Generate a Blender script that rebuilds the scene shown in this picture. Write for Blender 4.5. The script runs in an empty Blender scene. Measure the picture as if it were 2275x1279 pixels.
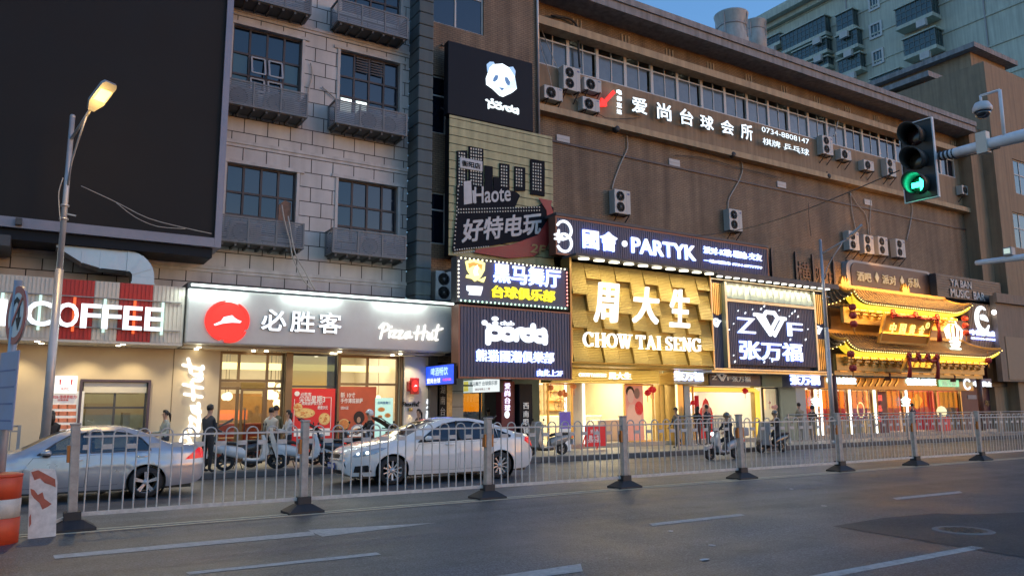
import bpy, bmesh, math, random
from mathutils import Vector, Matrix
from mathutils.geometry import delaunay_2d_cdt
random.seed(7)
S = bpy.context.scene
COL = S.collection
R = math.radians
PI = math.pi

# ------------------------------------------------------------------ camera
CAM = Vector((0, 0, 1.55)); FPX = 1708.2; PW, PH = 2275, 1279
pit, yaw, roll = R(8.8804), R(31.9902), R(-0.354)
_F = Vector((math.sin(yaw)*math.cos(pit), math.cos(yaw)*math.cos(pit), math.sin(pit)))
_r = Vector((math.cos(yaw), -math.sin(yaw), 0)); _u = _r.cross(_F)
_R2 = math.cos(roll)*_r + math.sin(roll)*_u
_U2 = -math.sin(roll)*_r + math.cos(roll)*_u
cd = bpy.data.cameras.new('camera'); cam = bpy.data.objects.new('camera', cd); COL.objects.link(cam)
cd.sensor_width = 36; cd.lens = FPX/PW*36; cd.clip_end = 3000; cd.clip_start = 0.05
mx = Matrix((_R2, _U2, -_F)).transposed().to_4x4(); mx.translation = CAM
cam.matrix_world = mx
S.camera = cam

# ------------------------------------------------------------------ world
SKY_STRENGTH = 0.15; EXPO = 3.03; KE = 2**-EXPO      # KE scales every lamp to the exposure
SUN_EL, SUN_ROT = 1.25, 135
w = bpy.data.worlds.new('World'); S.world = w; w.use_nodes = True
nt = w.node_tree; bg = nt.nodes['Background']
sky = nt.nodes.new('ShaderNodeTexSky'); sky.sky_type = 'NISHITA'; sky.sun_disc = False
sky.sun_elevation = R(SUN_EL); sky.sun_rotation = R(SUN_ROT); sky.altitude = 60; sky.air_density = 1.0; sky.dust_density = 0.6; sky.ozone_density = 3.0
nt.links.new(sky.outputs[0], bg.inputs[0]); bg.inputs[1].default_value = SKY_STRENGTH
S.view_settings.view_transform = 'Standard'; S.view_settings.look = 'None'
S.view_settings.exposure = EXPO; S.view_settings.gamma = 1.0
S.render.engine = 'CYCLES'
try:
    S.cycles.use_denoising = True; S.cycles.denoiser = 'OPENIMAGEDENOISE'
    S.cycles.max_bounces = 6; S.cycles.diffuse_bounces = 3; S.cycles.glossy_bounces = 3
    S.cycles.transparent_max_bounces = 12; S.cycles.caustics_reflective = False; S.cycles.caustics_refractive = False
    S.cycles.sample_clamp_indirect = 4.0; S.cycles.use_light_tree = True
except Exception: pass

# ------------------------------------------------------------------ measuring helpers (photo pixel -> point on a known plane)
def ray(u, v): return _F + _R2*((u-PW/2)/FPX) - _U2*((v-PH/2)/FPX)
def onY(u, v, Y):
    d = ray(u, v); return CAM + d*(Y/d.y)
def onZ(u, v, z):
    d = ray(u, v); return CAM + d*((z-CAM.z)/d.z)
def onX(u, v, X):
    d = ray(u, v); return CAM + d*(X/d.x)
def XZ(u, v, Y):
    p = onY(u, v, Y); return (p.x, p.z)
def rect(u0, v0, u1, v1, Y):
    """x0,x1,z0,z1 of a facade rectangle from its left-top and right-bottom corners"""
    a = onY(u0, v0, Y); b = onY(u1, v1, Y); return a.x, b.x, b.z, a.z

# ------------------------------------------------------------------ materials
MATS = {}
def nodes(name):
    m = bpy.data.materials.new(name); m.use_nodes = True
    return m, m.node_tree, m.node_tree.nodes['Principled BSDF']
def pos_node(t):
    return t.nodes.new('ShaderNodeNewGeometry').outputs['Position']
def M(name, rgb, rough=.6, metal=0., var=.12, scale=3., bump=0., bscale=40., emit=None, es=0., streak=0., coat=0., spec=None, alpha=None):
    if name in MATS: return MATS[name]
    m, t, b = nodes(name); MATS[name] = m
    b.inputs['Roughness'].default_value = rough; b.inputs['Metallic'].default_value = metal
    b.inputs['Base Color'].default_value = (*rgb, 1)
    if spec is not None: b.inputs['Specular IOR Level'].default_value = spec
    if coat: b.inputs['Coat Weight'].default_value = coat; b.inputs['Coat Roughness'].default_value = .04
    if emit is not None:
        b.inputs['Emission Color'].default_value = (*emit, 1); b.inputs['Emission Strength'].default_value = es*KE
    L = t.links
    if var or bump or streak:
        tc = t.nodes.new('ShaderNodeTexCoord').outputs['Object']
    if var:
        n = t.nodes.new('ShaderNodeTexNoise'); n.inputs['Scale'].default_value = scale; n.inputs['Detail'].default_value = 6; n.inputs['Roughness'].default_value = .65
        L.new(tc, n.inputs['Vector'])
        mp = t.nodes.new('ShaderNodeMapRange'); mp.inputs[1].default_value = .25; mp.inputs[2].default_value = .75
        mp.inputs[3].default_value = 1-var; mp.inputs[4].default_value = 1+var; L.new(n.outputs[0], mp.inputs[0])
        fac = mp.outputs[0]
        if streak:
            mpn = t.nodes.new('ShaderNodeMapping'); mpn.inputs['Scale'].default_value = (2.2, 2.2, .12); L.new(tc, mpn.inputs[0])
            n2 = t.nodes.new('ShaderNodeTexNoise'); n2.inputs['Scale'].default_value = 2.; n2.inputs['Detail'].default_value = 5; L.new(mpn.outputs[0], n2.inputs['Vector'])
            mp2 = t.nodes.new('ShaderNodeMapRange'); mp2.inputs[1].default_value = .35; mp2.inputs[2].default_value = .7
            mp2.inputs[3].default_value = 1.; mp2.inputs[4].default_value = 1-streak; L.new(n2.outputs[0], mp2.inputs[0])
            mm = t.nodes.new('ShaderNodeMath'); mm.operation = 'MULTIPLY'; L.new(fac, mm.inputs[0]); L.new(mp2.outputs[0], mm.inputs[1]); fac = mm.outputs[0]
        vm = t.nodes.new('ShaderNodeVectorMath'); vm.operation = 'SCALE'; vm.inputs[0].default_value = rgb
        L.new(fac, vm.inputs['Scale']); L.new(vm.outputs[0], b.inputs['Base Color'])
        rr = t.nodes.new('ShaderNodeMapRange'); rr.inputs[1].default_value = .3; rr.inputs[2].default_value = .7
        rr.inputs[3].default_value = max(.02, rough-.08); rr.inputs[4].default_value = min(1, rough+.08); L.new(n.outputs[0], rr.inputs[0]); L.new(rr.outputs[0], b.inputs['Roughness'])
    if bump:
        nb = t.nodes.new('ShaderNodeTexNoise'); nb.inputs['Scale'].default_value = bscale; nb.inputs['Detail'].default_value = 4; L.new(tc, nb.inputs['Vector'])
        bp = t.nodes.new('ShaderNodeBump'); bp.inputs['Strength'].default_value = bump; bp.inputs['Distance'].default_value = .01
        L.new(nb.outputs[0], bp.inputs['Height']); L.new(bp.outputs[0], b.inputs['Normal'])
    return m
def E(name, rgb, s):
    k = .5/max(rgb); return M(name, tuple(c*k for c in rgb), .5, var=0, emit=rgb, es=s)
def BRICK(name, c1, c2, mortar, bw, bh, ms, rough=.7, offset=.5, ox=0., oz=0., var=.18, streak=.25):
    if name in MATS: return MATS[name]
    m, t, b = nodes(name); MATS[name] = m; L = t.links
    p = pos_node(t); sp = t.nodes.new('ShaderNodeSeparateXYZ'); L.new(p, sp.inputs[0])
    ad = t.nodes.new('ShaderNodeMath'); ad.operation = 'ADD'; L.new(sp.outputs[0], ad.inputs[0]); L.new(sp.outputs[1], ad.inputs[1])
    cb = t.nodes.new('ShaderNodeCombineXYZ'); L.new(ad.outputs[0], cb.inputs[0]); L.new(sp.outputs[2], cb.inputs[1])
    va = t.nodes.new('ShaderNodeVectorMath'); va.operation = 'ADD'; va.inputs[1].default_value = (ox, oz, 0); L.new(cb.outputs[0], va.inputs[0])
    br = t.nodes.new('ShaderNodeTexBrick'); L.new(va.outputs[0], br.inputs['Vector'])
    br.inputs['Scale'].default_value = 1; br.inputs['Brick Width'].default_value = bw; br.inputs['Row Height'].default_value = bh
    br.inputs['Mortar Size'].default_value = ms; br.inputs['Mortar Smooth'].default_value = .1; br.offset = offset
    br.inputs['Color1'].default_value = (*c1, 1); br.inputs['Color2'].default_value = (*c2, 1); br.inputs['Mortar'].default_value = (*mortar, 1)
    n = t.nodes.new('ShaderNodeTexNoise'); n.inputs['Scale'].default_value = .6; n.inputs['Detail'].default_value = 8; n.inputs['Roughness'].default_value = .7; L.new(p, n.inputs['Vector'])
    mp = t.nodes.new('ShaderNodeMapRange'); mp.inputs[1].default_value = .3; mp.inputs[2].default_value = .7; mp.inputs[3].default_value = 1-var; mp.inputs[4].default_value = 1+var; L.new(n.outputs[0], mp.inputs[0])
    mpn = t.nodes.new('ShaderNodeMapping'); mpn.inputs['Scale'].default_value = (1.6, 1.6, .1); L.new(p, mpn.inputs[0])
    n2 = t.nodes.new('ShaderNodeTexNoise'); n2.inputs['Scale'].default_value = 1.5; n2.inputs['Detail'].default_value = 6; L.new(mpn.outputs[0], n2.inputs['Vector'])
    mp2 = t.nodes.new('ShaderNodeMapRange'); mp2.inputs[1].default_value = .4; mp2.inputs[2].default_value = .75; mp2.inputs[3].default_value = 1.; mp2.inputs[4].default_value = 1-streak; L.new(n2.outputs[0], mp2.inputs[0])
    mm = t.nodes.new('ShaderNodeMath'); mm.operation = 'MULTIPLY'; L.new(mp.outputs[0], mm.inputs[0]); L.new(mp2.outputs[0], mm.inputs[1])
    vm = t.nodes.new('ShaderNodeVectorMath'); vm.operation = 'SCALE'; L.new(br.outputs['Color'], vm.inputs[0]); L.new(mm.outputs[0], vm.inputs['Scale'])
    L.new(vm.outputs[0], b.inputs['Base Color']); b.inputs['Roughness'].default_value = rough
    bp = t.nodes.new('ShaderNodeBump'); bp.inputs['Strength'].default_value = .4; bp.inputs['Distance'].default_value = .01; bp.invert = True
    L.new(br.outputs['Fac'], bp.inputs['Height']); L.new(bp.outputs[0], b.inputs['Normal'])
    return m
def GLASS(name, tint=(.9, .92, .92), refl=.09, rough=0.0):
    if name in MATS: return MATS[name]
    m, t, b = nodes(name); MATS[name] = m; t.nodes.remove(b)
    out = t.nodes['Material Output']; tr = t.nodes.new('ShaderNodeBsdfTransparent'); tr.inputs[0].default_value = (*tint, 1)
    gl = t.nodes.new('ShaderNodeBsdfGlossy'); gl.inputs['Roughness'].default_value = rough
    lw = t.nodes.new('ShaderNodeLayerWeight'); lw.inputs[0].default_value = .25
    mp = t.nodes.new('ShaderNodeMapRange'); mp.inputs[3].default_value = refl; mp.inputs[4].default_value = .7; t.links.new(lw.outputs['Fresnel'], mp.inputs[0])
    mix = t.nodes.new('ShaderNodeMixShader'); t.links.new(mp.outputs[0], mix.inputs[0]); t.links.new(tr.outputs[0], mix.inputs[1]); t.links.new(gl.outputs[0], mix.inputs[2])
    t.links.new(mix.outputs[0], out.inputs[0])
    return m

# ------------------------------------------------------------------ mesh builder
class MB:
    def __init__(s): s.v = []; s.f = []; s.m = []; s.sm = []
    def poly(s, pts, m=0, sm=False):
        i = len(s.v); s.v += [tuple(p) for p in pts]; s.f.append(list(range(i, i+len(pts)))); s.m.append(m); s.sm.append(sm); return s
    def raw(s, verts, faces, m=0, sm=False):
        i = len(s.v); s.v += [tuple(p) for p in verts]
        for f in faces: s.f.append([k+i for k in f]); s.m.append(m); s.sm.append(sm)
        return s
    def box(s, x0, x1, y0, y1, z0, z1, m=0):
        if x0 > x1: x0, x1 = x1, x0
        if y0 > y1: y0, y1 = y1, y0
        if z0 > z1: z0, z1 = z1, z0
        return s.raw([(x0,y0,z0),(x1,y0,z0),(x1,y1,z0),(x0,y1,z0),(x0,y0,z1),(x1,y0,z1),(x1,y1,z1),(x0,y1,z1)],
                     [(0,3,2,1),(4,5,6,7),(0,1,5,4),(1,2,6,5),(2,3,7,6),(3,0,4,7)], m)
    def bbox(s, x0, x1, y0, y1, z0, z1, b=.01, m=0):
        """box with bevelled edges (8 chamfered corners)"""
        if x0 > x1: x0, x1 = x1, x0
        if y0 > y1: y0, y1 = y1, y0
        if z0 > z1: z0, z1 = z1, z0
        bm = bmesh.new(); bmesh.ops.create_cube(bm, size=1)
        for vv in bm.verts: vv.co = ((x0+x1)/2+vv.co.x*(x1-x0), (y0+y1)/2+vv.co.y*(y1-y0), (z0+z1)/2+vv.co.z*(z1-z0))
        bmesh.ops.bevel(bm, geom=bm.edges[:], offset=b, segments=2, affect='EDGES', profile=.5)
        return s.bm(bm, m)
    def bm(s, bm, m=0, sm=False):
        bm.verts.index_update()
        s.raw([v.co.copy() for v in bm.verts], [[v.index for v in f.verts] for f in bm.faces], m, sm); bm.free(); return s
    def obox(s, c, dx, dy, dz, mat3, m=0):
        P = [Vector(c)+mat3@Vector((a*dx/2, b*dy/2, cc*dz/2)) for cc in (-1,1) for b in (-1,1) for a in (-1,1)]
        return s.raw(P, [(0,2,3,1),(4,5,7,6),(0,1,5,4),(1,3,7,5),(3,2,6,7),(2,0,4,6)], m)
    def bar(s, p, q, wdt, h=None, m=0):
        p = Vector(p); q = Vector(q); h = h or wdt; d = q-p; L = d.length
        if L < 1e-6: return s
        z = d.normalized(); up = Vector((0,0,1)) if abs(z.z) < .95 else Vector((0,1,0))
        x = up.cross(z).normalized(); y = z.cross(x)
        return s.obox((p+q)/2, wdt, h, L, Matrix((x, y, z)).transposed(), m)
    def prism(s, poly, y0, y1, m=0, ms=None, axis='y', cap=True):
        """poly of (x,z) extruded along y (or (y,z) along x, (x,y) along z)"""
        ms = m if ms is None else ms
        def P(a, b, t): return (a,t,b) if axis == 'y' else ((t,a,b) if axis == 'x' else (a,b,t))
        n = len(poly); A = [P(a,b,y0) for a,b in poly]; B = [P(a,b,y1) for a,b in poly]
        area = sum(poly[i][0]*poly[(i+1)%n][1]-poly[(i+1)%n][0]*poly[i][1] for i in range(n))
        flip = (area < 0) ^ (y1 < y0) ^ (axis == 'x') ^ (axis == 'z')
        if cap:
            s.poly(A if not flip else A[::-1], m); s.poly(B[::-1] if not flip else B, m)
        for i in range(n):
            j = (i+1) % n; q = [A[i],B[i],B[j],A[j]]
            s.poly(q if not flip else q[::-1], ms)
        return s
    def tube(s, pts, r, n=8, m=0, cap=True, sm=True):
        pts = [Vector(p) for p in pts]; N = len(pts)
        rs = r if isinstance(r, (list, tuple)) else [r]*N
        i0 = len(s.v); prev = None
        for k in range(N):
            t = (pts[min(k+1,N-1)]-pts[max(k-1,0)]).normalized()
            if prev is None:
                a = Vector((0,0,1)) if abs(t.z) < .9 else Vector((1,0,0)); x = a.cross(t).normalized()
            else:
                x = (prev - t*prev.dot(t)).normalized()
            prev = x; y = t.cross(x)
            for j in range(n):
                an = 2*PI*j/n; s.v.append(tuple(pts[k]+(x*math.cos(an)+y*math.sin(an))*rs[k]))
        for k in range(N-1):
            for j in range(n):
                a = i0+k*n+j; b = i0+k*n+(j+1)%n
                s.f.append([a,b,b+n,a+n]); s.m.append(m); s.sm.append(sm)
        if cap:
            s.f.append([i0+j for j in range(n)][::-1]); s.m.append(m); s.sm.append(False)
            s.f.append([i0+(N-1)*n+j for j in range(n)]); s.m.append(m); s.sm.append(False)
        return s
    def lathe(s, prof, c, n=16, m=0, axis='z', sm=True, sx=1., sy=1., cap=True):
        i0 = len(s.v); c = Vector(c)
        for (r, h) in prof:
            for j in range(n):
                a = 2*PI*j/n; q = (r*math.cos(a)*sx, r*math.sin(a)*sy, h)
                if axis == 'y': q = (q[0], h, q[1])
                elif axis == 'x': q = (h, q[0], q[1])
                s.v.append(tuple(c+Vector(q)))
        for k in range(len(prof)-1):
            for j in range(n):
                a = i0+k*n+j; b = i0+k*n+(j+1)%n; q = [a,b,b+n,a+n]
                if axis == 'y': q = q[::-1]
                s.f.append(q); s.m.append(m); s.sm.append(sm)
        for k, rev in ((0, True), (len(prof)-1, False)):
            if cap and prof[k][0] > 1e-5:
                q = [i0+k*n+j for j in range(n)]
                if rev ^ (axis == 'y'): q = q[::-1]
                s.f.append(q); s.m.append(m); s.sm.append(False)
        return s
    def ball(s, c, r, n=8, m=0, sx=1, sy=1, sz=1):
        k = max(4, n//2)
        prof = [(max(1e-6, r*math.sin(PI*i/k)), -r*math.cos(PI*i/k)*sz) for i in range(k+1)]
        return s.lathe(prof, c, n, m, sx=sx, sy=sy)
    def disc(s, c, rx, rz, n=24, m=0, depth=0.):
        poly = [(c[0]+rx*math.cos(2*PI*i/n), c[2]+rz*math.sin(2*PI*i/n)) for i in range(n)]
        return s.prism(poly, c[1], c[1]+depth, m) if depth else s.poly([(a,c[1],b) for a,b in poly], m)
    def stroke(s, pts, wd, y, depth, m=0, closed=False, caps=True):
        """flat round-capped ribbon in the XZ plane, front at y, going back by depth"""
        pts = [Vector((p[0], p[1])) for p in pts]; n = len(pts)
        ws = wd if isinstance(wd, (list, tuple)) else [wd]*n
        Lf = []; Rt = []
        for i in range(n):
            a = pts[(i-1) % n] if (closed or i > 0) else pts[i]; b = pts[(i+1) % n] if (closed or i < n-1) else pts[i]
            t1 = (pts[i]-a); t2 = (b-pts[i])
            if t1.length < 1e-9: t1 = t2
            if t2.length < 1e-9: t2 = t1
            t1 = t1.normalized(); t2 = t2.normalized(); t = (t1+t2)
            t = t.normalized() if t.length > 1e-6 else t2
            nn = Vector((-t.y, t.x)); k = 1/max(.5, nn.dot(Vector((-t1.y, t1.x)))); h = ws[i]/2*k
            Lf.append(pts[i]+nn*h); Rt.append(pts[i]-nn*h)
        rng = range(n) if closed else range(n-1)
        for i in rng:
            j = (i+1) % n
            s.prism([tuple(Lf[i]), tuple(Rt[i]), tuple(Rt[j]), tuple(Lf[j])], y, y+depth, m)
        if caps and not closed:
            for i in (0, n-1):
                h = ws[i]/2; s.prism([(pts[i].x+h*math.cos(k*PI/5), pts[i].y+h*math.sin(k*PI/5)) for k in range(10)], y+.002, y+depth, m)
        return s
    def xf(s, fn, i0=0):
        s.v[i0:] = [tuple(fn(Vector(p))) for p in s.v[i0:]]; return s

ROOTLOC = {}
def _root(o):
    while o.parent: o = o.parent
    return o
def build(name, mb, mats, parent=None, label=None, cat=None, group=None, kind=None, base=None, angle=None):
    if not isinstance(mats, (list, tuple)): mats = [mats]
    me = bpy.data.meshes.new(name); off = Vector((0,0,0)); o = None
    if parent is not None:
        off = ROOTLOC.get(_root(parent).name, Vector((0,0,0)))
    elif kind not in ('structure',) and base is not False:
        if base is None:
            xs = [p[0] for p in mb.v]; ys = [p[1] for p in mb.v]; zs = [p[2] for p in mb.v]
            base = ((min(xs)+max(xs))/2, (min(ys)+max(ys))/2, min(zs))
        off = Vector(base)
    me.from_pydata([(p[0]-off.x, p[1]-off.y, p[2]-off.z) for p in mb.v], [], mb.f)
    for mt in mats: me.materials.append(mt)
    me.polygons.foreach_set('material_index', mb.m); me.polygons.foreach_set('use_smooth', mb.sm)
    me.update()
    if angle is not None:
        me.polygons.foreach_set('use_smooth', [True]*len(me.polygons)); me.set_sharp_from_angle(angle=R(angle))
    o = bpy.data.objects.new(name, me); COL.objects.link(o)
    if parent is not None: o.parent = parent
    else:
        o.location = off; ROOTLOC[o.name] = off
    if label: o['label'] = label
    if cat: o['category'] = cat
    if group: o['group'] = group
    if kind: o['kind'] = kind
    return o
def thing(name, label, cat, base=(0,0,0), group=None):
    """an Empty at the thing's base; its parts are given in world coordinates"""
    o = bpy.data.objects.new(name, None); COL.objects.link(o); o.location = base; o.empty_display_size = .2
    o['label'] = label; o['category'] = cat
    if group: o['group'] = group
    ROOTLOC[o.name] = Vector(base); return o
def proto(name, label, cat, group=None):
    """an Empty whose parts are given in local coordinates; place it with put()"""
    return thing(name, label, cat, (0,0,0), group)
def put(o, loc, rz=0, sc=None):
    o.location = loc; o.rotation_euler = (0, 0, rz)
    if sc: o.scale = (sc, sc, sc)
    return o
def copy_tree(o, parent=None):
    c = o.copy(); COL.objects.link(c)
    if parent is not None: c.parent = parent
    for ch in list(o.children): copy_tree(ch, c)
    return c
def dup(o, loc, rz=0, label=None, group=None, sc=None):
    c = copy_tree(o); put(c, loc, rz, sc)
    if label: c['label'] = label
    if group: c['group'] = group
    return c
def struct(name, mb, mats): return build(name, mb, mats, kind='structure')
def area(name, loc, sx, sy, power, col, rot=(0,0,0), spread=None):
    l = bpy.data.lights.new(name, 'AREA'); l.shape = 'RECTANGLE'; l.size = sx; l.size_y = sy; l.energy = power*KE; l.color = col
    if spread: l.spread = spread
    o = bpy.data.objects.new(name, l); COL.objects.link(o); o.location = loc; o.rotation_euler = rot; return o
def spot(name, loc, power, col, ang=90, blend=.6, target=None, rad=.04):
    l = bpy.data.lights.new(name, 'SPOT'); l.energy = power*KE; l.color = col; l.spot_size = R(ang); l.spot_blend = blend; l.shadow_soft_size = rad
    o = bpy.data.objects.new(name, l); COL.objects.link(o); o.location = loc
    d = (Vector(target)-Vector(loc)) if target else Vector((0,0,-1))
    o.rotation_euler = d.to_track_quat('-Z', 'Y').to_euler(); return o
# ------------------------------------------------------------------ lettering
def text_mesh(body, bold):
    c = bpy.data.curves.new('lettering', 'FONT'); c.body = body; c.size = 1; c.resolution_u = 3; c.offset = bold
    o = bpy.data.objects.new('lettering', c)
    me = bpy.data.meshes.new_from_object(o)
    V = [(v.co.x, v.co.y) for v in me.vertices]; F = [list(p.vertices) for p in me.polygons]
    bpy.data.objects.remove(o); bpy.data.curves.remove(c); bpy.data.meshes.remove(me)
    return V, F
def text(mb, body, x0, x1, z0, z1, y, depth=.04, bold=.02, m=0, ms=None, shear=0.):
    """letters filling the rectangle x0..x1, z0..z1 with their front at y; bold thickens the strokes"""
    V, F = text_mesh(body, 0); bold *= .40
    if not V: return mb
    if shear: V = [(a+shear*b, b) for a, b in V]
    ax = min(p[0] for p in V)-bold; bx = max(p[0] for p in V)+bold; az = min(p[1] for p in V)-bold; bz = max(p[1] for p in V)+bold
    ms = m if ms is None else ms
    cnt = {}
    for f in F:
        for i in range(len(f)):
            e = (f[i], f[(i+1) % len(f)]); cnt[e] = cnt.get(e, 0)+1
    edges = [(a, b) for (a, b) in cnt if (b, a) not in cnt]
    sh = [(0, 0)] if bold < .003 else [(bold*c, bold*d) for c, d in ((-1,-1),(1,-1),(1,1),(-1,1))]
    if bold > .014: sh += [(bold*c, bold*d) for c, d in ((0,-1),(1,0),(0,1),(-1,0))]
    for k, (dx, dz) in enumerate(sh):
        P = [(x0+(a+dx-ax)/(bx-ax)*(x1-x0), z0+(b+dz-az)/(bz-az)*(z1-z0)) for a, b in V]; yy = y-.0007*k
        mb.raw([(a, yy, b) for a, b in P], F, m)
        if depth:
            for (a, b) in edges:
                mb.poly([(P[a][0], yy, P[a][1]), (P[a][0], y+depth, P[a][1]), (P[b][0], y+depth, P[b][1]), (P[b][0], yy, P[b][1])], ms)
    return mb
def textpx(mb, body, u0, v0, u1, v1, Y, depth=.04, bold=.02, m=0, ms=None, shear=0.):
    """u0,v0 = left end (mid height v0 top), u1,v1: right end bottom: both measured on the plane Y"""
    x0, x1, z0, z1 = rect(u0, v0, u1, v1, Y)
    return text(mb, body, x0, x1, z0, z1, Y, depth, bold, m, ms, shear)
# ================================================================== ground, road, pavement
def asphalt(name, base, rough):
    m, t, b = nodes(name); L = t.links
    p = pos_node(t)
    n1 = t.nodes.new('ShaderNodeTexNoise'); n1.inputs['Scale'].default_value = 48; n1.inputs['Detail'].default_value = 2; L.new(p, n1.inputs['Vector'])
    n2 = t.nodes.new('ShaderNodeTexNoise'); n2.inputs['Scale'].default_value = .45; n2.inputs['Detail'].default_value = 9; n2.inputs['Roughness'].default_value = .7; L.new(p, n2.inputs['Vector'])
    st = t.nodes.new('ShaderNodeMapping'); st.inputs['Scale'].default_value = (.06, 1.3, 1); L.new(p, st.inputs[0])
    n3 = t.nodes.new('ShaderNodeTexNoise'); n3.inputs['Scale'].default_value = 1.6; n3.inputs['Detail'].default_value = 5; L.new(st.outputs[0], n3.inputs['Vector'])
    n4 = t.nodes.new('ShaderNodeTexVoronoi'); n4.inputs['Scale'].default_value = 55; L.new(p, n4.inputs['Vector'])
    def mr(src, a, b_, c, d):
        k = t.nodes.new('ShaderNodeMapRange'); k.inputs[1].default_value = a; k.inputs[2].default_value = b_; k.inputs[3].default_value = c; k.inputs[4].default_value = d; L.new(src, k.inputs[0]); return k.outputs[0]
    def mul(a, b_):
        k = t.nodes.new('ShaderNodeMath'); k.operation = 'MULTIPLY'; L.new(a, k.inputs[0]); L.new(b_, k.inputs[1]); return k.outputs[0]
    f = mul(mul(mr(n1.outputs[0], .35, .65, .45, 1.6), mr(n2.outputs[0], .3, .7, .72, 1.28)), mr(n3.outputs[0], .3, .7, .82, 1.18))
    n9 = t.nodes.new('ShaderNodeTexNoise'); n9.inputs['Scale'].default_value = 17; n9.inputs['Detail'].default_value = 3; n9.inputs['Roughness'].default_value = .7; L.new(p, n9.inputs['Vector']); f = mul(f, mr(n9.outputs[0], .35, .65, .66, 1.36))
    f = mul(f, mr(n4.outputs['Distance'], 0, .5, 1.4, .75))
    # tyre-polished bands, oil spots and hairline cracks
    st2 = t.nodes.new('ShaderNodeMapping'); st2.inputs['Scale'].default_value = (.012, .62, 1); L.new(p, st2.inputs[0])
    n5 = t.nodes.new('ShaderNodeTexNoise'); n5.inputs['Scale'].default_value = 2.2; n5.inputs['Detail'].default_value = 2; L.new(st2.outputs[0], n5.inputs['Vector']); f = mul(f, mr(n5.outputs[0], .35, .65, .80, 1.18))
    n6 = t.nodes.new('ShaderNodeTexNoise'); n6.inputs['Scale'].default_value = 1.7; n6.inputs['Detail'].default_value = 3; L.new(p, n6.inputs['Vector']); f = mul(f, mr(n6.outputs[0], .62, .72, 1., .62))
    n7 = t.nodes.new('ShaderNodeTexNoise'); n7.inputs['Scale'].default_value = 1.3; n7.inputs['Detail'].default_value = 4; L.new(p, n7.inputs['Vector'])
    av = t.nodes.new('ShaderNodeVectorMath'); av.operation = 'ADD'; L.new(p, av.inputs[0]); L.new(n7.outputs['Color'], av.inputs[1])
    vo = t.nodes.new('ShaderNodeTexVoronoi'); vo.feature = 'DISTANCE_TO_EDGE'; vo.inputs['Scale'].default_value = .33; L.new(av.outputs[0], vo.inputs['Vector'])
    ck = mr(vo.outputs['Distance'], 0, .006, .55, 1.); n8 = t.nodes.new('ShaderNodeTexNoise'); n8.inputs['Scale'].default_value = .35; L.new(p, n8.inputs['Vector'])
    mk = t.nodes.new('ShaderNodeMath'); mk.operation = 'MAXIMUM'; L.new(ck, mk.inputs[0]); L.new(mr(n8.outputs[0], .45, .5, 0, 1), mk.inputs[1]); f = mul(f, mk.outputs[0])
    vm = t.nodes.new('ShaderNodeVectorMath'); vm.operation = 'SCALE'; vm.inputs[0].default_value = base; L.new(f, vm.inputs['Scale']); L.new(vm.outputs[0], b.inputs['Base Color'])
    L.new(mr(n2.outputs[0], .3, .7, rough-.1, rough+.14), b.inputs['Roughness'])
    bp = t.nodes.new('ShaderNodeBump'); bp.inputs['Strength'].default_value = .6; bp.inputs['Distance'].default_value = .012
    L.new(n1.outputs[0], bp.inputs['Height']); L.new(bp.outputs[0], b.inputs['Normal'])
    return m
KY = 18.8          # kerb line
FY = 11.98         # median fence line
SZ = .15           # pavement height
M_ASPH = asphalt('asphalt', (.084, .088, .096), .45)
M_ASPH2 = asphalt('asphalt_patch', (.036, .036, .040), .55)
g = MB(); g.poly([(-400,-300,0),(700,-300,0),(700,700,0),(-400,700,0)]); struct('road', g, M_ASPH)
M_PAVE = BRICK('pavement_slabs', (.30,.28,.25), (.36,.33,.29), (.14,.13,.12), .6, .6, .012, rough=.55)
# slab pattern on the ground needs x,y
t = M_PAVE.node_tree
for nd in list(t.nodes):
    if nd.type == 'COMBXYZ':
        sp = [q for q in t.nodes if q.type == 'SEPXYZ'][0]
        for l in list(nd.inputs[0].links)+list(nd.inputs[1].links): t.links.remove(l)
        t.links.new(sp.outputs[0], nd.inputs[0]); t.links.new(sp.outputs[1], nd.inputs[1])
g = MB(); g.box(-60, 160, KY+.16, 80, -.3, SZ); struct('pavement', g, M_PAVE)
M_KERB = BRICK('kerb_stone', (.085,.083,.08), (.12,.115,.11), (.03,.03,.03), 1.0, .6, .01, rough=.7)
g = MB(); g.prism([(KY,-.2),(KY,.13),(KY+.03,SZ+.004),(KY+.16,SZ+.004),(KY+.16,-.2)], -60, 160, axis='x'); struct('kerb', g, M_KERB)
M_PAINT = M('worn_road_paint', (.40,.39,.37), .6, var=.35, scale=9)
M_PAINTY = M('worn_yellow_paint', (.50,.45,.33), .6, var=.35, scale=7)
def wear(m, lo=.40, hi=.62):
    t = m.node_tree; b = t.nodes['Principled BSDF']; l = b.inputs['Base Color'].links[0]; src = l.from_socket; p = pos_node(t)
    n = t.nodes.new('ShaderNodeTexNoise'); n.inputs['Scale'].default_value = 16; n.inputs['Detail'].default_value = 8; n.inputs['Roughness'].default_value = .75; t.links.new(p, n.inputs['Vector'])
    k = t.nodes.new('ShaderNodeMapRange'); k.inputs[1].default_value = lo; k.inputs[2].default_value = hi; t.links.new(n.outputs[0], k.inputs[0])
    mx_ = t.nodes.new('ShaderNodeMix'); mx_.data_type = 'RGBA'; t.links.new(k.outputs[0], mx_.inputs[0]); t.links.new(src, mx_.inputs[6]); mx_.inputs[7].default_value = (.09,.092,.10,1); t.links.new(mx_.outputs[2], b.inputs['Base Color'])
wear(M_PAINT, .53, .72); wear(M_PAINTY, .56, .78)
def gpoly(px, z): return [tuple(onZ(u, v, z)) for u, v in px]
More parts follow.
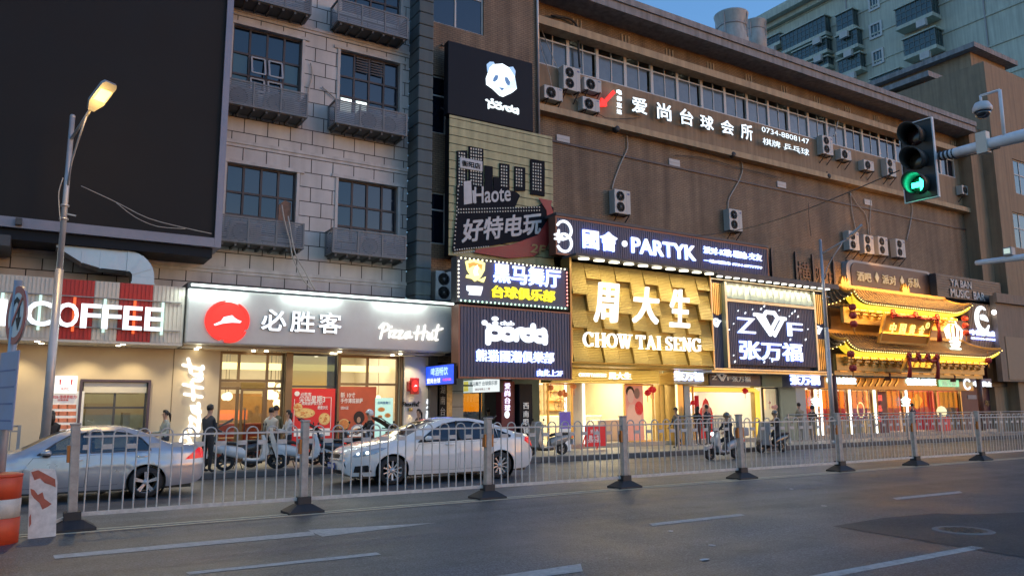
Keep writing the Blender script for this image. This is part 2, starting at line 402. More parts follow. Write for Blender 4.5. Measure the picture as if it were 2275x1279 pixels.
g = MB(); g.box(-20, 120, FY-.34, FY-.25, .003, .007); g.box(-20, 120, FY-.15, FY-.06, .003, .007)
struct('median_line_marking', g, M_PAINTY)
z = .004
g = MB()
for px in ([(118,1232),(122,1240),(700,1188),(694,1179)], [(684,1176),(716,1191),(972,1160)],
           [(413,1270),(420,1275),(848,1231),(836,1226)], [(1442,1162),(1450,1167),(1655,1144),(1645,1140)],
           [(1983,1105),(1991,1109),(2139,1094),(2132,1090)]):
    g.poly(gpoly(px, z))
struct('lane_marking', g, M_PAINT)
g = MB(); a = onZ(1990,1249,z)
g.box(5.2, 9.06, 4.72, 4.86, .002, z); struct('lane_line_marking', g, M_PAINT)
g = MB(); a = onZ(1290,1251,z); g.poly([(a.x-2.2,a.y-.22,z),(a.x-.2,a.y-.3,z),(a.x,a.y,z),(a.x-2.2,a.y-.05,z)]); struct('arrow_marking', g, M_PAINT)
g = MB(); P = gpoly([(1850,1168),(1958,1150),(2080,1139),(2140,1142),(2200,1140),(2275,1137),(2275,1237)], z)
g.poly(P[:6]+[(P[5][0]+6,P[5][1]+.3,z),(P[6][0]+6,P[6][1]-1.0,z),P[6]]); struct('asphalt_repair_patch', g, M_ASPH2)
c = onZ(2140,1178,0)
M_IRON = M('cast_iron', (.07,.068,.065), .5, .6, var=.3, scale=20, bump=.5, bscale=60)
M_RING = M('manhole_ring', (.17,.165,.16), .65, var=.3, scale=20)
mh = thing('manhole_cover', 'round iron manhole cover in a pale ring on the dark asphalt patch', 'manhole cover', (c.x,c.y,0))
g = MB(); g.lathe([(.27,.004),(.27,.0105),(.335,.0105),(.35,.004)], (c.x,c.y,0), 40, sm=False); g.f.pop(); g.m.pop(); g.sm.pop(); g.f.pop(); g.m.pop(); g.sm.pop()
build('ring', g, M_RING, mh)
g = MB(); g.lathe([(.27,.003),(.265,.009)], (c.x,c.y,0), 40)
for i in range(-4, 5):
    for j in range(-4, 5):
        if i*i+j*j < 17: g.box(c.x+i*.054-.017, c.x+i*.054+.017, c.y+j*.054-.01, c.y+j*.054+.01, .009, .013)
build('lid', g, M_IRON, mh)
# bits of litter on the road
M_PAPER = M('litter_paper', (.55,.54,.52), .8)
for i, (u, v, lab) in enumerate([(1565,1243,'largest white scrap of paper lying on the near asphalt'), (1582,1211,'white scrap of litter on the asphalt just behind the largest scrap'), (1758,1086,'white scrap of litter near the foot of the far fence'), (1490,1180,'tiny white scrap of litter left of the white dash'), (1832,1124,'tiny white scrap of litter on the open lane at right')]):
    p = onZ(u, v, 0); g = MB(); n = 7
    pts = [(p.x+(.03+.03*random.random())*math.cos(2*PI*k/n)*(1.6 if i == 0 else 1), p.y+(.03+.03*random.random())*math.sin(2*PI*k/n), .005+.006*random.random()) for k in range(n)]
    g.raw(pts+[(p.x,p.y,.012)], [(k,(k+1)%n,n) for k in range(n)])
    build('litter', g, M_PAPER, label=lab, cat='litter', group='scraps of litter on the road')
# ================================================================== buildings
YW, YB = 21.9, 22.6
def wall_holes(mb, x0, x1, z0, z1, y, holes, depth=.15, m=0, mr=None):
    """a wall face at y (facing -y) with rectangular holes (x0,x1,z0,z1) and their reveals"""
    mr = m if mr is None else mr
    xs = sorted({x0, x1, *[h[0] for h in holes], *[h[1] for h in holes]}); zs = sorted({z0, z1, *[h[2] for h in holes], *[h[3] for h in holes]})
    xs = [x for x in xs if x0 <= x <= x1]; zs = [q for q in zs if z0 <= q <= z1]
    for i in range(len(xs)-1):
        for j in range(len(zs)-1):
            cx = (xs[i]+xs[i+1])/2; cz = (zs[j]+zs[j+1])/2
            if any(h[0] < cx < h[1] and h[2] < cz < h[3] for h in holes): continue
            mb.poly([(xs[i],y,zs[j]),(xs[i+1],y,zs[j]),(xs[i+1],y,zs[j+1]),(xs[i],y,zs[j+1])], m)
    for a, b, c, d in holes:
        mb.poly([(a,y,c),(a,y+depth,c),(b,y+depth,c),(b,y,c)], mr); mb.poly([(a,y,d),(b,y,d),(b,y+depth,d),(a,y+depth,d)], mr)
        mb.poly([(a,y,c),(a,y,d),(a,y+depth,d),(a,y+depth,c)], mr); mb.poly([(b,y,c),(b,y+depth,c),(b,y+depth,d),(b,y,d)], mr)
    return mb
M_BLOCK = BRICK('stone_block_wall', (.53,.515,.50), (.50,.485,.47), (.035,.03,.03), .66, .44, .014, ox=.16, oz=.31, var=.14, streak=.22)
M_TRIM = M('stone_trim', (.53,.515,.50), .7, var=.14, streak=.25)
M_PILLAR = M('slate_blue_render', (.085,.115,.125), .75, var=.15, scale=1.5, streak=.2)
M_DGLASS = M('dark_window_glass', (.006,.010,.022), .06, var=.2, scale=1.2, spec=.8)
M_GGLASS = M('green_window_glass', (.025,.055,.05), .08, var=.2, scale=1.2, spec=.8)
M_FRAMED = M('dark_bronze_frame', (.045,.032,.032), .5)
M_FRAMEW = M('white_window_frame', (.50,.51,.50), .5, var=.1)
M_SASH = M('pale_sash_frame', (.33,.35,.38), .45)
tb = thing('stone_block_building', 'pale stone block building with dark gridded windows above the red and grey shop signs', 'building', (4.5,YW,0))
WIN = [rect(520,52,668,197,YW), rect(757,110,886,280,YW), rect(505,360,655,500,YW), rect(752,395,882,527,YW)]
WN = []
for k, (a, b, c, d) in enumerate(WIN): WN.append((a, b, d-2.0, d))
WN += [(4.24,6.24,14.4,16.3), (7.44,9.43,13.9,16.0)]
g = MB(); wall_holes(g, -8, 9.76, 3.2, 17.5, YW, WN, .22, 0, 1)
g.box(-8, 9.76, YW+8, YW+8.2, 3.2, 17.5); g.box(-8, 9.76, YW+.3, YW+8, 17.3, 17.5)
g.box(-8.2, -8, YW+.02, YW+8, 0, 17.5)
build('wall', g, [M_BLOCK, M_TRIM], tb)
g = MB()
for z0 in (9.02, 12.98, 5.35): g.box(-7.99, 9.755, YW-.06, YW-.002, z0, z0+.1); g.box(-7.99, 9.755, YW-.03, YW-.003, z0-.09, z0-.002)
build('string_course', g, M_TRIM, tb)
for k, (a, b, c, d) in enumerate(WN):
    y = YW+.14
    g = MB(); gx = [a+(b-a)*q for q in (0, .25, .5, .75, 1)]; gz = [c, c+.55, c+1.2, d] if k < 4 else [c, c+.7, c+1.3, d]
    for i, x in enumerate(gx): g.box(x-.03 if 0 < i < 4 else (x if i == 0 else x-.05), x+.03 if 0 < i < 4 else (x+.05 if i == 0 else x), y-.03, y+.04, c, d)
    for j, q in enumerate(gz): g.box(a+.05, b-.05, y-.025, y+.035, q-.03 if 0 < j < 3 else (q if j == 0 else q-.05), q+.03 if 0 < j < 3 else (q+.05 if j == 0 else q))
    fr = build('window', g, M_FRAMED, tb)
    g = MB()
    for i in range(4):
        for j in range(3):
            tl = random.uniform(-.012, .012)
            g.poly([(gx[i],y+.01+tl,gz[j]),(gx[i+1],y+.01-tl,gz[j]),(gx[i+1],y+.012-tl,gz[j+1]),(gx[i],y+.012+tl,gz[j+1])], 1 if (k == 0 and j < 2 and i in (0, 3)) else 0)
    build('pane', g, [M_DGLASS, M_GGLASS], fr)
    g = MB(); w_ = .09
    g.box(a-w_, a-.002, YW-.035, YW-.002, c, d); g.box(b+.002, b+w_, YW-.035, YW-.002, c, d); g.box(a-w_-.12, b+w_+.12, YW-.055, YW-.002, d+.002, d+.1)
    build('surround', g, M_TRIM, fr)
    if k == 0:   # four opened casements tilting out, catching the sky
        for i in (1, 2):
            for j in (0, 1):
                cx0, cx1 = gx[i]+.06, gx[i+1]-.06; z0, z1 = gz[j]+.06, gz[j+1]-.06; o_ = .16
                g = MB()
                Q = [(cx0,y-.04-o_,z0),(cx1,y-.04-o_,z0),(cx1,y-.04,z1),(cx0,y-.04,z1)]
                for p_, q_ in ((0,1),(1,2),(2,3),(3,0)): g.bar(Q[p_], Q[q_], .05, .04)
                cs = build('casement', g, M_SASH, fr)
                g = MB(); g.poly(Q); build('pane', g, M('sky_glass', (.02,.03,.05), .03, var=0, spec=1.), cs) if False else None
                g = MB(); g.poly(Q); build('casement_glass', g, M_DGLASS, cs) if False else None
    if k == 1:   # louvres at the top of the middle lights, a lit room low down
        g = MB()
        for i in (1, 2):
            for q in range(6): g.box(gx[i]+.05, gx[i+1]-.05, y-.06, y-.035, d-.12-q*.085, d-.08-q*.085)
        build('louvre', g, M('brown_louvre', (.09,.075,.07), .6), fr)
        g = MB()
        for i in (0, 1): g.box(gx[i]+.08, gx[i+1]-.06, y-.012, y-.006, c-.0+.05, c+.5)
        build('lit_pane', g, E('lit_room_pane', (.85,1,.95), .45), fr)
        g = MB(); 
        for i in (0, 1): g.box(gx[i]+.12, gx[i+1]-.06, y-.02, y-.014, c+.42, c+.47)
        build('fluorescent_tube', g, E('fluorescent', (.85,1,.95), 6), fr)
    if k == 2:   # broken corner with a cardboard sheet
        g = MB(); g.prism([(gx[3]+.04,gz[1]-.4),(gx[4]-.12,gz[1]-.35),(gx[4]-.1,gz[2]-.1),(gx[3]+.2,gz[2]-.05),(gx[3]+.04,gz[2]-.2)], y-.03, y-.02)
        build('cardboard_patch', g, M('old_cardboard', (.20,.13,.10), .9, var=.4, scale=8), fr)
# slate pillar of stacked blocks
g = MB(); z = 3.3
while z < 17.4:
    g.bbox(9.76, 10.28, 21.15, 21.95, z, z+.40, .03); z += .42
g.box(9.80, 10.24, 21.19, 21.9, 3.2, 17.4)
build('corner_pillar', g, M_PILLAR, tb)

# louvred cages round the outdoor units
M_CAGE = M('grey_louvre_metal', (.16,.17,.18), .55, .1, var=.15, scale=4)
M_CAGED = M('cage_floor', (.08,.08,.08), .7)
M_ACW = M('cream_metal_casing', (.50,.50,.47), .5, var=.1, scale=5, streak=.12)
M_ACD = M('fan_grille_dark', (.03,.03,.032), .6)
M_ACG = M('grille_grey', (.30,.30,.30), .5)
M_PIPE = M('foam_pipe_wrap', (.42,.39,.35), .8, var=.2, scale=12)
def make_cage(wd, h, dp):
    t = proto('louvred_cage', 'cage', 'metal cage', 'louvred cages under the dark windows')
    g = MB(); e = .045; x = wd/2
    for sx in (-x, -x/3, x/3, x):
        g.box(sx-e/2, sx+e/2, -dp, -dp+e, 0, h)
    for sx in (-x, x): g.box(sx-e/2, sx+e/2, -e, 0, 0, h); g.box(sx-e/2, sx+e/2, -dp+e, -e, h-e, h); g.box(sx-e/2, sx+e/2, -dp+e, -e, 0, e)
    g.box(-x+e/2, x-e/2, -dp+.002, -dp+e-.002, h-e, h-.002); g.box(-x+e/2, x-e/2, -dp+.002, -dp+e-.002, .002, e)
    build('frame', g, M_CAGE, t)
    g = MB(); n = int(h/.055)
    for i in range(1, n):
        zz = h*i/n
        g.raw([(-x+e/2,-dp+.012,zz),(x-e/2,-dp+.012,zz),(x-e/2,-dp+.022,zz+.047),(-x+e/2,-dp+.022,zz+.047)], [(0,1,2,3)])
        for sx in (-1, 1): g.raw([(sx*x,-dp+e,zz),(sx*x,-e,zz),(sx*(x-.012),-e,zz+.045),(sx*(x-.012),-dp+e,zz+.045)], [(0,3,2,1) if sx < 0 else (0,1,2,3)])
    build('louvres', g, M_CAGE, t)
    g = MB(); g.box(-x+.03, x-.03, -dp+.05, 0, -.02, .03)
    for i in range(7): xx = -x+.1+i*(wd-.2)/6; g.box(xx-.03, xx+.03, -dp+.05, 0, -.09, -.021)
    build('floor', g, M_CAGED, t)
    return t
def make_ac(double, wd=.86, h=.62, dp=.34, bracket=True):
    if double: h = 1.0 if double is True else double
    t = proto('outdoor_unit', 'ac', 'air conditioner', 'air conditioner outdoor units on the walls')
    g = MB(); g.bbox(-wd/2, wd/2, -dp, 0, 0, h, .02); build('casing', g, M_ACW, t)
    fr = min(wd*.30, (h/2 if double else h)*.42)
    for k in range(2 if double else 1):
        cz = h*(.28+.45*k) if double else h*.5; cx = -wd*.14
        g = MB(); g.lathe([(fr,-dp-.004),(fr,-dp-.012),(fr*.96,-dp-.016)], (cx,0,cz), 20, 0, axis='y')
        for q in range(1, 5): 
            r_ = fr*q/5; g.lathe([(r_,-dp-.018),(r_+.008,-dp-.018)], (cx,0,cz), 20, 1, axis='y')
            g.f = g.f; 
        g.lathe([(fr*.2,-dp-.018),(.0001,-dp-.03)], (cx,0,cz), 12, 1, axis='y')
        for q in range(8):
            a = PI*q/4; g.bar((cx+fr*.2*math.cos(a),-dp-.02,cz+fr*.2*math.sin(a)), (cx+fr*math.cos(a),-dp-.02,cz+fr*math.sin(a)), .008, .006, 1)
        build('fan_grille', g, [M_ACD, M_ACG], t)
    g = MB(); g.box(wd*.24, wd*.245, -dp-.003, -dp, .03, h-.03); g.box(wd*.30, wd*.44, -dp-.003, -dp-.0005, h*.82, h*.9); build('panel_seam', g, M('unit_label_blue', (.12,.16,.30), .5), t)
    if bracket:
        g = MB()
        for sx in (-wd*.35, wd*.35):
            g.box(sx-.02, sx+.02, -dp-.08, 0, -.04, -.002); g.bar((sx,0,-.38), (sx,-dp-.02,-.045), .03)
        build('bracket', g, M_FRAMED, t)
    return t
cage0 = None
CL = [('empty grey louvred cage under the top left window, mostly above the frame', 4.2, 13.17, 2.1), ('grey louvred cage with two fans inside, hung under the opened casements', *[0]*3)]
CG = [((503,168,682,262), 'grey louvred cage with two fan units under the window with tilted casements'),
      ((747,220,903,303), 'grey louvred cage glowing white at its left under the window with brown vents'),
      ((490,485,672,553), 'grey louvred cage with pale pipes hanging out under the patched window'),
      ((740,515,902,577), 'grey louvred cage nearest the lower part of the slate pillar'),
      ((535,-30,690,30), 'grey louvred cage cut by the top of the picture nearest the dark billboard'),
      ((753,0,903,84), 'grey louvred cage at the top edge of the picture beside the slate pillar')]
ac_s = make_ac(False, bracket=False); ac_used = False
cg0 = make_cage(2.28, .74, .70)
for k, (q, lab) in enumerate(CG):
    a = rect(*q, 21.2); loc = ((a[0]+a[1])/2, YW-.005, a[2])
    if k == 4: loc = (5.12, YW-.005, 13.12)
    if k == 5: loc = (8.24, YW-.005, 13.16)
    o = cg0 if k == 0 else dup(cg0, (0,0,0))
    put(o, loc); o['label'] = lab
    for dx in {0: (-.62, .42), 1: (.1, .75), 2: (-.4,), 3: (.2,)}.get(k, ()):
        c_ = ac_s if not ac_used else dup(ac_s, (0,0,0)); ac_used = True
        put(c_, (loc[0]+dx, YW-.13, loc[2]+.035)); c_['group'] = 'outdoor units inside the louvred cages'
        c_['label'] = 'outdoor unit ' + {0: 'in the cage under the tilted casements, ' + ('nearest the billboard' if dx < 0 else 'further from the billboard'), 1: 'in the glowing cage, ' + ('beside the glow' if dx < .5 else 'nearest the pillar'), 2: 'in the cage with hanging pipes', 3: 'in the cage beside the lower slate pillar'}[k]
# ------------------------------------------------------------------ brown brick building
M_YB = BRICK('yellow_tile_brick', (.255,.180,.110), (.215,.15,.09), (.12,.085,.06), .20, .075, .012, var=.26, streak=.5)
M_TAN = M('tan_render', (.30,.215,.135), .8, var=.16, scale=1.2, streak=.3)
M_CONC = M('weathered_concrete', (.30,.295,.295), .85, var=.2, scale=1.5, streak=.4)
M_LEDGE = M('cream_ledge', (.46,.34,.20), .75, var=.2, scale=1.5, streak=.3)
M_DARKI = M('dark_interior', (.03,.03,.032), .9, var=0)
bb = thing('brick_building', 'long ochre brick building with a window strip and deep flat eaves', 'building', (30,YB,0))
BX1 = 44.6
g = MB(); wall_holes(g, 14.85, BX1, 3, 12.36, YB, [], .2)
g.poly([(14.85,YB,15.98),(BX1,YB,15.98),(BX1,YB,16.9),(14.85,YB,16.9)])
build('wall', g, M_YB, bb)
g = MB(); g.poly([(14.85,YB,12.60),(BX1,YB,12.60),(BX1,YB,14.38),(14.85,YB,14.38)]); build('sign_band_wall', g, M_TAN, bb)
g = MB(); g.box(14.85, BX1, 21.5, 32, 16.86, 17.48); g.box(14.85, BX1, 21.42, 21.5, 17.2, 17.47)
build('eaves', g, M_CONC, bb)
g = MB(); g.box(14.855, BX1, 22.05, YB-.002, 15.66, 15.97); build('upper_ledge', g, M_LEDGE, bb)
g = MB(); g.box(14.855, BX1, 22.2, YB+.1, 12.35, 12.60); build('lower_ledge', g, M_LEDGE, bb)
g = MB(); g.box(14.86, BX1, YB-.05, YB-.002, 11.38, 11.46); build('cable_duct', g, M_FRAMED, bb)
# triple vents in the shade of the eaves
for k in range(12):
    x = 17.0+k*2.45; g = MB()
    for j in range(3): g.box(x+j*.18, x+j*.18+.05, YB-.035, YB-.002, 16.05, 16.62)
    build('vent_slots', g, M('vent_paint', (.42,.34,.24), .7), bb)
# window strip: one window every 1.44 m
M_WSH = M('curtained_pane', (.10,.125,.14), .12, var=.25, scale=2.5, spec=.7)
M_WCL = GLASS('strip_clear_glass', (.55,.6,.62), .10)
M_TUBE = E('office_tube', (1,.93,.75), 9)
nx = 0; x = 15.30
while x + 1.44 < BX1-.1:
    a, b, c, d = x, x+1.44, 14.38, 15.98; y = YB+.06; zt = 15.42
    g = MB(); g.box(a, a+.08, y-.05, y+.05, c, d); g.box(b-.06, b, y-.05, y+.05, c, d); xm = (a+b)/2+.02; g.box(xm-.02, xm+.02, y-.03, y+.03, c+.05, d-.05)
    g.box(a+.08, b-.06, y-.045, y+.045, c, c+.05); g.box(a+.08, b-.06, y-.045, y+.045, d-.05, d); g.box(a+.08, b-.06, y-.04, y+.04, zt-.03, zt+.03)
    fr = build('window', g, M_FRAMEW, bb)
    op = nx % 2 == 1
    g = MB(); xe = b-.06-(.16 if op else 0)
    g.poly([(a+.08,y,c+.05),(xm,y,c+.05),(xm,y,zt),(a+.08,y,zt)]); g.poly([(xm,y+.01,c+.05),(xe,y+.01,c+.05),(xe,y+.01,zt),(xm,y+.01,zt)])
    g.poly([(a+.08,y,zt),(b-.06,y,zt),(b-.06,y,d-.05),(a+.08,y,d-.05)], 1)
    build('pane', g, [M_WSH if nx < 13 else M_DGLASS, M_WCL], fr)
    if nx in (1, 3, 5, 8, 10, 12, 13):
        g = MB(); g.box(a+.5, a+.9, y+.7, y+.78, 15.86, 15.9); g.box(a+.5, a+.9, y+.685, y+.795, 15.9, 15.93, 1); build('ceiling_lamp', g, [M_TUBE, M_FRAMEW], fr)
    x += 1.44; nx += 1
WSX = x
g = MB(); g.poly([(WSX,YB,14.38),(BX1,YB,14.38),(BX1,YB,15.98),(WSX,YB,15.98)]); g.poly([(14.85,YB,14.38),(15.3,YB,14.38),(15.3,YB,15.98),(14.85,YB,15.98)])
build('window_strip_end', g, M_TAN, bb)
g = MB(); g.poly([(15,YB+2.2,14.2),(BX1,YB+2.2,14.2),(BX1,YB+2.2,16.2),(15,YB+2.2,16.2)]); g.poly([(15,YB+.2,15.97),(BX1,YB+.2,15.97),(BX1,YB+2.2,15.97),(15,YB+2.2,15.97)]); g.poly([(15,YB+.12,14.36),(15,YB+2.2,14.36),(BX1,YB+2.2,14.36),(BX1,YB+.12,14.36)])
build('room', g, M('office_room', (.16,.15,.13), .9), bb)
# the taller block behind the panda screens
g = MB(); hl = [rect(965,-60,1075,80,22.0), rect(962,165,992,300,22.0), rect(962,425,996,545,22.0)]
hl[1] = (10.36, 12.0, hl[1][2], hl[1][3]); hl[2] = (10.36, 12.0, hl[2][2], hl[2][3]); hl[0] = (10.45, hl[0][1], hl[0][2], hl[0][2]+2.0)
wall_holes(g, 10.28, 14.87, 3, 24, 22.0, hl, .18); g.box(14.85, 14.87, 22.001, 32, 3, 24); g.box(10.28, 14.87, 22.3, 32, 23.8, 24)
build('stair_block_wall', g, M_YB, bb)
for (a, b, c, d) in hl:
    g = MB(); y = 22.1
    for q in (a+.03, (a+b)/2, b-.03): g.box(q-.03, q+.03, y-.03, y+.03, c, d)
    for q in (c+.03, c+(d-c)*.66, d-.03): g.box(a+.06, b-.06, y-.025, y+.025, q-.025, q+.025)
    fr = build('window', g, M_FRAMEW, bb)
    g = MB(); g.poly([(a,y,c),(b,y,c),(b,y,d),(a,y,d)]); build('pane', g, M_DGLASS, fr)
g = MB(); g.box(10.28, 14.87, 22.6, 22.7, 3, 23)
build('inner_wall', g, M_DARKI, bb)
g = MB(); g.tube([(14.88,21.93,16.9+7),(14.88,21.93,11)], .05, 8); build('drain_pipe', g, M('galvanised_pipe', (.42,.44,.48), .4, .5), bb)
# right-hand wing with the stair tower
wg = thing('brick_wing', 'ochre wing with blue-green windows closing the right end of the brick building', 'building', (50,21.3,0))
g = MB(); wx = 45.9; wh = []
for v0, v1 in ((352,440), (470,575)):
    a = rect(2249,v0,2400,v1,21.3); wh.append((a[0], a[0]+1.9, a[3]-2.1, a[3]))
a0 = onY(2252,215,21.3)
wall_holes(g, wx, 62, 0, 21.4, 21.3, wh, .2); g.box(wx-.001, wx+.2, 21.301, 34, 0, 21.4); g.box(wx+.2, 62, 21.6, 34, 21.2, 21.4)
build('wall', g, M_TAN, wg)
g = MB(); g.box(44.6, wx-.002, 21.9, 33, 0, 17.4); build('recess_wall', g, M_TAN, wg)
for (a, b, c, d) in wh:
    g = MB(); y = 21.42
    for q in (a+.03, a+.85, b-.03): g.box(q-.03, q+.03, y-.03, y+.03, c, d)
    for q in (c+.03, c+1.2, d-.03): g.box(a+.06, b-.06, y-.03, y+.03, q-.03, q+.03)
    fr = build('window', g, M_FRAMEW, wg); g = MB(); g.poly([(a,y,c),(b,y,c),(b,y,d),(a,y,d)]); build('pane', g, M('blue_green_glass', (.03,.08,.10), .08, spec=.8), fr)
# rooftop rooms
def room(name, lab, x0, x1, y0, y1, z0, z1, eave, parts=None):
    t = thing(name, lab, 'building', ((x0+x1)/2, y0, z0))
    g = MB(); g.box(x0, x1, y0, y1, z0, z1); build('wall', g, M_TAN, t)
    g = MB(); g.box(x0-eave, x1+eave, y0-eave, y1+eave, z1, z1+.35); build('roof', g, M_CONC, t)
    return t
rt1 = room('rooftop_room', 'ochre rooftop stair tower with an overhanging flat roof, tallest on the brick building', 52.6, 57.2, 25.2, 32, 17.4, 25.3, .6)
g = MB(); a = onX(2070,140,52.6); g.box(52.55, 52.598, 27.0, 29.2, 21.6, 23.3); build('maroon_panel', g, M('maroon_paint', (.09,.02,.025), .6), rt1)
rt2 = room('rooftop_room', 'low ochre rooftop room with a broad grey eave in front of the stair tower', 46.9, 52.5, 25.4, 31, 17.4, 21.9, .7)
g = MB(); a = rect(2106,205,2132,245,25.4); g.box(a[0], a[1], 25.36, 25.398, a[2], a[3]); build('door', g, M_FRAMED, rt2)
# rooftop cooling towers
M_COOL = M('pale_fibreglass', (.40,.42,.40), .6, var=.15, streak=.25)
for (u, v, rp, lab) in ((1625,55,37,'larger pale fibreglass cooling tower on the roof edge'), (1677,64,25,'smaller cooling tower half hidden behind the larger one')):
    Y = 33 if rp > 30 else 37
    c = onY(u, v, Y); dist = (c-CAM).dot(_F); r_ = rp*dist/FPX; h = r_*1.1
    t = thing('cooling_tower', lab, 'cooling tower', (c.x, Y, c.z-3*h), 'cooling towers on the roof')
    g = MB(); g.lathe([(r_*.92,-3*h),(r_*.95,-h*.9),(r_*.82,-h*.35),(r_*.84,-h*.2),(r_,h*.42),(r_*1.02,h*.5),(r_*.96,h*.5),(r_*.8,-h*.1)], c, 28); g.f.pop(); g.m.pop(); g.sm.pop()
    build('shell', g, M_COOL, t)
    g = MB(); g.lathe([(r_*.8,-h*.12),(.001,-h*.1)], c, 28); build('fan_deck', g, M_DARKI, t)
    g = MB(); g.lathe([(r_*.85,-h*.25),(r_*.88,-h*.2),(r_*.86,-h*.15)], c, 28)
    for q in range(4): a = q*PI/2+.3; g.bar((c.x+r_*.97*math.cos(a),c.y+r_*.97*math.sin(a),c.z-h), (c.x+r_*1.0*math.cos(a),c.y+r_*1.0*math.sin(a),c.z+h*.45), .06)
    build('ring', g, M_ACG, t)
# ------------------------------------------------------------------ apartment tower behind
M_APT = M('pale_green_render', (.50,.55,.46), .85, var=.12, scale=.6, streak=.25)
M_APTW = M('white_surround', (.55,.57,.55), .7)
M_BALC = M('dark_green_balcony_glass', (.03,.06,.06), .15, var=.5, scale=.9, spec=.6)
AX = 79.0
ap = thing('apartment_tower', 'pale green apartment tower with caged balconies rising behind the brick building', 'building', (AX,50,0))
g = MB(); g.box(AX, AX+16, 12, 66.5, 0, 51.0); build('wall', g, M_APT, ap)
g = MB(); g.box(AX-1.6, AX+17, 44.5, 67.5, 51.0, 51.7); g.box(AX-1.0, AX+16.5, 45, 67.1, 51.7, 52.5); g.box(AX-.7, AX-.002, 45, 67, 50.3, 51.0); build('cornice', g, M_APT, ap)
g = MB()
for k in range(16): g.box(AX-.10, AX-.002, 12, 66.4, 3.3*k+.55, 3.3*k+.75)
build('floor_band', g, M_TRIM if False else M_APT, ap)
g = MB(); g.box(AX-.08, AX-.002, 51.0-.02, 51.15, 5, 50); g.box(AX-.14, AX-.002, 36, 36.12, 5, 50); build('drain_pipe', g, M_ACG, ap)
# small windows with white surrounds
def twin(u0, v0, u1, v1):
    a = onX(u0, (v0+v1)/2, AX); b = onX(u1, (v0+v1)/2, AX); zc = (a.z+b.z)/2; y0, y1 = sorted((a.y, b.y)); hh = (v1-v0)/2*(a-CAM).dot(_F)/FPX
    zc = onX((u0+u1)/2, (v0+v1)/2, AX).z
    g = MB(); g.box(AX-.05, AX-.002, y0, y1, zc-hh, zc+hh)
    fr = build('window', g, M_BALC, ap)
    g = MB()
    for q in (y0, y1): g.box(AX-.16, AX-.004, q-.12, q+.12, zc-hh-.1, zc+hh+.1)
    for q in (zc-hh, zc+hh): g.box(AX-.17, AX-.003, y0+.12, y1-.12, q-.12, q+.12)
    for q in (1, 2): yy = y0+(y1-y0)*q/3; g.box(AX-.08, AX-.052, yy-.04, yy+.04, zc-hh, zc+hh)
    build('surround', g, M_APTW, fr)
for q in ((1932,-8,1953,22), (1934,52,1959,84), (1940,112,1963,143)): twin(*q)
def tbalc(u0, u1, v, hpx, proj=1.3, ac=True):
    """enclosed balcony: photo columns u0..u1, v = middle at u0"""
    a = onX(u0, v, AX-proj); dist = (a-CAM).dot(_F); y1 = a.y; b = onX(u1, v, AX-proj); y0 = b.y; hh = hpx/2*dist/FPX; zc = a.z
    g = MB(); g.box(AX-proj+.05, AX-.01, y0+.05, y1-.05, zc-hh+.1, zc+hh-.15)
    bl = build('balcony', g, M_BALC, ap)
    g = MB(); g.box(AX-proj-.1, AX-.005, y0-.1, y1+.1, zc-hh-.3, zc-hh+.1); g.box(AX-proj-.15, AX-.005, y0-.15, y1+.15, zc+hh-.15, zc+hh)
    build('slab', g, M_APT, bl)
    g = MB(); n = max(3, int((y1-y0)/.55))
    for i in range(n+1): yy = y0+(y1-y0)*i/n; g.box(AX-proj, AX-proj+.04, yy-.03, yy+.03, zc-hh+.1, zc+hh-.15)
    for q in (.35, .68): zz = zc-hh+.1+(2*hh-.25)*q; g.box(AX-proj+.002, AX-proj+.042, y0, y1, zz-.03, zz+.03)
    for q in range(3): yy = AX-proj+(q+.5)*proj/3; g.box(yy-.03, yy+.03, y0, y0+.04, zc-hh+.1, zc+hh-.15)
    build('bars', g, M('balcony_bars', (.12,.15,.15), .5), bl)
    if ac:
        g = MB(); yy = y0+.5; g.box(AX-proj-.55, AX-proj-.12, yy, yy+1.0, zc-hh-1.2, zc-hh-.45); build('ac_unit', g, M_ACW, bl)
for (u0, u1, v, hp) in ((1737,1836,98,40), (1762,1838,130,30), (1858,1895,54,42), (1858,1905,100,40), (1862,1912,152,36), (1990,2072,42,46), (2008,2080,108,44), (1935,2000,190,34), (1690,1733,103,22), (1800,1840,150,22)):
    tbalc(u0, u1, v, hp, 1.6 if u0 > 1950 else 1.2)
# ------------------------------------------------------------------ outdoor units on the brick wall
acD = make_ac(.95, wd=.80); acS = make_ac(False, wd=.84, h=.52); used = {}
def place_ac(pr, q, lab, Y=None, wide=None, back=YB):
    global used
    Yf = back-.34 if Y is None else Y
    a = rect(*q, Yf); o = pr if pr.name not in used else dup(pr, (0,0,0)); used[pr.name] = 1
    put(o, ((a[0]+a[1])/2, Yf+.34, a[2])); o['label'] = lab; return o
for q, lab in [((1365,420,1402,478),'cream double-fan unit alone on the brick wall above the widest white sign lettering'),
               ((1620,463,1650,515),'cream double-fan unit crossed by the thin cable, right of the middle of the brick wall'),
               ((1252,148,1290,206),'tall double-fan unit under the left end of the window strip'),
               ((1822,302,1857,348),'double-fan unit fed by a white pipe right of the table tennis lettering'),
               ((1966,352,1995,395),'double-fan unit partly hidden behind the traffic light'),
               ((1883,514,1913,558),'leftmost of four double-fan units above the brown bar sign, behind the lamp head'),
               ((1916,521,1946,566),'second from the left of four double-fan units above the brown bar sign'),
               ((1948,524,1977,569),'third from the left of four double-fan units above the brown bar sign'),
               ((1986,531,2017,574),'rightmost of four double-fan units above the brown bar sign')]:
    place_ac(acD, q, lab)
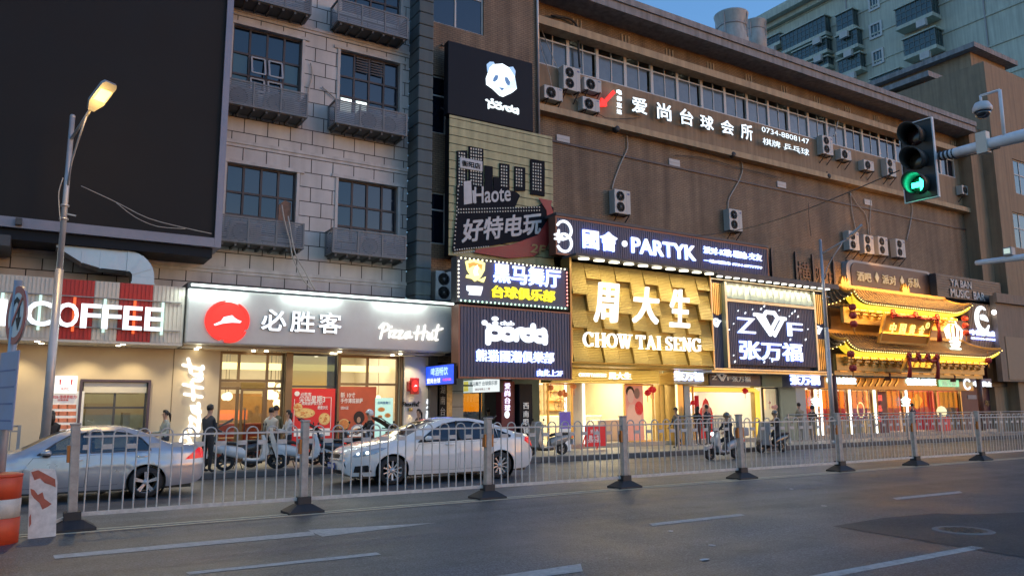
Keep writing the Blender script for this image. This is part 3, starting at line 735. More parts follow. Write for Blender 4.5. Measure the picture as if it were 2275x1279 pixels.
for q, lab in [((1298,172,1337,208),'white single-fan unit level with and right of the tall double-fan unit'),
               ((1299,223,1329,250),'small single-fan unit beside the red arrow sign'),
               ((1868,331,1892,358),'single-fan unit just right of the double-fan unit with the white pipe'),
               ((1917,356,1945,382),'single-fan unit under the window strip left of the traffic light'),
               ((2133,410,2160,436),'single-fan unit alone right of the traffic light, near the wing')]:
    place_ac(acS, q, lab)
place_ac(acS, (1213,195,1247,226), 'plain boxy outdoor unit beside the upper right corner of the panda-head sign')
place_ac(acS, (2111,140,2137,163), 'single-fan unit on the wall of the rooftop stair tower', Y=27.0)
place_ac(acS, (2105,236,2127,250), 'single-fan unit standing at the foot of the rooftop door', Y=24.6)
place_ac(acS, (2143,243,2163,258), 'single-fan unit on the roof edge right of the rooftop door', Y=24.6)
place_ac(acD, (974,598,1012,670), 'old double-fan unit between the slate pillar and the bulb-edged sign', Y=21.5)
# vent covers, flood lamps and pipes on the brick wall
M_VENT = M('pale_vent_plastic', (.45,.46,.46), .5)
for u, v, lab in ((1250,310,'white vent cover beside the cartoon signboard'), (1497,362,'white vent cover in the middle of the brick wall'), (1735,411,'white vent cover under the table tennis lettering'), (1927,450,'white vent cover left of the traffic light')):
    p = onY(u, v, YB); g = MB(); g.box(p.x-.3, p.x+.3, YB-.05, YB-.002, p.z-.14, p.z+.14); g.box(p.x-.27, p.x+.27, YB-.065, YB-.052, p.z-.01, p.z+.01)
    build('vent_cover', g, M_VENT, label=lab, cat='vent cover', group='vent covers on the brick wall')
for u, v, lab in ((1368,285,'black flood lamp under the ledge below the big white lettering'), (1626,342,'black flood lamp under the ledge below the phone number'), (1838,390,'black flood lamp under the ledge below the double-fan unit with a pipe'), (2017,430,'black flood lamp under the ledge beside the traffic light'), (2165,465,'black flood lamp at the right end of the ledge')):
    p = onY(u, v, 22.3); t = thing('flood_lamp', lab, 'flood lamp', (p.x,22.3,p.z), 'black flood lamps under the ledge')
    g = MB(); g.lathe([(.001,-.02),(.10,-.02),(.13,.03),(.14,.16),(.10,.20),(.001,.21)], (p.x,22.18,p.z-.05), 14, axis='y'); build('housing', g, M_ACD, t)
    g = MB(); g.bar((p.x,22.3,p.z+.05), (p.x,22.3,p.z+.2), .04); g.bar((p.x-.12,22.3,p.z+.05), (p.x+.12,22.3,p.z+.05), .03); build('bracket', g, M_FRAMED, t)
def pipe(px, Y, r, lab, mat=None, name='pipe', cat='pipe', group='pale pipes on the brick wall'):
    P = [onY(u, v, Y) for u, v in px]; g = MB()
    Q = [P[0]]
    for i in range(len(P)-1):
        for k in (1, 2, 3): 
            a = P[max(i-1,0)]; b = P[i]; c = P[i+1]; d = P[min(i+2,len(P)-1)]; s = k/3
            Q.append(.5*((2*b)+(-a+c)*s+(2*a-5*b+4*c-d)*s*s+(-a+3*b-3*c+d)*s**3))
    g.tube(Q, r, 6); build(name, g, mat or M_PIPE, label=lab, cat=cat, group=group)
pipe([(1392,300),(1394,330),(1380,360),(1365,400),(1360,420)], YB-.05, .025, 'pale pipe running down to the double-fan unit above the long dark sign')
pipe([(1643,345),(1650,375),(1640,405),(1620,440),(1617,465)], YB-.05, .025, 'pale pipe running down to the double-fan unit crossed by the cable')
pipe([(1889,428),(1893,470),(1900,505),(1904,515)], YB-.05, .022, 'left of two pale pipes meeting above the four double-fan units')
pipe([(1889,428),(1905,455),(1925,480),(1930,525)], YB-.05, .022, 'slanting pale pipe above the second of four double-fan units')
pipe([(1934,440),(1934,470),(1932,495),(1935,525)], YB-.05, .022, 'straight pale pipe below the vent cover left of the traffic light')
pipe([(2017,435),(2027,460),(2022,500),(2014,535)], YB-.05, .025, 'wavy pale pipe down to the rightmost of four double-fan units')
pipe([(1863,242),(1862,265),(1857,290),(1852,303)], YB-.15, .035, 'thick white pipe down from the upper ledge to a double-fan unit', M_VENT)
pipe([(1225,35),(1265,42),(1284,65),(1285,105),(1288,150)], YB-.15, .045, 'black pipe bending down across the window strip to the tall double-fan unit', M_ACD, group='black pipes')
for px, lab in (([(1196,48),(1225,120),(1262,200),(1303,243)], 'slack rope slanting from the window strip corner to the lower small unit'), ([(1194,45),(1203,110),(1222,170),(1228,225)], 'slack rope hanging from the window strip corner to the boxy unit'), ([(1262,195),(1310,230),(1345,262),(1420,262)], 'thin cable sagging below the left outdoor units'), ([(1500,345),(1560,350),(1640,372),(1735,395)], 'thin cable drooping along the wall below the phone number'), ([(1796,450),(1797,480),(1800,510),(1802,525)], 'dark cable hanging straight down the wall right of the long sign')):
    pipe(px, YB-.12, .014, lab, M_PIPE if 'rope' in lab else M_ACD, 'cable', 'cable', 'cables on the brick wall')
pipe([(626,455),(632,490),(645,540),(650,570),(672,618),(690,640)], YW-.8, .02, 'left of two pale pipes trailing out of the cage below the patched window', group='pale pipes below the louvred cage')
pipe([(640,480),(655,560),(676,600),(700,645)], YW-.83, .02, 'right of two pale pipes trailing out of the cage below the patched window', group='pale pipes below the louvred cage')
pipe([(690,140),(694,165),(686,200),(684,225)], YW-.06, .02, 'pale pipe beside the window with tilted casements', group='pale pipes below the louvred cage')
pipe([(716,193),(735,210),(748,222)], YW-.06, .02, 'short pale pipe slanting into the cage with the white glow', group='pale pipes below the louvred cage')
# ================================================================== signs
WHT = E('sign_white_light', (.86,.92,1), 1.5)
HALO = E('letter_side_glow', (.30,.42,1), 4.5)
WARM = E('sign_warm_white_light', (1,.96,.88), 1.6)
REDL = E('sign_red_light', (1,.03,.02), 1.3)
YELL = E('sign_yellow_light', (1,.85,.03), 1.6)
M_SIDE = M('letter_side', (.35,.36,.38), .5, var=0)
M_NAVY = M('dark_ribbed_panel', (.068,.080,.140), .48, var=.12, scale=2)
M_BLK = M('black_sign_face', (.010,.013,.020), .5, var=.2, scale=1, spec=.15)
M_RUST = M('copper_edge', (.20,.09,.06), .45, .3)
M_GOLD = M('brushed_gold', (.62,.43,.15), .36, .75, var=.15, scale=6)
M_GOLDD = M('dark_gold', (.30,.20,.07), .4, .7, var=.15, scale=6)
M_STEEL = M('sign_bracket_steel', (.06,.06,.065), .55)
WALLW_ = E('wall_letter_light', (.80,.93,1), 1.35)
def ribs(mb, x0, x1, z0, z1, y, pitch, wd, out, m=0):
    n = int((x1-x0)/pitch); 
    for i in range(n): xx = x0+(i+.5)*(x1-x0)/n; mb.box(xx-wd/2, xx+wd/2, y-out, y-.0005, z0, z1, m)
def panel(x0, x1, z0, z1, y, dep, rib=None, fr=.05, mats=None, parent=None, frm=None):
    g = MB(); g.box(x0+fr, x1-fr, y+.02, y+dep, z0+fr, z1-fr)
    if rib: ribs(g, x0+fr, x1-fr, z0+fr, z1-fr, y+.02, rib, rib*.45, .018)
    build('panel', g, mats or M_NAVY, parent)
    g = MB(); g.box(x0, x0+fr, y-.01, y+dep, z0, z1); g.box(x1-fr, x1, y-.01, y+dep, z0, z1); g.box(x0+fr, x1-fr, y-.008, y+dep, z1-fr, z1); g.box(x0+fr, x1-fr, y-.008, y+dep, z0, z0+fr)
    build('frame', g, frm or M_STEEL, parent)
def letters(parent, body, q, Y, depth=.05, bold=.02, mats=None, name='lettering', shear=0.):
    g = MB(); textpx(g, body, *q, Y, depth, bold, 0, 1, shear); return build(name, g, [mats or WHT, HALO if mats is None else (M_SIDE if mats is WALLW_ else mats)], parent)
def pxpoly(mb, pts, Y, depth, m=0):
    mb.prism([XZ(u, v, Y) for u, v in pts], Y, Y+depth, m); return mb

# ---- black billboard at the left
sb = thing('billboard', 'huge unlit black billboard screen with a metal rim filling the upper left', 'billboard', (-2,20.6,5.5))
g = MB(); g.box(-9, 3.78, 20.64, 21.4, 5.95, 17.6); build('screen', g, M('unlit_led_screen', (.016,.0145,.014), .65, var=.2, scale=1.0, spec=.25), sb)
g = MB(); g.box(3.785, 3.95, 20.55, 21.6, 5.70, 17.6); g.box(-.9, 3.78, 20.55, 21.6, 5.70, 5.94); build('rim', g, M('rim_metal', (.22,.21,.25), .45, .4, var=.15), sb)
g = MB(); g.box(-9, 3.77, 20.7, 21.85, 5.45, 5.69); build('underside', g, M_BLK, sb)
g = MB(); g.box(-8, -.6, 20.2, 21.8, 5.2, 5.44); g.box(-.55, -.42, 20.4, 20.54, 5.75, 5.9); build('catwalk', g, M_STEEL, sb)
# silver duct
M_DUCT = M('galvanised_duct', (.36,.38,.42), .36, .9, var=.15, scale=4, bump=.25, bscale=6)
du = thing('ventilation_duct', 'crinkled silver ventilation duct bending down behind the red and cream sign', 'duct', (2.0,21.3,4.6))
P = [XZ(150,562,21.1), XZ(215,580,21.1), XZ(282,588,21.1)]
g = MB(); za = 5.45; x0 = P[0][0]; x1 = XZ(282,575,21.1)[0]
prof = [(x0-.25,za,za-.05),(x0+.3,za,za-.38),(x0+.7,za,za-.48),(x1,za,za-.5)]
for i in range(3):
    a, b = prof[i], prof[i+1]; g.raw([(a[0],20.85,a[2]),(b[0],20.85,b[2]),(b[0],20.85,b[1]),(a[0],20.85,a[1]),(a[0],21.5,a[2]),(b[0],21.5,b[2])], [(0,1,2,3),(0,4,5,1)])
    g.box(b[0]-.015, b[0]+.015, 20.835, 21.5, b[2]-.015, b[1])
build('straight_run', g, M_DUCT, du)
g = MB(); cx, cz = x1, za-.5-.12; n = 8
for i in range(n):
    a0, a1 = PI/2*(1-i/n), PI/2*(1-(i+1)/n); ro, ri = .62, .12
    A = [(cx+ro*math.cos(a0), cz+ro*math.sin(a0)), (cx+ro*math.cos(a1), cz+ro*math.sin(a1)), (cx+ri*math.cos(a1), cz+ri*math.sin(a1)), (cx+ri*math.cos(a0), cz+ri*math.sin(a0))]
    g.prism(A, 20.84, 21.5)
    if i % 3 == 0: g.bar((cx+ro*math.cos(a0), 20.83, cz+ro*math.sin(a0)), (cx+ri*math.cos(a0), 20.83, cz+ri*math.sin(a0)), .03)
g.box(cx+.12, cx+.62, 20.84, 21.5, 4.3, cz-.002); g.box(cx+.10, cx+.64, 20.82, 21.52, cz-.18, cz-.14)
build('elbow', g, M_DUCT, du)
# ---- COFFEE sign
SGY = 20.8
area('added sign wash', (1.0, SGY-.35, 4.35), 4.6, .1, 26, (.85,1,.93), (R(-40),0,0))  # area light added in front to brighten the panels, apart from the tubes
cs = thing('shop_sign', 'red and cream ribbed shop sign with white letters COFFEE and glowing tubes', 'shop sign', (0,SGY,3.2))
M_CREAM = M('cream_sign_panel', (.62,.58,.50), .5, var=.08); M_RED = M('red_sign_panel', (.50,.028,.018), .45, var=.1)
zb, zt = 3.21, 4.64
bounds = [(-6,.50,0), (.50,1.26,1), (1.26,1.83,0), (1.83,2.54,1), (2.54,3.20,0)]
bounds = []
ub = [(-500,0),(140,1),(212,0),(269,1),(343,0),(411,0)]
xs = [-6]+[XZ(u,690,SGY)[0] for u in (132,207,263,338,410)]
for i, m in enumerate((0,1,0,1,0)): bounds.append((xs[i], xs[i+1], m))
for a, b, m in bounds:
    g = MB(); g.box(a, b-.004, SGY+.02, SGY+.5, zb, zt); ribs(g, a, b-.004, zb+.01, zt-.01, SGY+.02, .085, .045, .018); build('panel', g, M_RED if m else M_CREAM, cs)
g = MB(); 
for zz in (4.22, 3.5): g.box(-6, 3.12, SGY-.045, SGY-.005, zz, zz+.025)
build('rail', g, M_ACG, cs)
TW = E('sign_tube_white', (.72,1,.90), .9); TR = E('sign_tube_red', (1,.16,.04), .9)
for u, v, red in ((6,660,0),(90,665,0),(166,668,1),(233,680,0),(299,684,1),(361,690,0)):
    x = XZ(u, v, SGY)[0]; g = MB(); g.box(x-.03, x+.03, SGY-.05, SGY-.001, 3.40 if u > 30 else 3.85, 4.21); build('light_tube', g, TR if red else TW, cs)
for ch, u0, v0, u1, v1 in (('C',58,686,111,734),('O',126,688,172,737),('F',180,690,221,738),('F',227,693,267,739),('E',274,696,314,742),('E',322,698,360,743)):
    a = rect(u0, v0, u1, v1, SGY-.14); g = MB(); text(g, ch, a[0], a[1], 3.48, 4.06, SGY-.14, .06, .035, 0, 1); build('letter', g, [WHT, M_SIDE], cs)
g = MB(); a = rect(-40, 675, 11, 733, SGY-.14); g.box(a[0], a[1], SGY-.14, SGY-.02, 3.46, 4.05); build('light_box', g, WHT, cs)
g = MB(); g.box(XZ(49,725,SGY-.1)[0]-.05, XZ(49,725,SGY-.1)[0]+.05, SGY-.1, SGY-.04, 3.48, 3.56); build('full_stop', g, WHT, cs)
g = MB(); g.box(-6, 3.2, SGY+.02, YW-.004, zb-.06, zb-.002); build('soffit', g, M_CREAM, cs)
# ---- pizza sign
ps = thing('shop_sign', 'brushed grey shop sign with a red hat roundel and three big white characters', 'shop sign', (7,SGY-.1,3.2))
x0, x1, z0, z1 = 3.24, 10.80, 3.22, 4.62; Y = SGY-.1
M_GREYP = M('brushed_grey_panel', (.50,.50,.49), .42, .2, var=.08)
g = MB(); g.bbox(x0, x1, Y, Y+.5, z0, z1, .04); build('panel', g, M_GREYP, ps)
g = MB(); g.box(x0, x1, Y+.1, YW-.003, z1+.002, z1+.16); build('cap', g, M_STEEL, ps)
g = MB(); g.box(x0+.05, x1-.05, Y-.16, Y-.10, z1+.04, z1+.09); build('light_bar', g, E('sign_wash_bar', (.82,1,.93), 5), ps)
for k in range(3): area('sign wash light', (x0+.6+k*2.6, Y-.13, z1+.03), 1.6, .05, (26, 20, 20)[k], (.82,1,.93), (R(-12),0,0))
g = MB(); g.box(x0+.05, x1, Y+.5, YW-.004, z0-.05, z0-.002); build('soffit', g, M_CREAM, ps)
c = onY(506, 713, Y-.05); r_ = .49
lg = MB(); lg.disc((c.x, Y-.05, c.z), r_, r_, 40, 0, .045); lo = build('logo', lg, REDL, ps)
g = MB()
for a0, a1, rr, wd in ((100, 250, r_*1.06, .05), (265, 330, r_*1.07, .06), (-20, 60, r_*1.06, .045)):
    g.stroke([(c.x+rr*math.cos(R(a0+(a1-a0)*q/14)), c.z+rr*math.sin(R(a0+(a1-a0)*q/14))) for q in range(15)], [wd*(.4+1.2*math.sin(PI*(q+1)/16)) for q in range(15)], Y-.06, .05)
build('brush_ring', g, REDL, lo)
g = MB(); pxpoly(g, [(475,720),(484,716),(491,713),(497,704),(516,700),(522,706),(530,711),(537,713),(534,717),(516,716),(496,718),(478,723)], Y-.056, .004); build('hat', g, WHT, lo)
for ch, u0, v0, u1, v1 in (('必',582,689,635,739),('胜',646,693,699,742),('客',709,697,758,745)):
    a = rect(u0, v0, u1, v1, Y-.06); g = MB(); text(g, ch, a[0], a[1], 3.62, 4.19, Y-.06, .05, .04, 0, 1); build('letter', g, [WHT, M_SIDE], ps)
PIZ = [[(.25,-.1),(.45,.5),(.62,1.0)], [(.1,.72),(.6,1.05),(1.15,.98),(1.15,.65),(.5,.42)], [(1.42,.5),(1.32,.02)], [(1.55,.82),(1.6,.86)],
       [(1.7,.52),(2.2,.55),(1.72,.06),(2.32,.05)], [(2.45,.5),(2.95,.55),(2.42,.02),(3.15,.06)], [(3.85,.5),(3.45,.42),(3.25,.1),(3.5,.03),(3.9,.48),(3.82,.1),(4.15,.12)],
       [(5.0,1.0),(4.85,.4),(4.75,-.05)], [(5.85,1.1),(5.65,.4),(5.55,-.05)], [(4.5,.45),(5.3,.5),(6.05,.62)], [(6.3,.52),(6.2,.15),(6.45,.02),(6.75,.48),(6.72,.05),(6.95,.1)],
       [(7.6,1.2),(7.4,.6),(7.25,.02),(7.5,.0)], [(6.95,.72),(7.5,.78),(8.15,.92)]]
def pizza_script(mb, fn, wd, y, dep):
    for k, st in enumerate(PIZ):
        Q = []
        for i in range(len(st)-1):
            p0 = st[max(i-1,0)]; p1 = st[i]; p2 = st[i+1]; p3 = st[min(i+2,len(st)-1)]
            for q in range(4):
                s = q/4; Q.append(tuple(.5*((2*p1[j])+(-p0[j]+p2[j])*s+(2*p0[j]-5*p1[j]+4*p2[j]-p3[j])*s*s+(-p0[j]+3*p1[j]-3*p2[j]+p3[j])*s**3) for j in (0,1)))
        Q.append(st[-1])
        mb.stroke([fn(*p) for p in Q], wd, y-.0015*k, dep)
a = rect(842, 722, 983, 753, Y-.05); g = MB()
pizza_script(g, lambda x, z: (a[0]+x/8.15*(a[1]-a[0]), 3.55+(z+.1)/1.3*.48), .055, Y-.05, .04); build('script_lettering', g, WARM, ps)
# ---- bulb-edged sign
Y = 20.0
bs = thing('hanging_sign', 'bulb-edged dark sign with a gold shield, white characters above and yellow characters below', 'hanging sign', (12.6,Y,4.66))
x0, x1, z0, z1 = 10.55, 14.63, 4.67, 6.05
panel(x0, x1, z0, z1, Y, .35, None, .05, None, bs)
letters(bs, '黑马舞厅', (1098,583,1247,640), Y-.03, .06, .05); letters(bs, '台球俱乐部', (1094,633,1234,671), Y-.03, .06, .05, YELL)
g = MB(); pxpoly(g, [(1035,580),(1045,577),(1056,577),(1070,580),(1078,584),(1077,600),(1070,613),(1063,622),(1080,614),(1075,627),(1062,621),(1056,625),(1050,619),(1036,616),(1038,610),(1046,610),(1039,600)], Y-.03, .05)
sh = build('shield_emblem', g, E('shield_yellow', (1,.88,.30), 1.7), bs)
g = MB(); pxpoly(g, [(1040,585),(1052,582),(1072,588),(1070,600),(1064,592),(1052,590),(1042,596)], Y-.036, .004); build('shield_field', g, E('shield_orange', (1,.42,.08), 1.0), sh)
g = MB(); pxpoly(g, [(1052,602),(1056,592),(1061,588),(1063,596),(1060,603),(1064,611),(1054,612)], Y-.041, .004); build('horse_head', g, E('shield_white', (1,.95,.8), 2.2), sh)
g = MB(); pxpoly(g, [(1038,634),(1073,636),(1072,643),(1068,656),(1042,654),(1045,648),(1038,644)], Y-.03, .05); build('small_lettering', g, WHT, bs)
for nm, col, side in (('bulb_row', (1,.95,.6), 't'), ('bulb_row', (1,.95,.75), 'l'), ('bulb_row', (1,.3,.25), 'r'), ('bulb_row', (.55,1,.7), 'b')):
    g = MB(); n = 27 if side in 'tb' else 10
    for i in range(n):
        f = (i+.5)/n; xx = x0+.06+(x1-x0-.12)*f; zz = z0+.1+(z1-z0-.2)*f
        cx, cz = {'t': (xx, z1-.05), 'b': (xx, z0+.05), 'l': (x0+.05, zz), 'r': (x1-.05, zz)}[side]
        g.ball((cx, Y-.035, cz), .028, 6)
    build(nm, g, E('bulb_'+side, col, 3.2), bs)
g = MB()
for xx in (x0+.4, x1-.4):
    for zz in (z0+.2, z1-.2): g.bar((xx,Y+.35,zz), (xx,YB,zz), .06)
build('bracket', g, M_STEEL, bs)
# ---- panda club sign
cp = thing('hanging_sign', 'dark ribbed sign with rounded white logo letters hung under the bulb-edged sign', 'hanging sign', (12.6,Y,2.4))
x0, x1, z0, z1 = 10.61, 14.72, 2.43, 4.60
panel(x0, x1, z0, z1, Y-.02, .45, .11, .05, None, cp, M_RUST)
def panda_logo(parent, q, Y, mat, kw=1.):
    a = rect(*q, Y); W_ = a[1]-a[0]; H_ = a[3]-a[2]
    f = lambda x, z: (a[0]+x/10*W_, a[2]+z/5.6*H_); wd = .82*W_/10*kw
    def arc(cx, cz, r, s, e, n=16): return [f(cx+r*math.cos(R(s+(e-s)*i/n)), cz+r*1.05*math.sin(R(s+(e-s)*i/n))) for i in range(n+1)]
    g = MB(); d = .05
    g.stroke([f(.9,.3), f(.9,2.2)], wd, Y, d); g.stroke(arc(1.9,2.2,1.0,180,-180,24), wd, Y-.002, d, closed=False)
    g.stroke(arc(3.9,2.1,.9,60,330), wd, Y-.004, d); g.stroke([f(4.6,3.0), f(4.75,1.3)], wd*.7, Y-.006, d)
    g.stroke([f(5.2,1.2), f(5.2,2.2)], wd, Y-.008, d); g.stroke(arc(6.0,2.2,.8,180,40), wd, Y-.010, d)
    g.stroke(arc(7.1,2.1,.85,40,360), wd, Y-.012, d); g.stroke([f(7.9,4.0), f(7.9,1.6)], wd, Y-.014, d)
    g.stroke(arc(9.0,2.0,.85,-10,300), wd, Y-.016, d); g.stroke([f(9.8,2.3), f(9.8,.8)], wd, Y-.018, d); g.stroke([f(9.5,3.4), f(9.85,3.0)], wd*.7, Y-.02, d)
    build('logo_lettering', g, mat, parent)
    g = MB()
    for cx, cz, rx, rz in ((1.95,5.0,.5,.45),(2.0,4.15,.42,.35),(.35,4.1,.42,.5),(1.0,3.6,.38,.45)):
        p = f(cx, cz); g.disc((p[0], Y, p[1]), rx*W_/10, rz*H_/5.6, 16, 0, d)
    build('paw_marks', g, mat, parent)
    g = MB(); p = f(2.7,3.85); p2 = f(4.9,4.75); text(g, 'club', p[0], p2[0], p[1], p2[1], Y, d, .03); build('lettering', g, mat, parent)
panda_logo(cp, (1072,699,1214,769), Y-.05, WHT)
letters(cp, '熊猫國潮俱樂部', (1059,775,1232,807), Y-.05, .05, .03)
letters(cp, '由此上2F', (1194,820,1251,836), Y-.05, .04, .03)
g = MB()
for xx in (x0+.4, x1-.4): g.bar((xx,Y+.4,z1-.2), (xx,22.3,z1-.2), .06); g.bar((xx,Y+.4,z0+.15), (xx,22.3,z0+.15), .06)
build('bracket', g, M_STEEL, cp)
# ---- panda screen
Y = 21.3
pl = thing('box_sign', 'black upright box sign with a glowing white faceted panda head', 'box sign', (12.5,Y,11))
x0, x1, z0, z1 = 10.88, 14.22, 11.03, 13.56
g = MB(); g.bbox(x0, x1, Y, Y+.3, z0, z1, .02); build('panel', g, M_BLK, pl)
def zp(pts): return [(960+x*.3911, 80+y*.3911) for x, y in pts]
PB = E('panda_white', (.80,.93,1), 1.9); PB2 = E('panda_shade', (.35,.55,.85), .9); PB3 = E('panda_eye', (.10,.22,.42), .5)
g = MB(); pxpoly(g, zp([(330,178),(347,162),(400,158),(437,180),(470,232),(482,300),(455,322),(405,345),(385,338),(345,300),(310,275),(308,240)]), Y-.04, .035); ph = build('panda_head', g, PB, pl)
g = MB(); pxpoly(g, zp([(312,160),(328,147),(350,148),(356,160),(345,161),(329,177),(316,205)]), Y-.035, .03); pxpoly(g, zp([(438,178),(460,175),(474,200),(471,230),(452,203)]), Y-.035, .03); build('ears', g, PB2, ph)
g = MB(); pxpoly(g, zp([(348,240),(360,222),(378,225),(372,250),(355,262),(345,258)]), Y-.046, .004); pxpoly(g, zp([(412,235),(428,235),(444,262),(440,282),(425,278),(415,258)]), Y-.046, .004); pxpoly(g, zp([(378,292),(412,295),(397,312)]), Y-.046, .004); build('eyes_and_nose', g, PB3, ph)
g = MB(); pxpoly(g, zp([(395,315),(405,345),(482,300),(455,322)][:1]+[(470,232),(482,300),(440,300)]), Y-.044, .002); pxpoly(g, zp([(345,300),(385,338),(395,315),(372,300)]), Y-.044, .002); build('facets', g, E('panda_facet', (.62,.80,1), 1.2), ph)
panda_logo(pl, zp([(305,345)])[0]+zp([(492,452)])[0], Y-.03, E('panda_small_light', (.85,.97,1), 1.15), .62)
g = MB()
for xx in (x0+.1, x1-.1):
    for zz in (z0+.2, z1-.1): g.bar((xx,Y+.3,zz), (xx,22.0,zz+.25), .04)
build('bracket', g, M_STEEL, pl)
# ---- slatted arcade sign
ha = thing('wall_sign', 'weathered slatted yellow sign with a black skyline, big grey characters and a red swoosh', 'wall sign', (13,Y,6.3))
x0, x1, z0, z1 = 10.95, 15.02, 6.35, 11.0
M_SLAT = M('faded_yellow_slat', (.46,.44,.24), .6, var=.2, streak=.3)
g = MB(); z = z0; 
while z < z1-.05:
    g.box(x0, x1, Y, Y+.03, z, min(z+.26, z1)); z += .285
build('slats', g, M_SLAT, ha)
g = MB(); g.box(x0+.05, x1-.05, Y+.035, Y+.4, z0+.02, z1-.02); build('backing', g, M_BLK, ha)
def hz(pts): return zp(pts)
g = MB()
for q in (((142,652),(200,650),(200,870),(142,870)), ((210,625),(292,640),(292,865),(210,860)), ((300,735),(345,742),(345,870),(300,870)), ((385,722),(440,730),(440,880),(385,880)), ((470,740),(530,748),(530,880),(470,880)), ((560,700),(640,712),(640,910),(560,900)), ((350,800),(385,805),(385,880),(350,880))):
    pxpoly(g, hz(q), Y-.05, .045)
sk = build('skyline', g, M('sign_black', (.010,.012,.018), .8, spec=.15), ha)
g = MB()
for bx, by, nx_, ny in ((155,665,3,11),(222,640,5,12),(395,740,3,7),(480,758,3,6),(575,725,4,9)):
    for i in range(nx_):
        for j in range(ny):
            u, v = zp([(bx+i*14, by+j*18+i*2)])[0]; p = XZ(u, v, Y-.055); g.box(p[0]-.025, p[0]+.025, Y-.056, Y-.051, p[1]-.03, p[1]+.03)
build('skyline_windows', g, M('window_dots', (.55,.55,.48), .6), sk)
g = MB(); pxpoly(g, hz([(138,850),(178,848),(180,820),(230,825),(240,865),(470,880),(500,905),(470,975),(605,965),(640,940),(690,975),(690,1010),(640,1140),(120,1228),(115,1210),(140,1000)]), Y-.075, .02)
build('lettering_backing', g, M('sign_black', (0,0,0)), ha)
g = MB(); pxpoly(g, hz([(605,920),(682,935),(675,960),(698,1030),(690,1120),(650,1200),(580,1250),(440,1262),(240,1230),(250,1212),(450,1185),(600,1130),(655,1050),(650,990)]), Y-.10, .02)
build('red_swoosh', g, M('faded_red_paint', (.30,.035,.03), .5, var=.2), ha)
M_GREYL = M('weathered_grey_letter', (.50,.51,.52), .5, var=.15)
g = MB(); q = zp([(158,688)])[0]+zp([(286,772)])[0]; a = rect(*q, Y-.08); g.bbox(a[0], a[1], Y-.09, Y-.056, a[2], a[3], .015); pq = build('name_plate', g, M_GREYL, ha)
letters(pq, '衡阳店', zp([(170,705)])[0]+zp([(275,757)])[0], Y-.098, .006, .04, M('sign_black', (0,0,0)))
g = MB(); pxpoly(g, hz([(180,825),(222,822),(228,950),(182,958)]), Y-.09, .014); pxpoly(g, hz([(228,878),(246,876),(252,945),(234,948)]), Y-.09, .014); build('tall_letter', g, M_GREYL, ha)
def rising(body, l, r, hpx, yy, dep, bold, shear):
    (u0, v0), (u1, v1) = zp([l])[0], zp([r])[0]; p = XZ(u0, v0, yy); q = XZ(u1, v1, yy); h = XZ(u0, v0-hpx*.3911, yy)[1]-p[1]; k = (q[1]-p[1])/(q[0]-p[0])
    g = MB(); text(g, body, p[0], q[0], p[1], p[1]+h, yy, dep, bold, 0, 0, shear); g.xf(lambda c: Vector((c.x, c.y, c.z+k*(c.x-p[0])))); build('lettering', g, M_GREYL, ha)
rising('Haote', (240,952), (447,938), 95, Y-.092, .014, .03, 0)
rising('好特电玩', (168,1175), (622,1122), 132, Y-.095, .018, .06, .12)
letters(ha, '2F', zp([(556,1178)])[0]+zp([(650,1240)])[0], Y-.115, .012, .04, M('dull_gold_letter', (.35,.22,.08), .5), shear=.2)
g = MB()
for i in range(32):
    for j in range(2):
        for (ax, ay, bx, by) in ((150,985,610,972), (130,1215,320,1195)):
            if by > 1100 and i > 14: continue
            n = 31 if by < 1100 else 14; u, v = zp([(ax+(bx-ax)*i/n, ay+(by-ay)*i/n+j*18)])[0]; p = XZ(u, v, Y-.08); g.box(p[0]-.022, p[0]+.022, Y-.081, Y-.0755, p[1]-.022, p[1]+.022)
for i in range(16):
    u, v = zp([(150-i*1.6, 855+i*23)])[0]; p = XZ(u, v, Y-.08); g.box(p[0]-.022, p[0]+.022, Y-.081, Y-.0755, p[1]-.022, p[1]+.022)
build('dead_bulbs', g, M('window_dots', (0,0,0)), ha)
# ---- party sign
Y = 20.6
pk = thing('shop_sign', 'long dark ribbed sign with glowing white capitals, ring emblem and phone number', 'shop sign', (20,Y,6.6))
x0, x1, z0, z1 = 14.6, 25.2, 6.62, 7.95
panel(x0, x1, z0, z1, Y, .4, .10, .06, None, pk, M_RUST)
letters(pk, '國會', (1296,507,1373,560), Y-.06, .06, .03); letters(pk, 'PARTYK', (1404,526,1547,579), Y-.06, .06, .035)
g = MB(); p = XZ(1389,541,Y-.06); g.disc((p[0],Y-.06,p[1]), .11, .11, 16, 0, .06); build('dot', g, WHT, pk)
letters(pk, '派对-K歌-蹦迪-交友', (1564,546,1694,580), Y-.06, .05, .03); letters(pk, '一站式服务 0734-8777779', (1565,574,1694,598), Y-.06, .05, .025)
c = XZ(1250,524,Y-.06); g = MB()
for k, (cz, s, e) in enumerate(((.22,-150,150),(-.22,-150,150))):
    g.stroke([(c[0]+.08+.30*math.cos(R(s+(e-s)*i/20)), c[1]+cz+.30*math.sin(R(s+(e-s)*i/20))) for i in range(21)], .085, Y-.06-.002*k, .05)
g.stroke([(c[0]-.30,c[1]+.02),(c[0]-.02,c[1]+.02)], .07, Y-.066, .05); g.stroke([(c[0]-.30,c[1]-.12),(c[0]+.05,c[1]-.12)], .07, Y-.068, .05); g.stroke([(c[0]-.15,c[1]+.18),(c[0]-.15,c[1]-.22)], .07, Y-.07, .05)
build('ring_emblem', g, WHT, pk)
g = MB(); g.box(x0, x1, Y-.05, YB-.003, z1+.002, z1+.10); build('canopy', g, M_STEEL, pk)
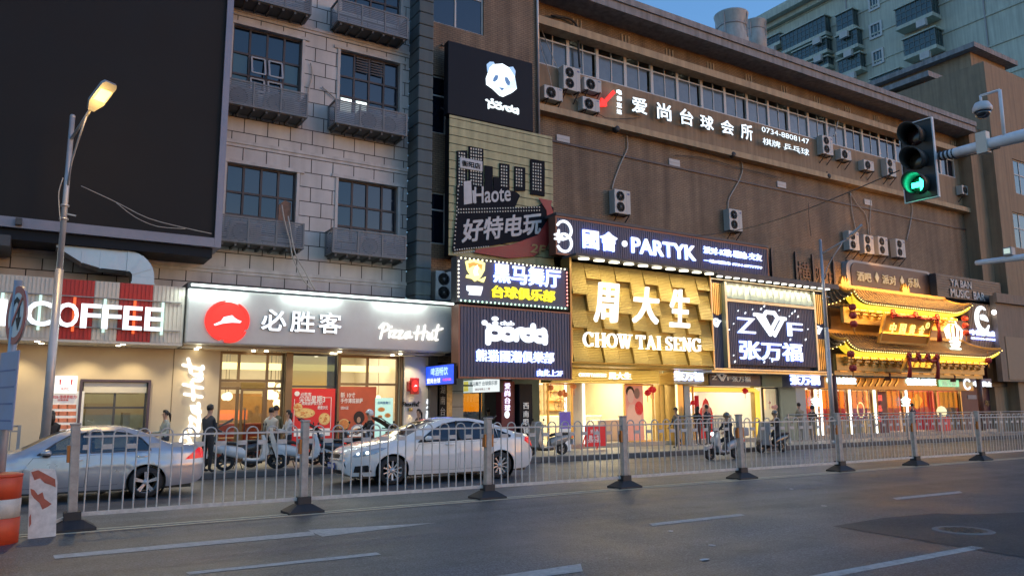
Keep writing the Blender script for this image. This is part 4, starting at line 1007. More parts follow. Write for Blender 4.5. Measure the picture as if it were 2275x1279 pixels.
# ---- big wall lettering
Y = 22.35
wl = thing('wall_lettering', 'six big white glowing wall characters with a phone number under the window strip', 'wall sign', (25,Y,12.6))
WALLW = E('wall_letter_light', (.80,.93,1), 1.35)
for ch, *q in (('爱',1403,213,1438,256),('尚',1459,226,1492,271),('台',1510,239,1541,282),('球',1555,253,1586,292),('会',1601,264,1631,302),('所',1645,273,1673,314)):
    g = MB(); textpx(g, ch, *q, Y, .07, .05, 0, 1); build('letter', g, [WALLW, M_SIDE], wl)
letters(wl, '0734-8808147', (1692,281,1798,321), Y, .05, .012, WALLW); letters(wl, '棋牌 乒乓球', (1694,305,1798,347), Y, .05, .02, WALLW)
for i, ch in enumerate('电梯直达'):
    g = MB(); textpx(g, ch, 1371, 198+i*14.5, 1382, 211+i*14.5, Y, .04, .03); build('small_letter', g, WALLW, wl)
g = MB(); P4 = [XZ(u,v,Y-.02) for u, v in ((1331,237),(1337,217),(1343,222),(1363,200),(1368,207),(1348,228),(1349,236))]; g.prism(P4, Y-.02, Y+.06)
build('arrow_sign', g, REDL, label='glowing red arrow sign pointing down left beside the small white characters', cat='arrow sign')
# ---- gold jeweller front
Y = 20.4
M_GOLDR, tt, b_ = nodes('gold_ribbed_tray')
b_.inputs['Base Color'].default_value = (.62,.43,.14,1); b_.inputs['Metallic'].default_value = .75; b_.inputs['Roughness'].default_value = .36
p_ = pos_node(tt); wv = tt.nodes.new('ShaderNodeTexWave'); wv.bands_direction = 'Z'; wv.inputs['Scale'].default_value = 5.5; tt.links.new(p_, wv.inputs[0]); 
wv2 = tt.nodes.new('ShaderNodeTexWave'); wv2.bands_direction = 'X'; wv2.inputs['Scale'].default_value = 5.5; tt.links.new(p_, wv2.inputs[0])
ad_ = tt.nodes.new('ShaderNodeMath'); tt.links.new(wv.outputs['Fac'], ad_.inputs[0]); tt.links.new(wv2.outputs['Fac'], ad_.inputs[1])
bp_ = tt.nodes.new('ShaderNodeBump'); bp_.inputs['Strength'].default_value = .7; bp_.inputs['Distance'].default_value = .03; tt.links.new(ad_.outputs[0], bp_.inputs['Height']); tt.links.new(bp_.outputs[0], b_.inputs['Normal'])
gf = thing('jeweller_sign', 'gold woven-tray panel with three brush-style white characters under a row of lamps', 'shop sign', (18.2,Y,3))
x0, x1, z0, z1 = 15.02, 21.52, 3.02, 6.40; nc = 10; cw = (x1-x0)/nc
g = MB(); g.box(x0, x1, Y+.12, Y+.4, z0, z1); g.box(x0-.08, x0, Y-.1, Y+.4, z0, z1+.1); g.box(x1, x1+.05, Y-.05, Y+.4, z0, z1+.1); build('backing', g, M_GOLDD, gf)
for i in range(nc):
    ch_ = 1.13; off = 0 if i % 2 == 0 else .56; zt_ = z1
    if off: segs = [(z1, z1-.56)] + [(z1-.56-ch_*k, z1-.56-ch_*(k+1)) for k in range(3)]
    else: segs = [(z1-ch_*k, z1-ch_*(k+1)) for k in range(3)]
    for (za, zb_) in segs:
        zb_ = max(zb_, z0)
        if za-zb_ < .1: continue
        a, b = x0+i*cw+.008, x0+(i+1)*cw-.008; dp = .17*(za-zb_)/1.13
        g = MB(); g.raw([(a,Y+.02-dp,zb_+.03),(b,Y+.02-dp,zb_+.03),(b,Y+.10,za),(a,Y+.10,za),(a,Y+.118,zb_+.03),(b,Y+.118,zb_+.03),(a,Y+.118,za),(b,Y+.118,za)], [(0,1,2,3),(0,4,5,1),(0,3,6,4),(1,5,7,2)])
        build('tray', g, M_GOLDR, gf)
g = MB(); g.box(x0-.1, x1+.05, Y-.50, Y+.3, z1+.1, z1+.18); build('top_canopy', g, M_STEEL, gf)
for i in range(nc):
    xx = x0+(i+.5)*cw; g = MB(); g.bar((xx-.2,Y-.38,z1+.03), (xx+.2,Y-.32,z1+.06), .11, .05); build('spot_lamp', g, E('warm_lamp', (1,.93,.70), 5), gf)
area('jeweller front light', ((x0+x1)/2, Y-.42, z1+.0), 6.3, .12, 105, (1,.87,.47), (R(-15),0,0)); area('jeweller front light', ((x0+x1)/2, Y-.75, z0+.02), 6.3, .2, 62, (1,.87,.47), (R(160),0,0))  # the lower of the two is an added uplight with no fixture
for ch, *q in (('周',1320,625,1379,718),('大',1405,634,1467,720),('生',1487,640,1535,728)):
    g = MB(); textpx(g, ch, *q, Y-.26, .08, .04, 0, 1, .12); build('letter', g, [WARM, WARM], gf)
# serif capitals drawn as strokes: thick/thin stems with slab serifs
def serif(mb, s, x0, x1, z0, z1, y, dep, m=0):
    wds = {'I': .45, 'W': 1.35, 'S': .75, 'E': .85, 'T': .9, ' ': .25}
    tot = sum(wds.get(c, 1.)+.12 for c in s)-.12; k = (x1-x0)/tot; h = z1-z0; x = x0; tk, tn, sf = .20*k, .085*k, .07*h; n_ = 0
    for c in s:
        w_ = wds.get(c, 1.)*k
        def P(a, b): return (x+a*w_, z0+b*h)
        def st(pts, wd):
            nonlocal n_; n_ += 1; mb.stroke([P(*p) for p in pts], wd, y-.0008*(n_ % 7), dep, m, caps=False)
        def sr(a, b, ww=.34): st([(a-ww/2/(w_/k), b+(.035 if b < .5 else -.035)), (a+ww/2/(w_/k), b+(.035 if b < .5 else -.035))], sf)
        def arc(s0, e0, cx=.5, cz=.5, rx=.42, rz=.47, n=16): 
            pts = [(cx+rx*math.cos(R(s0+(e0-s0)*i/n)), cz+rz*math.sin(R(s0+(e0-s0)*i/n))) for i in range(n+1)]
            nonlocal n_; n_ += 1
            mb.stroke([P(*p) for p in pts], [tn+(tk-tn)*abs(math.cos(R(s0+(e0-s0)*i/n))) for i in range(n+1)], y-.0008*(n_ % 7), dep, m, caps=False)
        if c in 'CG':
            arc(40, 320); st([(.86,.98),(.86,.68)], tn)
            if c == 'G': st([(.84,.06),(.84,.42)], tk); sr(.82,.47+.03)
            else: st([(.86,.05),(.86,.25)], tn)
        elif c == 'O': arc(0, 360)
        elif c == 'H':
            for a in (.17,.83): st([(a,0),(a,1)], tk); sr(a,0); sr(a,1)
            st([(.17,.5),(.83,.5)], tn)
        elif c == 'W':
            st([(.10,1),(.32,0)], tk); st([(.32,0),(.52,.95)], tn); st([(.48,1),(.70,0)], tk); st([(.70,0),(.92,.98)], tn)
            for a in (.10,.48,.91): sr(a,1,.4)
        elif c == 'T': st([(.5,0),(.5,1)], tk); st([(.03,.955),(.97,.955)], tn); st([(.05,1),(.05,.72)], tn); st([(.95,1),(.95,.72)], tn); sr(.5,0,.4)
        elif c == 'A': st([(.12,0),(.5,1)], tn); st([(.46,1),(.86,0)], tk); st([(.26,.33),(.72,.33)], tn); sr(.12,0,.34); sr(.86,0,.36)
        elif c == 'I': st([(.5,0),(.5,1)], tk); sr(.5,0,.36); sr(.5,1,.36)
        elif c == 'S':
            pts = [(.86,.80),(.70,.96),(.40,.97),(.16,.82),(.20,.62),(.5,.5),(.82,.37),(.84,.16),(.60,.03),(.30,.04),(.12,.2)]
            n_ += 1; mb.stroke([P(*p) for p in pts], [tn,tn*1.1,tn*1.2,tk*.7,tk*.9,tk,tk*.9,tk*.7,tn*1.2,tn*1.1,tn], y-.0008*(n_ % 7), dep, m, caps=False); st([(.86,1),(.86,.7)], tn); st([(.12,0),(.12,.3)], tn)
        elif c == 'E': st([(.25,0),(.25,1)], tk); st([(.05,.955),(.92,.955)], tn); st([(.05,.045),(.95,.045)], tn); st([(.25,.5),(.72,.5)], tn); st([(.92,1),(.92,.72)], tn); st([(.94,0),(.94,.3)], tn)
        elif c == 'N': st([(.17,0),(.17,1)], tn); st([(.12,1),(.83,0)], tk); st([(.83,0),(.83,1)], tn); sr(.17,0); sr(.15,1); sr(.83,1)
        x += w_+.12*k
    return mb
a = rect(1295, 737, 1557, 781, Y-.2); g = MB(); serif(g, 'CHOW TAI SENG', a[0], a[1], a[2], a[3], Y-.25, .07); build('lettering', g, WARM, gf)
# ---- ZWF front
Y = 20.6
zw = thing('jeweller_sign', 'dark ribbed sign front with diamond logo, pleated metal top and gold side bars', 'shop sign', (25,Y,2.9))
x0, x1, z0, z1 = 21.68, 28.60, 2.93, 6.40; M_CHAMP = M('champagne_metal', (.45,.44,.33), .35, .6, var=.1)
xi0, xi1 = XZ(1609,700,Y)[0], XZ(1803,720,Y)[0]
g = MB(); g.box(x0, x1, Y+.05, Y+.4, z0, z1); ribs(g, x0+.05, x1-.05, z0+.05, z1-.05, Y+.05, .085, .04, .02); build('backing', g, M_NAVY, zw)
g = MB(); g.box(xi0, xi1, Y-.12, Y+.028, z0+.22, 5.55); ribs(g, xi0, xi1, z0+.24, 5.53, Y-.12, .10, .05, .02); build('panel', g, M_NAVY, zw)
g = MB(); 
for a, b, c, d in ((x0,x1,z0,z0+.06),(x0,x1,z1-.04,z1)): g.box(a, b, Y-.14, Y+.03, c, d)
g.box(x0, x0+.05, Y-.13, Y+.03, z0+.06, z1-.04); g.box(x1-.05, x1, Y-.13, Y+.03, z0+.06, z1-.04); g.box(xi0-.1, xi0-.002, Y-.18, Y+.027, z0+.08, z1-.1); g.box(xi1+.002, xi1+.1, Y-.18, Y+.027, z0+.08, z1-.1); g.box(xi0, xi1, Y-.18, Y-.125, 5.56, 5.66)
build('frame', g, M_CHAMP, zw)
g = MB(); n = 15; pw = (xi1-xi0)/n
for i in range(n):
    a = xi0+i*pw; b = a+pw; m_ = (a+b)/2
    g.raw([(a,Y-.12,5.67),(m_,Y-.30,5.67),(b,Y-.12,5.67),(m_,Y-.05,6.34),(a,Y-.02,6.34),(b,Y-.02,6.34)], [(0,1,3),(1,2,3),(0,3,4),(2,5,3),(0,2,1)])
build('pleated_top', g, M_CHAMP, zw)
for side, xa, xb in ((0, x0+.1, xi0-.12), (1, xi1+.12, x1-.08)):
    for zz0, zz1 in (((5.0, 6.25),) if side == 0 else ((4.95, 6.25), (3.05, 4.35))):
        g = MB(); n = 6
        for i in range(n): xx = xa+(xb-xa)*(i+.7)/n; g.box(xx-.028, xx+.028, Y-.02, Y+.028, zz0+.04*abs(i-2.5)*(1 if zz0 > 4.5 else 0), zz1)
        build('gold_bars', g, M_GOLD, zw)
def wlogo(mb, u0, v0, u1, v1, Y, dep, k=1.):
    a = rect(u0, v0, u1, v1, Y); f = lambda x, z: (a[0]+x*(a[1]-a[0]), a[2]+z*(a[3]-a[2])); wd = .085*(a[1]-a[0])*k
    mb.stroke([f(.08,.82),(f(.48,.02))], wd, Y, dep); mb.stroke([f(.0,.83),f(.2,.81)], wd*.9, Y-.002, dep)
    mb.stroke([f(.28,.78),f(.38,.97),f(.64,.96),f(.74,.75),f(.5,.18),f(.28,.78)], wd, Y-.004, dep)
    mb.stroke([f(.93,.74),f(.62,.02),f(.5,.18)], wd, Y-.006, dep); mb.stroke([f(.82,.76),f(1,.74)], wd*.9, Y-.008, dep)
    return mb
Yt = Y-.19
letters(zw, 'Z', (1638,704,1680,741), Yt, .06, .0); g = MB(); wlogo(g, 1677, 689, 1748, 746, Yt, .06); build('diamond_logo', g, WHT, zw)
letters(zw, 'F', (1750,716,1785,748), Yt, .06, .0); letters(zw, '张万福', (1644,755,1785,803), Yt, .06, .035)
for q in ((1581,707,1602,725), (1808,724,1827,741)): g = MB(); wlogo(g, *q, Y-.04, .05, 1.4); build('small_logo', g, WHT, zw)
random.seed(3)
STARS = [(1656,695),(1691,686),(1698,680),(1760,696),(1766,691),(1773,703),(1790,754),(1756,754),(1633,803),(1698,804),(1716,802),(1640,690),(1672,687),(1731,689),(1630,719),(1620,732),(1795,731),(1710,795),(1630,789),(1754,702)]
for i, (u, v) in enumerate(STARS):
    p = XZ(u, v, Yt+.02); s_ = .045 if i < 11 else .028
    g = MB(); g.prism([(p[0]-s_*.6,p[1]-s_),(p[0]+s_*.5,p[1]-s_*.3),(p[0]+s_*.7,p[1]+s_*1.1),(p[0]-s_*.3,p[1]+s_*.5)], Yt, Yt+.045); build('glitter_light', g, WHT, zw)
g = MB(); g.box(x0, x1+.4, Y-.5, YB-.004, z1+.06, z1+.26); build('canopy', g, M_STEEL, zw)
for i in range(15):
    xx = x0+.25+i*.46; g = MB(); g.bar((xx-.13,Y-.40,z1+.02), (xx+.13,Y-.36,z1+.045), .08, .04); build('spot_lamp', g, E('neutral_lamp', (1,.97,.84), 6), zw)
area('logo front light', ((x0+x1)/2, Y-.40, z1-.02), 6.6, .1, 80, (1,.95,.72), (R(-16),0,0))
# ---- bar signs over the pagoda
Y = 21.9
br_ = thing('bar_sign', 'brown boxy bar sign with rounded ends and unlit cream characters 酒吧 派对 乐队', 'bar sign', (38,Y,7))
def rrect(x0, x1, z0, z1, r, n=6):
    P = []
    for cx, cz, s in ((x1-r,z1-r,0),(x0+r,z1-r,90),(x0+r,z0+r,180),(x1-r,z0+r,270)):
        P += [(cx+r*math.cos(R(s+90*i/n)), cz+r*math.sin(R(s+90*i/n))) for i in range(n+1)]
    return P
xa, za = XZ(1890,584,Y); xb, zb_ = XZ(2072,668,Y); zt_ = XZ(1960,592,Y)[1]
g = MB(); g.prism(rrect(xa, xb, zb_-.2, zt_, .4), Y, Y+.5); build('panel', g, M('brown_sign_slats', (.10,.055,.04), .5, var=.2), br_)
g = MB(); ro = rrect(xa-.3, xb+.3, zb_-.25, zt_+.12, .5); g.prism(ro, Y+.05, Y+.55); build('surround', g, M_ACG, br_)
M_CRL = M('cream_letter_glow', (.55,.45,.30), .5, emit=(1,.7,.35), es=.25)  # unlit letters given a faint glow in the material
letters(br_, '酒吧', (1904,602,1937,627), Y-.05, .04, .01, M_CRL); letters(br_, '派对', (1960,609,1992,634), Y-.05, .04, .01, M_CRL); letters(br_, '乐队', (2017,616,2045,640), Y-.05, .04, .01, M_CRL)
for u, v in ((1949,616),(2005,624)):
    p = XZ(u, v, Y-.05); g = MB(); g.prism([(p[0]-.16,p[1]),(p[0],p[1]-.26),(p[0]+.16,p[1]),(p[0],p[1]+.26)], Y-.05, Y-.01); build('diamond', g, M_CRL, br_)
yb_ = thing('bar_sign', 'dark slatted bar sign with plain grey capitals on two lines', 'bar sign', (45,21.5,7))
xa, za = XZ(2078,602,21.5); xb, zb_ = XZ(2226,676,21.5)
g = MB(); g.box(xa, xb, 21.5, 21.85, zb_, za-.1); k = 0; zz = zb_
while zz < za-.25: g.box(xa, xb, 21.475, 21.499, zz+.02, zz+.1); zz += .13
build('panel', g, M('charcoal_slats', (.05,.05,.055), .5, var=.15), yb_)
M_GL = M('dull_white_letter', (.50,.50,.50), .5)
letters(yb_, 'YA BAN', (2111,619,2159,642), 21.44, .03, .04, M_GL); letters(yb_, 'MUSIC  BAR', (2111,640,2189,668), 21.44, .03, .04, M_GL)
# ---- orange-lit recess between the party sign and the pagoda
og = thing('old_signboard', 'old unlit signboard with brown posts in the orange-lit gap above the diamond logo', 'signboard', (28,22.2,6.3))
x0 = XZ(1712,580,22.2)[0]; x1 = XZ(1880,590,22.2)[0]
g = MB(); g.box(x0, x0+(x1-x0)*.30, 22.2, 22.25, 6.75, 8.35); g.box(x0+(x1-x0)*.31, x1, 22.22, 22.25, 6.75, 8.3); build('board', g, M_YB, og)
for f in (0, .30, .52, .80, 1): g = MB(); xx = x0+(x1-x0)*f; g.box(xx-.05, xx+.05, 22.1, 22.19, 6.6, 8.45); build('post', g, M_FRAMED, og)
for (s, f0, f1, za_, zb2) in (('横', .32, .5, 8.05, 7.1), ('阳', .55, .68, 7.9, 7.1), ('2F', .66, .8, 7.7, 7.2)):
    g = MB(); text(g, s, x0+(x1-x0)*f0, x0+(x1-x0)*f1, zb2, za_, 22.17, .03, .0); build('letter', g, M('faded_brown_letter', (.16,.08,.05), .6), og)
spot('orange flood light', (x1-.3, 21.2, 6.9), 170, (1,.42,.08), 110, .8, (x1-1.2, 22.6, 7.6))
spot('orange flood light', (x1+1.6, 21.0, 8.3), 110, (1,.45,.1), 130, .9, (x1+2.4, 22.6, 10.2))
# ================================================================== shop fronts
M_BEIGE = M('beige_render', (.55,.46,.33), .7, var=.06, scale=2)
M_BRONZE = M('bronze_frame', (.20,.13,.07), .38, .6, var=.1)
M_CREAMI = M('cream_interior', (.64,.56,.42), .8, var=.08, scale=2)
M_FLOORI = M('shop_floor_tile', (.45,.40,.33), .3, var=.08)
M_WOODI = M('wood_interior', (.28,.16,.08), .5, var=.2, scale=6)
G_SHOP = GLASS('shop_glass', (.93,.95,.93), .05)
G_DARK = GLASS('tinted_shop_glass', (.10,.12,.12), .20)
LAMPW = E('downlight', (1,.90,.62), 12)
def frame_grid(mb, x0, x1, z0, z1, y, xs=(), zs=(), wd=.05, dp=.08, m=0):
    mb.box(x0, x0+wd, y-dp/2, y+dp/2, z0, z1, m); mb.box(x1-wd, x1, y-dp/2, y+dp/2, z0, z1, m)
    for x in xs: mb.box(x-wd/2, x+wd/2, y-dp/2+.003, y+dp/2-.003, z0, z1, m)
    X = [x0+wd/2]+sorted(xs)+[x1-wd/2]
    for i in range(len(X)-1):
        for z in [z0+wd/2, z1-wd/2]+list(zs): mb.box(X[i]+wd/2, X[i+1]-wd/2, y-dp/2+.005, y+dp/2-.005, z-wd/2, z+wd/2, m)
def window_part(parent, x0, x1, z0, z1, y, xs=(), zs=(), mat=None, glass=None, name='window', wd=.05):
    g = MB(); frame_grid(g, x0, x1, z0, z1, y, xs, zs, wd); fr = build(name, g, mat or M_BRONZE, parent)
    g = MB(); g.poly([(x0,y,z0),(x1,y,z0),(x1,y,z1),(x0,y,z1)]); build('pane', g, glass or G_SHOP, fr); return fr
def interior(parent, x0, x1, y0, y1, z0, z1, mat, power, col, floor=None, nl=1, ceil=None):
    g = MB(); g.poly([(x0,y1,z0),(x1,y1,z0),(x1,y1,z1),(x0,y1,z1)]); g.poly([(x0,y0,z0),(x0,y1,z0),(x0,y1,z1),(x0,y0,z1)]); g.poly([(x1,y0,z0),(x1,y0,z1),(x1,y1,z1),(x1,y1,z0)])
    g.poly([(x0,y0,z1),(x0,y1,z1),(x1,y1,z1),(x1,y0,z1)], 1); build('interior_wall', g, [mat, ceil or mat], parent)
    g = MB(); g.poly([(x0,y0,z0),(x1,y0,z0),(x1,y1,z0),(x0,y1,z0)]); build('shop_floor', g, floor or M_FLOORI, parent)
    for i in range(nl):
        xx = x0+(i+.5)*(x1-x0)/nl
        area('shop ceiling light', (xx, (y0+y1)/2, z1-.06), (x1-x0)/nl*.7, (y1-y0)*.6, power/nl, col)
X_ = lambda u, v=900, Y=21.9: XZ(u, v, Y)[0]
Y = 21.9; zf = SZ+.004; zc = 3.15
# ---------------- chicken counter + pizza restaurant
sf = thing('restaurant', 'beige restaurant front with a bronze glazed entrance under the grey hat sign', 'restaurant', (4,Y,SZ))
wx0, wx1 = X_(180,900), X_(326,900); ex0, ex1 = X_(484,900), X_(630,900); dx0, dx1 = X_(645,900), X_(748,900); px0, px1 = X_(752,900), X_(886,900); bx1 = X_(946,900)
wz0, wz1 = SZ+.0, XZ(250,847,Y)[1]
g = MB(); holes = [(wx0,wx1,.95,wz1),(ex0,ex1,zf,zc-.02),(dx0,dx1,zf,zc-.02),(px0,px1,zf,zc-.02)]
wall_holes(g, -8, bx1, zf-.02, zc, Y, holes, .18, 0, 0); build('wall', g, M_BEIGE, sf)
g = MB(); g.box(-8, ex0, Y-.02, Y-.002, zf, .33); build('plinth', g, M('dark_plinth', (.06,.055,.05), .5), sf)
g = MB(); g.box(X_(379), X_(379)+.02, Y-.004, Y-.001, .34, zc); build('panel_joint', g, M('joint_brown', (.20,.15,.09), .7), sf)
for b in ((ex1, dx0, .12), (px1+.02, px1+.10, .05), (dx1, px0, .05)): g = MB(); g.box(b[0], b[1], Y-b[2], Y-.003, zf, zc); build('bronze_post', g, M_BRONZE, sf)
g = MB(); frame_grid(g, wx0-.06, wx1+.06, .9, wz1+.05, Y-.03, (), (), .06, .08); build('counter_surround', g, M('plum_metal', (.10,.07,.09), .4, .4), sf)
zm = XZ(250,905,Y)[1]
cw_ = window_part(sf, wx0, wx1, .95, wz1, Y+.1, [(wx0+wx1)/2], [zm], M_STEEL, G_SHOP, 'counter_window')
g = MB(); g.box(wx0+.03, wx1-.03, Y+.02, Y+.06, XZ(250,872,Y)[1], wz1-.02); build('roller_blind', g, M_CREAM, cw_)
fw = window_part(sf, ex0, ex1, zf, zc-.02, Y+.1, [X_(528), X_(592)], [XZ(560,845,Y)[1], XZ(560,862,Y)[1]], M_BRONZE, G_SHOP, 'entrance_glazing', .07)
g = MB(); g.box(ex0+.07, X_(592)-.03, Y+.06, Y+.14, XZ(560,862,Y)[1]+.04, XZ(560,845,Y)[1]-.04); build('transom_panel', g, M('bronze_panel', (.30,.20,.09), .4, .4), fw)
dr = MB(); a0, a1 = X_(534), X_(588); frame_grid(dr, a0, a1, zf+.02, XZ(560,863,Y)[1], Y+.02, (), (), .06, .05); db = build('door', dr, M_BRONZE, sf)
g = MB(); g.poly([(a0,Y+.02,zf+.05),(a1,Y+.02,zf+.05),(a1,Y+.02,2.3),(a0,Y+.02,2.3)]); build('pane', g, GLASS('door_glass', (.75,.72,.6), .06), db)
g = MB(); g.tube([(a0+.12,Y-.05,.9),(a0+.12,Y-.05,1.6)], .018, 8); build('handle', g, M_STEEL, db)
zq = XZ(700,858,Y)[1]
window_part(sf, dx0, dx1, zf, zc-.02, Y+.1, (), [zq], M_STEEL, G_DARK, 'tinted_window', .05)
window_part(sf, px0, px1, zf, zc-.02, Y+.1, [X_(817)], [XZ(817,853,Y)[1]], M_BRONZE, G_SHOP, 'display_window', .07)
interior(sf, ex0-.6, bx1-.3, Y+.2, Y+5.5, zf+.002, zc+.4, M_CREAMI, 260, (1,.94,.76), None, 3)
interior(sf, wx0-1.0, wx1+1.0, Y+.2, Y+3, zf+.002, zc, M('kitchen_wall', (.40,.40,.31), .6), 34, (1,.95,.75), None, 1)
g = MB(); g.box(wx0-.3, wx1+.3, Y+.9, Y+1.3, .16, 1.1); g.box(wx0+.2, wx0+.9, Y+1.6, Y+2.2, .16, 1.75); g.box(wx0+1.1, wx1-.2, Y+1.6, Y+2.2, .16, 1.5); g.box(wx0, wx1, Y+1.9, Y+2.1, 2.0, 2.1)
build('kitchen_counter', g, M('kitchen_steel', (.35,.34,.30), .35, .7), sf)
g = MB(); g.box(ex0-.5, bx1-.4, Y+3.2, Y+3.8, .16, 1.15); g.box(ex0-.5, bx1-.4, Y+5.1, Y+5.45, .16, 2.0); build('service_counter', g, M_WOODI, sf)
g = MB(); g.box(ex0-.2, ex0+1.5, Y+3.05, Y+3.15, 1.25, 1.55); build('menu_strip', g, E('menu_strip', (1,.25,.08), .8), sf)
g = MB(); g.box(ex0-.5, bx1-.4, Y+2.0, Y+2.1, 2.75, 2.95); build('cove_light', g, E('cove_light', (1,.82,.30), 2.2), sf)
for k, (u, v, r_) in enumerate(((507,880,.13),(500,881,.11),(602,852,.13),(600,876,.16),(610,879,.13),(616,896,.14),(622,860,.12),(690+150,884,.1))):
    p = onY(u, v, Y+2.4); g = MB(); g.ball(p, r_, 12); gl = build('globe_lamp', g, E('globe_lamp', (1,.83,.45), 2.6), sf)
    g = MB(); g.tube([(p.x,p.y,p.z+r_), (p.x,p.y,3.5)], .008, 5); build('cord', g, M_ACD, gl)
for k in range(5):
    xx = ex0+.3+k*1.05; g = MB(); g.bbox(xx, xx+.7, Y+1.5, Y+2.1, .72, .76, .01); g.tube([(xx+.35,Y+1.8,.16),(xx+.35,Y+1.8,.72)], .04, 8); build('dining_table', g, M_WOODI, sf)
    g = MB(); g.bbox(xx-.05, xx+.75, Y+2.25, Y+2.7, .16, .60, .05); g.bbox(xx-.05, xx+.75, Y+2.62, Y+2.74, .6, 1.15, .04); build('banquette', g, M('banquette_red', (.25,.04,.03), .6), sf)
for k in range(4):
    xx = ex0+.1+k*1.4; g = MB(); g.box(xx, xx+1.0, Y+5.40, Y+5.44, 1.3, 2.1); build('wall_picture', g, M('wall_picture', (.35,.16,.07), .5, var=.5, scale=4), sf)
# downlights in the soffit
for u, v in ((83,757),(92,763),(263,768),(274,765),(432,776),(442,770),(543,784),(592,779),(694,794),(708,790),(738,784),(756,780),(872,788),(890,785)):
    p = onZ(u, v, zb-.07) if u < 410 else onZ(u, v, 3.16); p.y = min(max(p.y, 20.95), 21.75); g = MB(); g.lathe([(.06,3.155),(.05,3.135),(.0001,3.135)], (p.x,p.y,0), 12); build('downlight', g, LAMPW, sf)
for x in (-2.2, -.3, 1.15, 2.2, 3.6, 5.1, 6.6, 8.1, 9.8): spot('soffit downlight', (x, 21.25, 3.1), 62, (1,.80,.45), 105, .7, (x, 21.85, .6))
# vertical script
vs = thing('wall_lettering', 'white glowing script climbing the beige wall beside the bronze entrance', 'wall sign', (X_(425),Y-.1,.5))
xa, xb = X_(402,900,Y-.1), X_(449,900,Y-.1); zz0, zz1 = XZ(425,1000,Y-.1)[1], XZ(425,797,Y-.1)[1]
g = MB(); pizza_script(g, lambda x, z: (xb-(z+.1)/1.3*(xb-xa), zz0+x/8.15*(zz1-zz0)), .082, Y-.10, .06); build('lettering', g, WARM, vs)
# white pier with round light sign, small black script and an up-down lamp
g = MB(); g.box(px1+.11, bx1, Y-.14, Y-.005, zf, zc-.005); build('white_pier', g, M('white_pier', (.62,.58,.55), .6, var=.05), sf)
pr_ = thing('blade_sign', 'small red blade sign with a white hat on the pale pier', 'blade sign', (X_(918),Y-.2,2.2))
g = MB(); a = rect(913,839,931,875,Y-.35); g.bbox(a[0], a[1], Y-.35, Y-.28, a[2], a[3], .01); g.box(a[0]-.05, a[0]+.02, Y-.30, Y-.14, a[2]+.1, a[3]-.1); build('panel', g, M_RED, pr_)
g = MB(); cx, cz = (a[0]+a[1])/2, (a[2]+a[3])/2; g.disc((cx,Y-.37,cz), .10, .17, 24, 0, .02); ds = build('glowing_disc', g, REDL, pr_)
g = MB(); g.prism([(cx-.06,cz-.02),(cx-.02,cz+.0),(cx,cz+.04),(cx+.03,cz+.03),(cx+.07,cz),(cx+.02,cz-.01)], Y-.376, Y-.371); build('hat', g, WHT, ds)
ws_ = thing('wall_lettering', 'small black script on the pale pier above the brass wall lamp', 'wall sign', (X_(913),Y-.16,1.9))
a = rect(894,891,932,902,Y-.15); g = MB(); pizza_script(g, lambda x, z: (a[0]+x/8.15*(a[1]-a[0]), a[2]+(z+.1)/1.3*(a[3]-a[2])), .022, Y-.16, .012); build('lettering', g, M_BLK, ws_)
p = onY(912, 909, Y-.2); wlp = thing('wall_lamp', 'brass up-and-down wall lamp on the pale pier', 'wall lamp', (p.x,Y-.15,p.z))
g = MB(); g.lathe([(.06,-.05),(.06,.05)], (p.x,Y-.22,p.z), 14); g.box(p.x-.02, p.x+.02, Y-.17, Y-.14, p.z-.03, p.z+.03); build('body', g, M_GOLD, wlp)
spot('wall lamp up', (p.x,Y-.22,p.z+.07), 5, (1,.75,.3), 70, .8, (p.x,Y-.14,p.z+.8)); spot('wall lamp down', (p.x,Y-.22,p.z-.07), 6, (1,.75,.3), 70, .8, (p.x,Y-.14,p.z-.8))
# ---------------- posters in the windows
def poster(name, lab, q, Y, mat, cat='poster', dep=.012):
    a = rect(*q, Y); t = thing(name, lab, cat, ((a[0]+a[1])/2, Y, a[2])); g = MB(); g.box(a[0], a[1], Y, Y+dep, a[2], a[3]); build('sheet', g, mat, t); return t, a
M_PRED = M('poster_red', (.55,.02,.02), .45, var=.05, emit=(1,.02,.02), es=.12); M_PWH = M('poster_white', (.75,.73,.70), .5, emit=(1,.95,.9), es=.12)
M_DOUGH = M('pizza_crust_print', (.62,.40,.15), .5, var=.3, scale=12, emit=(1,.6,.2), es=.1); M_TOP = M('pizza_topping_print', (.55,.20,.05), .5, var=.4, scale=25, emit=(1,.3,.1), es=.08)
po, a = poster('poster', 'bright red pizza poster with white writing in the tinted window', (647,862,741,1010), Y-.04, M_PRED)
letters(po, '必胜客', (668,871,692,879), Y-.048, .004, .03, M_PWH); letters(po, '尖叫星期3', (665,878,722,894), Y-.048, .004, .035, M_PWH); letters(po, '周周披萨买1送1', (670,892,716,899), Y-.048, .004, .03, M_PWH); letters(po, '绝套59元', (706,900,728,909), Y-.048, .004, .03, M_PWH)
g = MB(); g.disc((XZ(659,874,Y)[0],Y-.047,XZ(659,874,Y)[1]), .075, .07, 16, 0, .003); g.box(a[0]+.1, a[0]+.115, Y-.046, Y-.041, a[2]+.75, a[3]-.3); g.box(a[1]-.125, a[1]-.11, Y-.046, Y-.041, a[2]+.75, a[3]-.25); g.box(a[1]-.35, a[1]-.126, Y-.046, Y-.041, a[3]-.262, a[3]-.25); g.box(a[0]+.12, a[1]-.13, Y-.046, Y-.041, a[2]+.55, a[2]+.76); build('print', g, M_PWH, po)
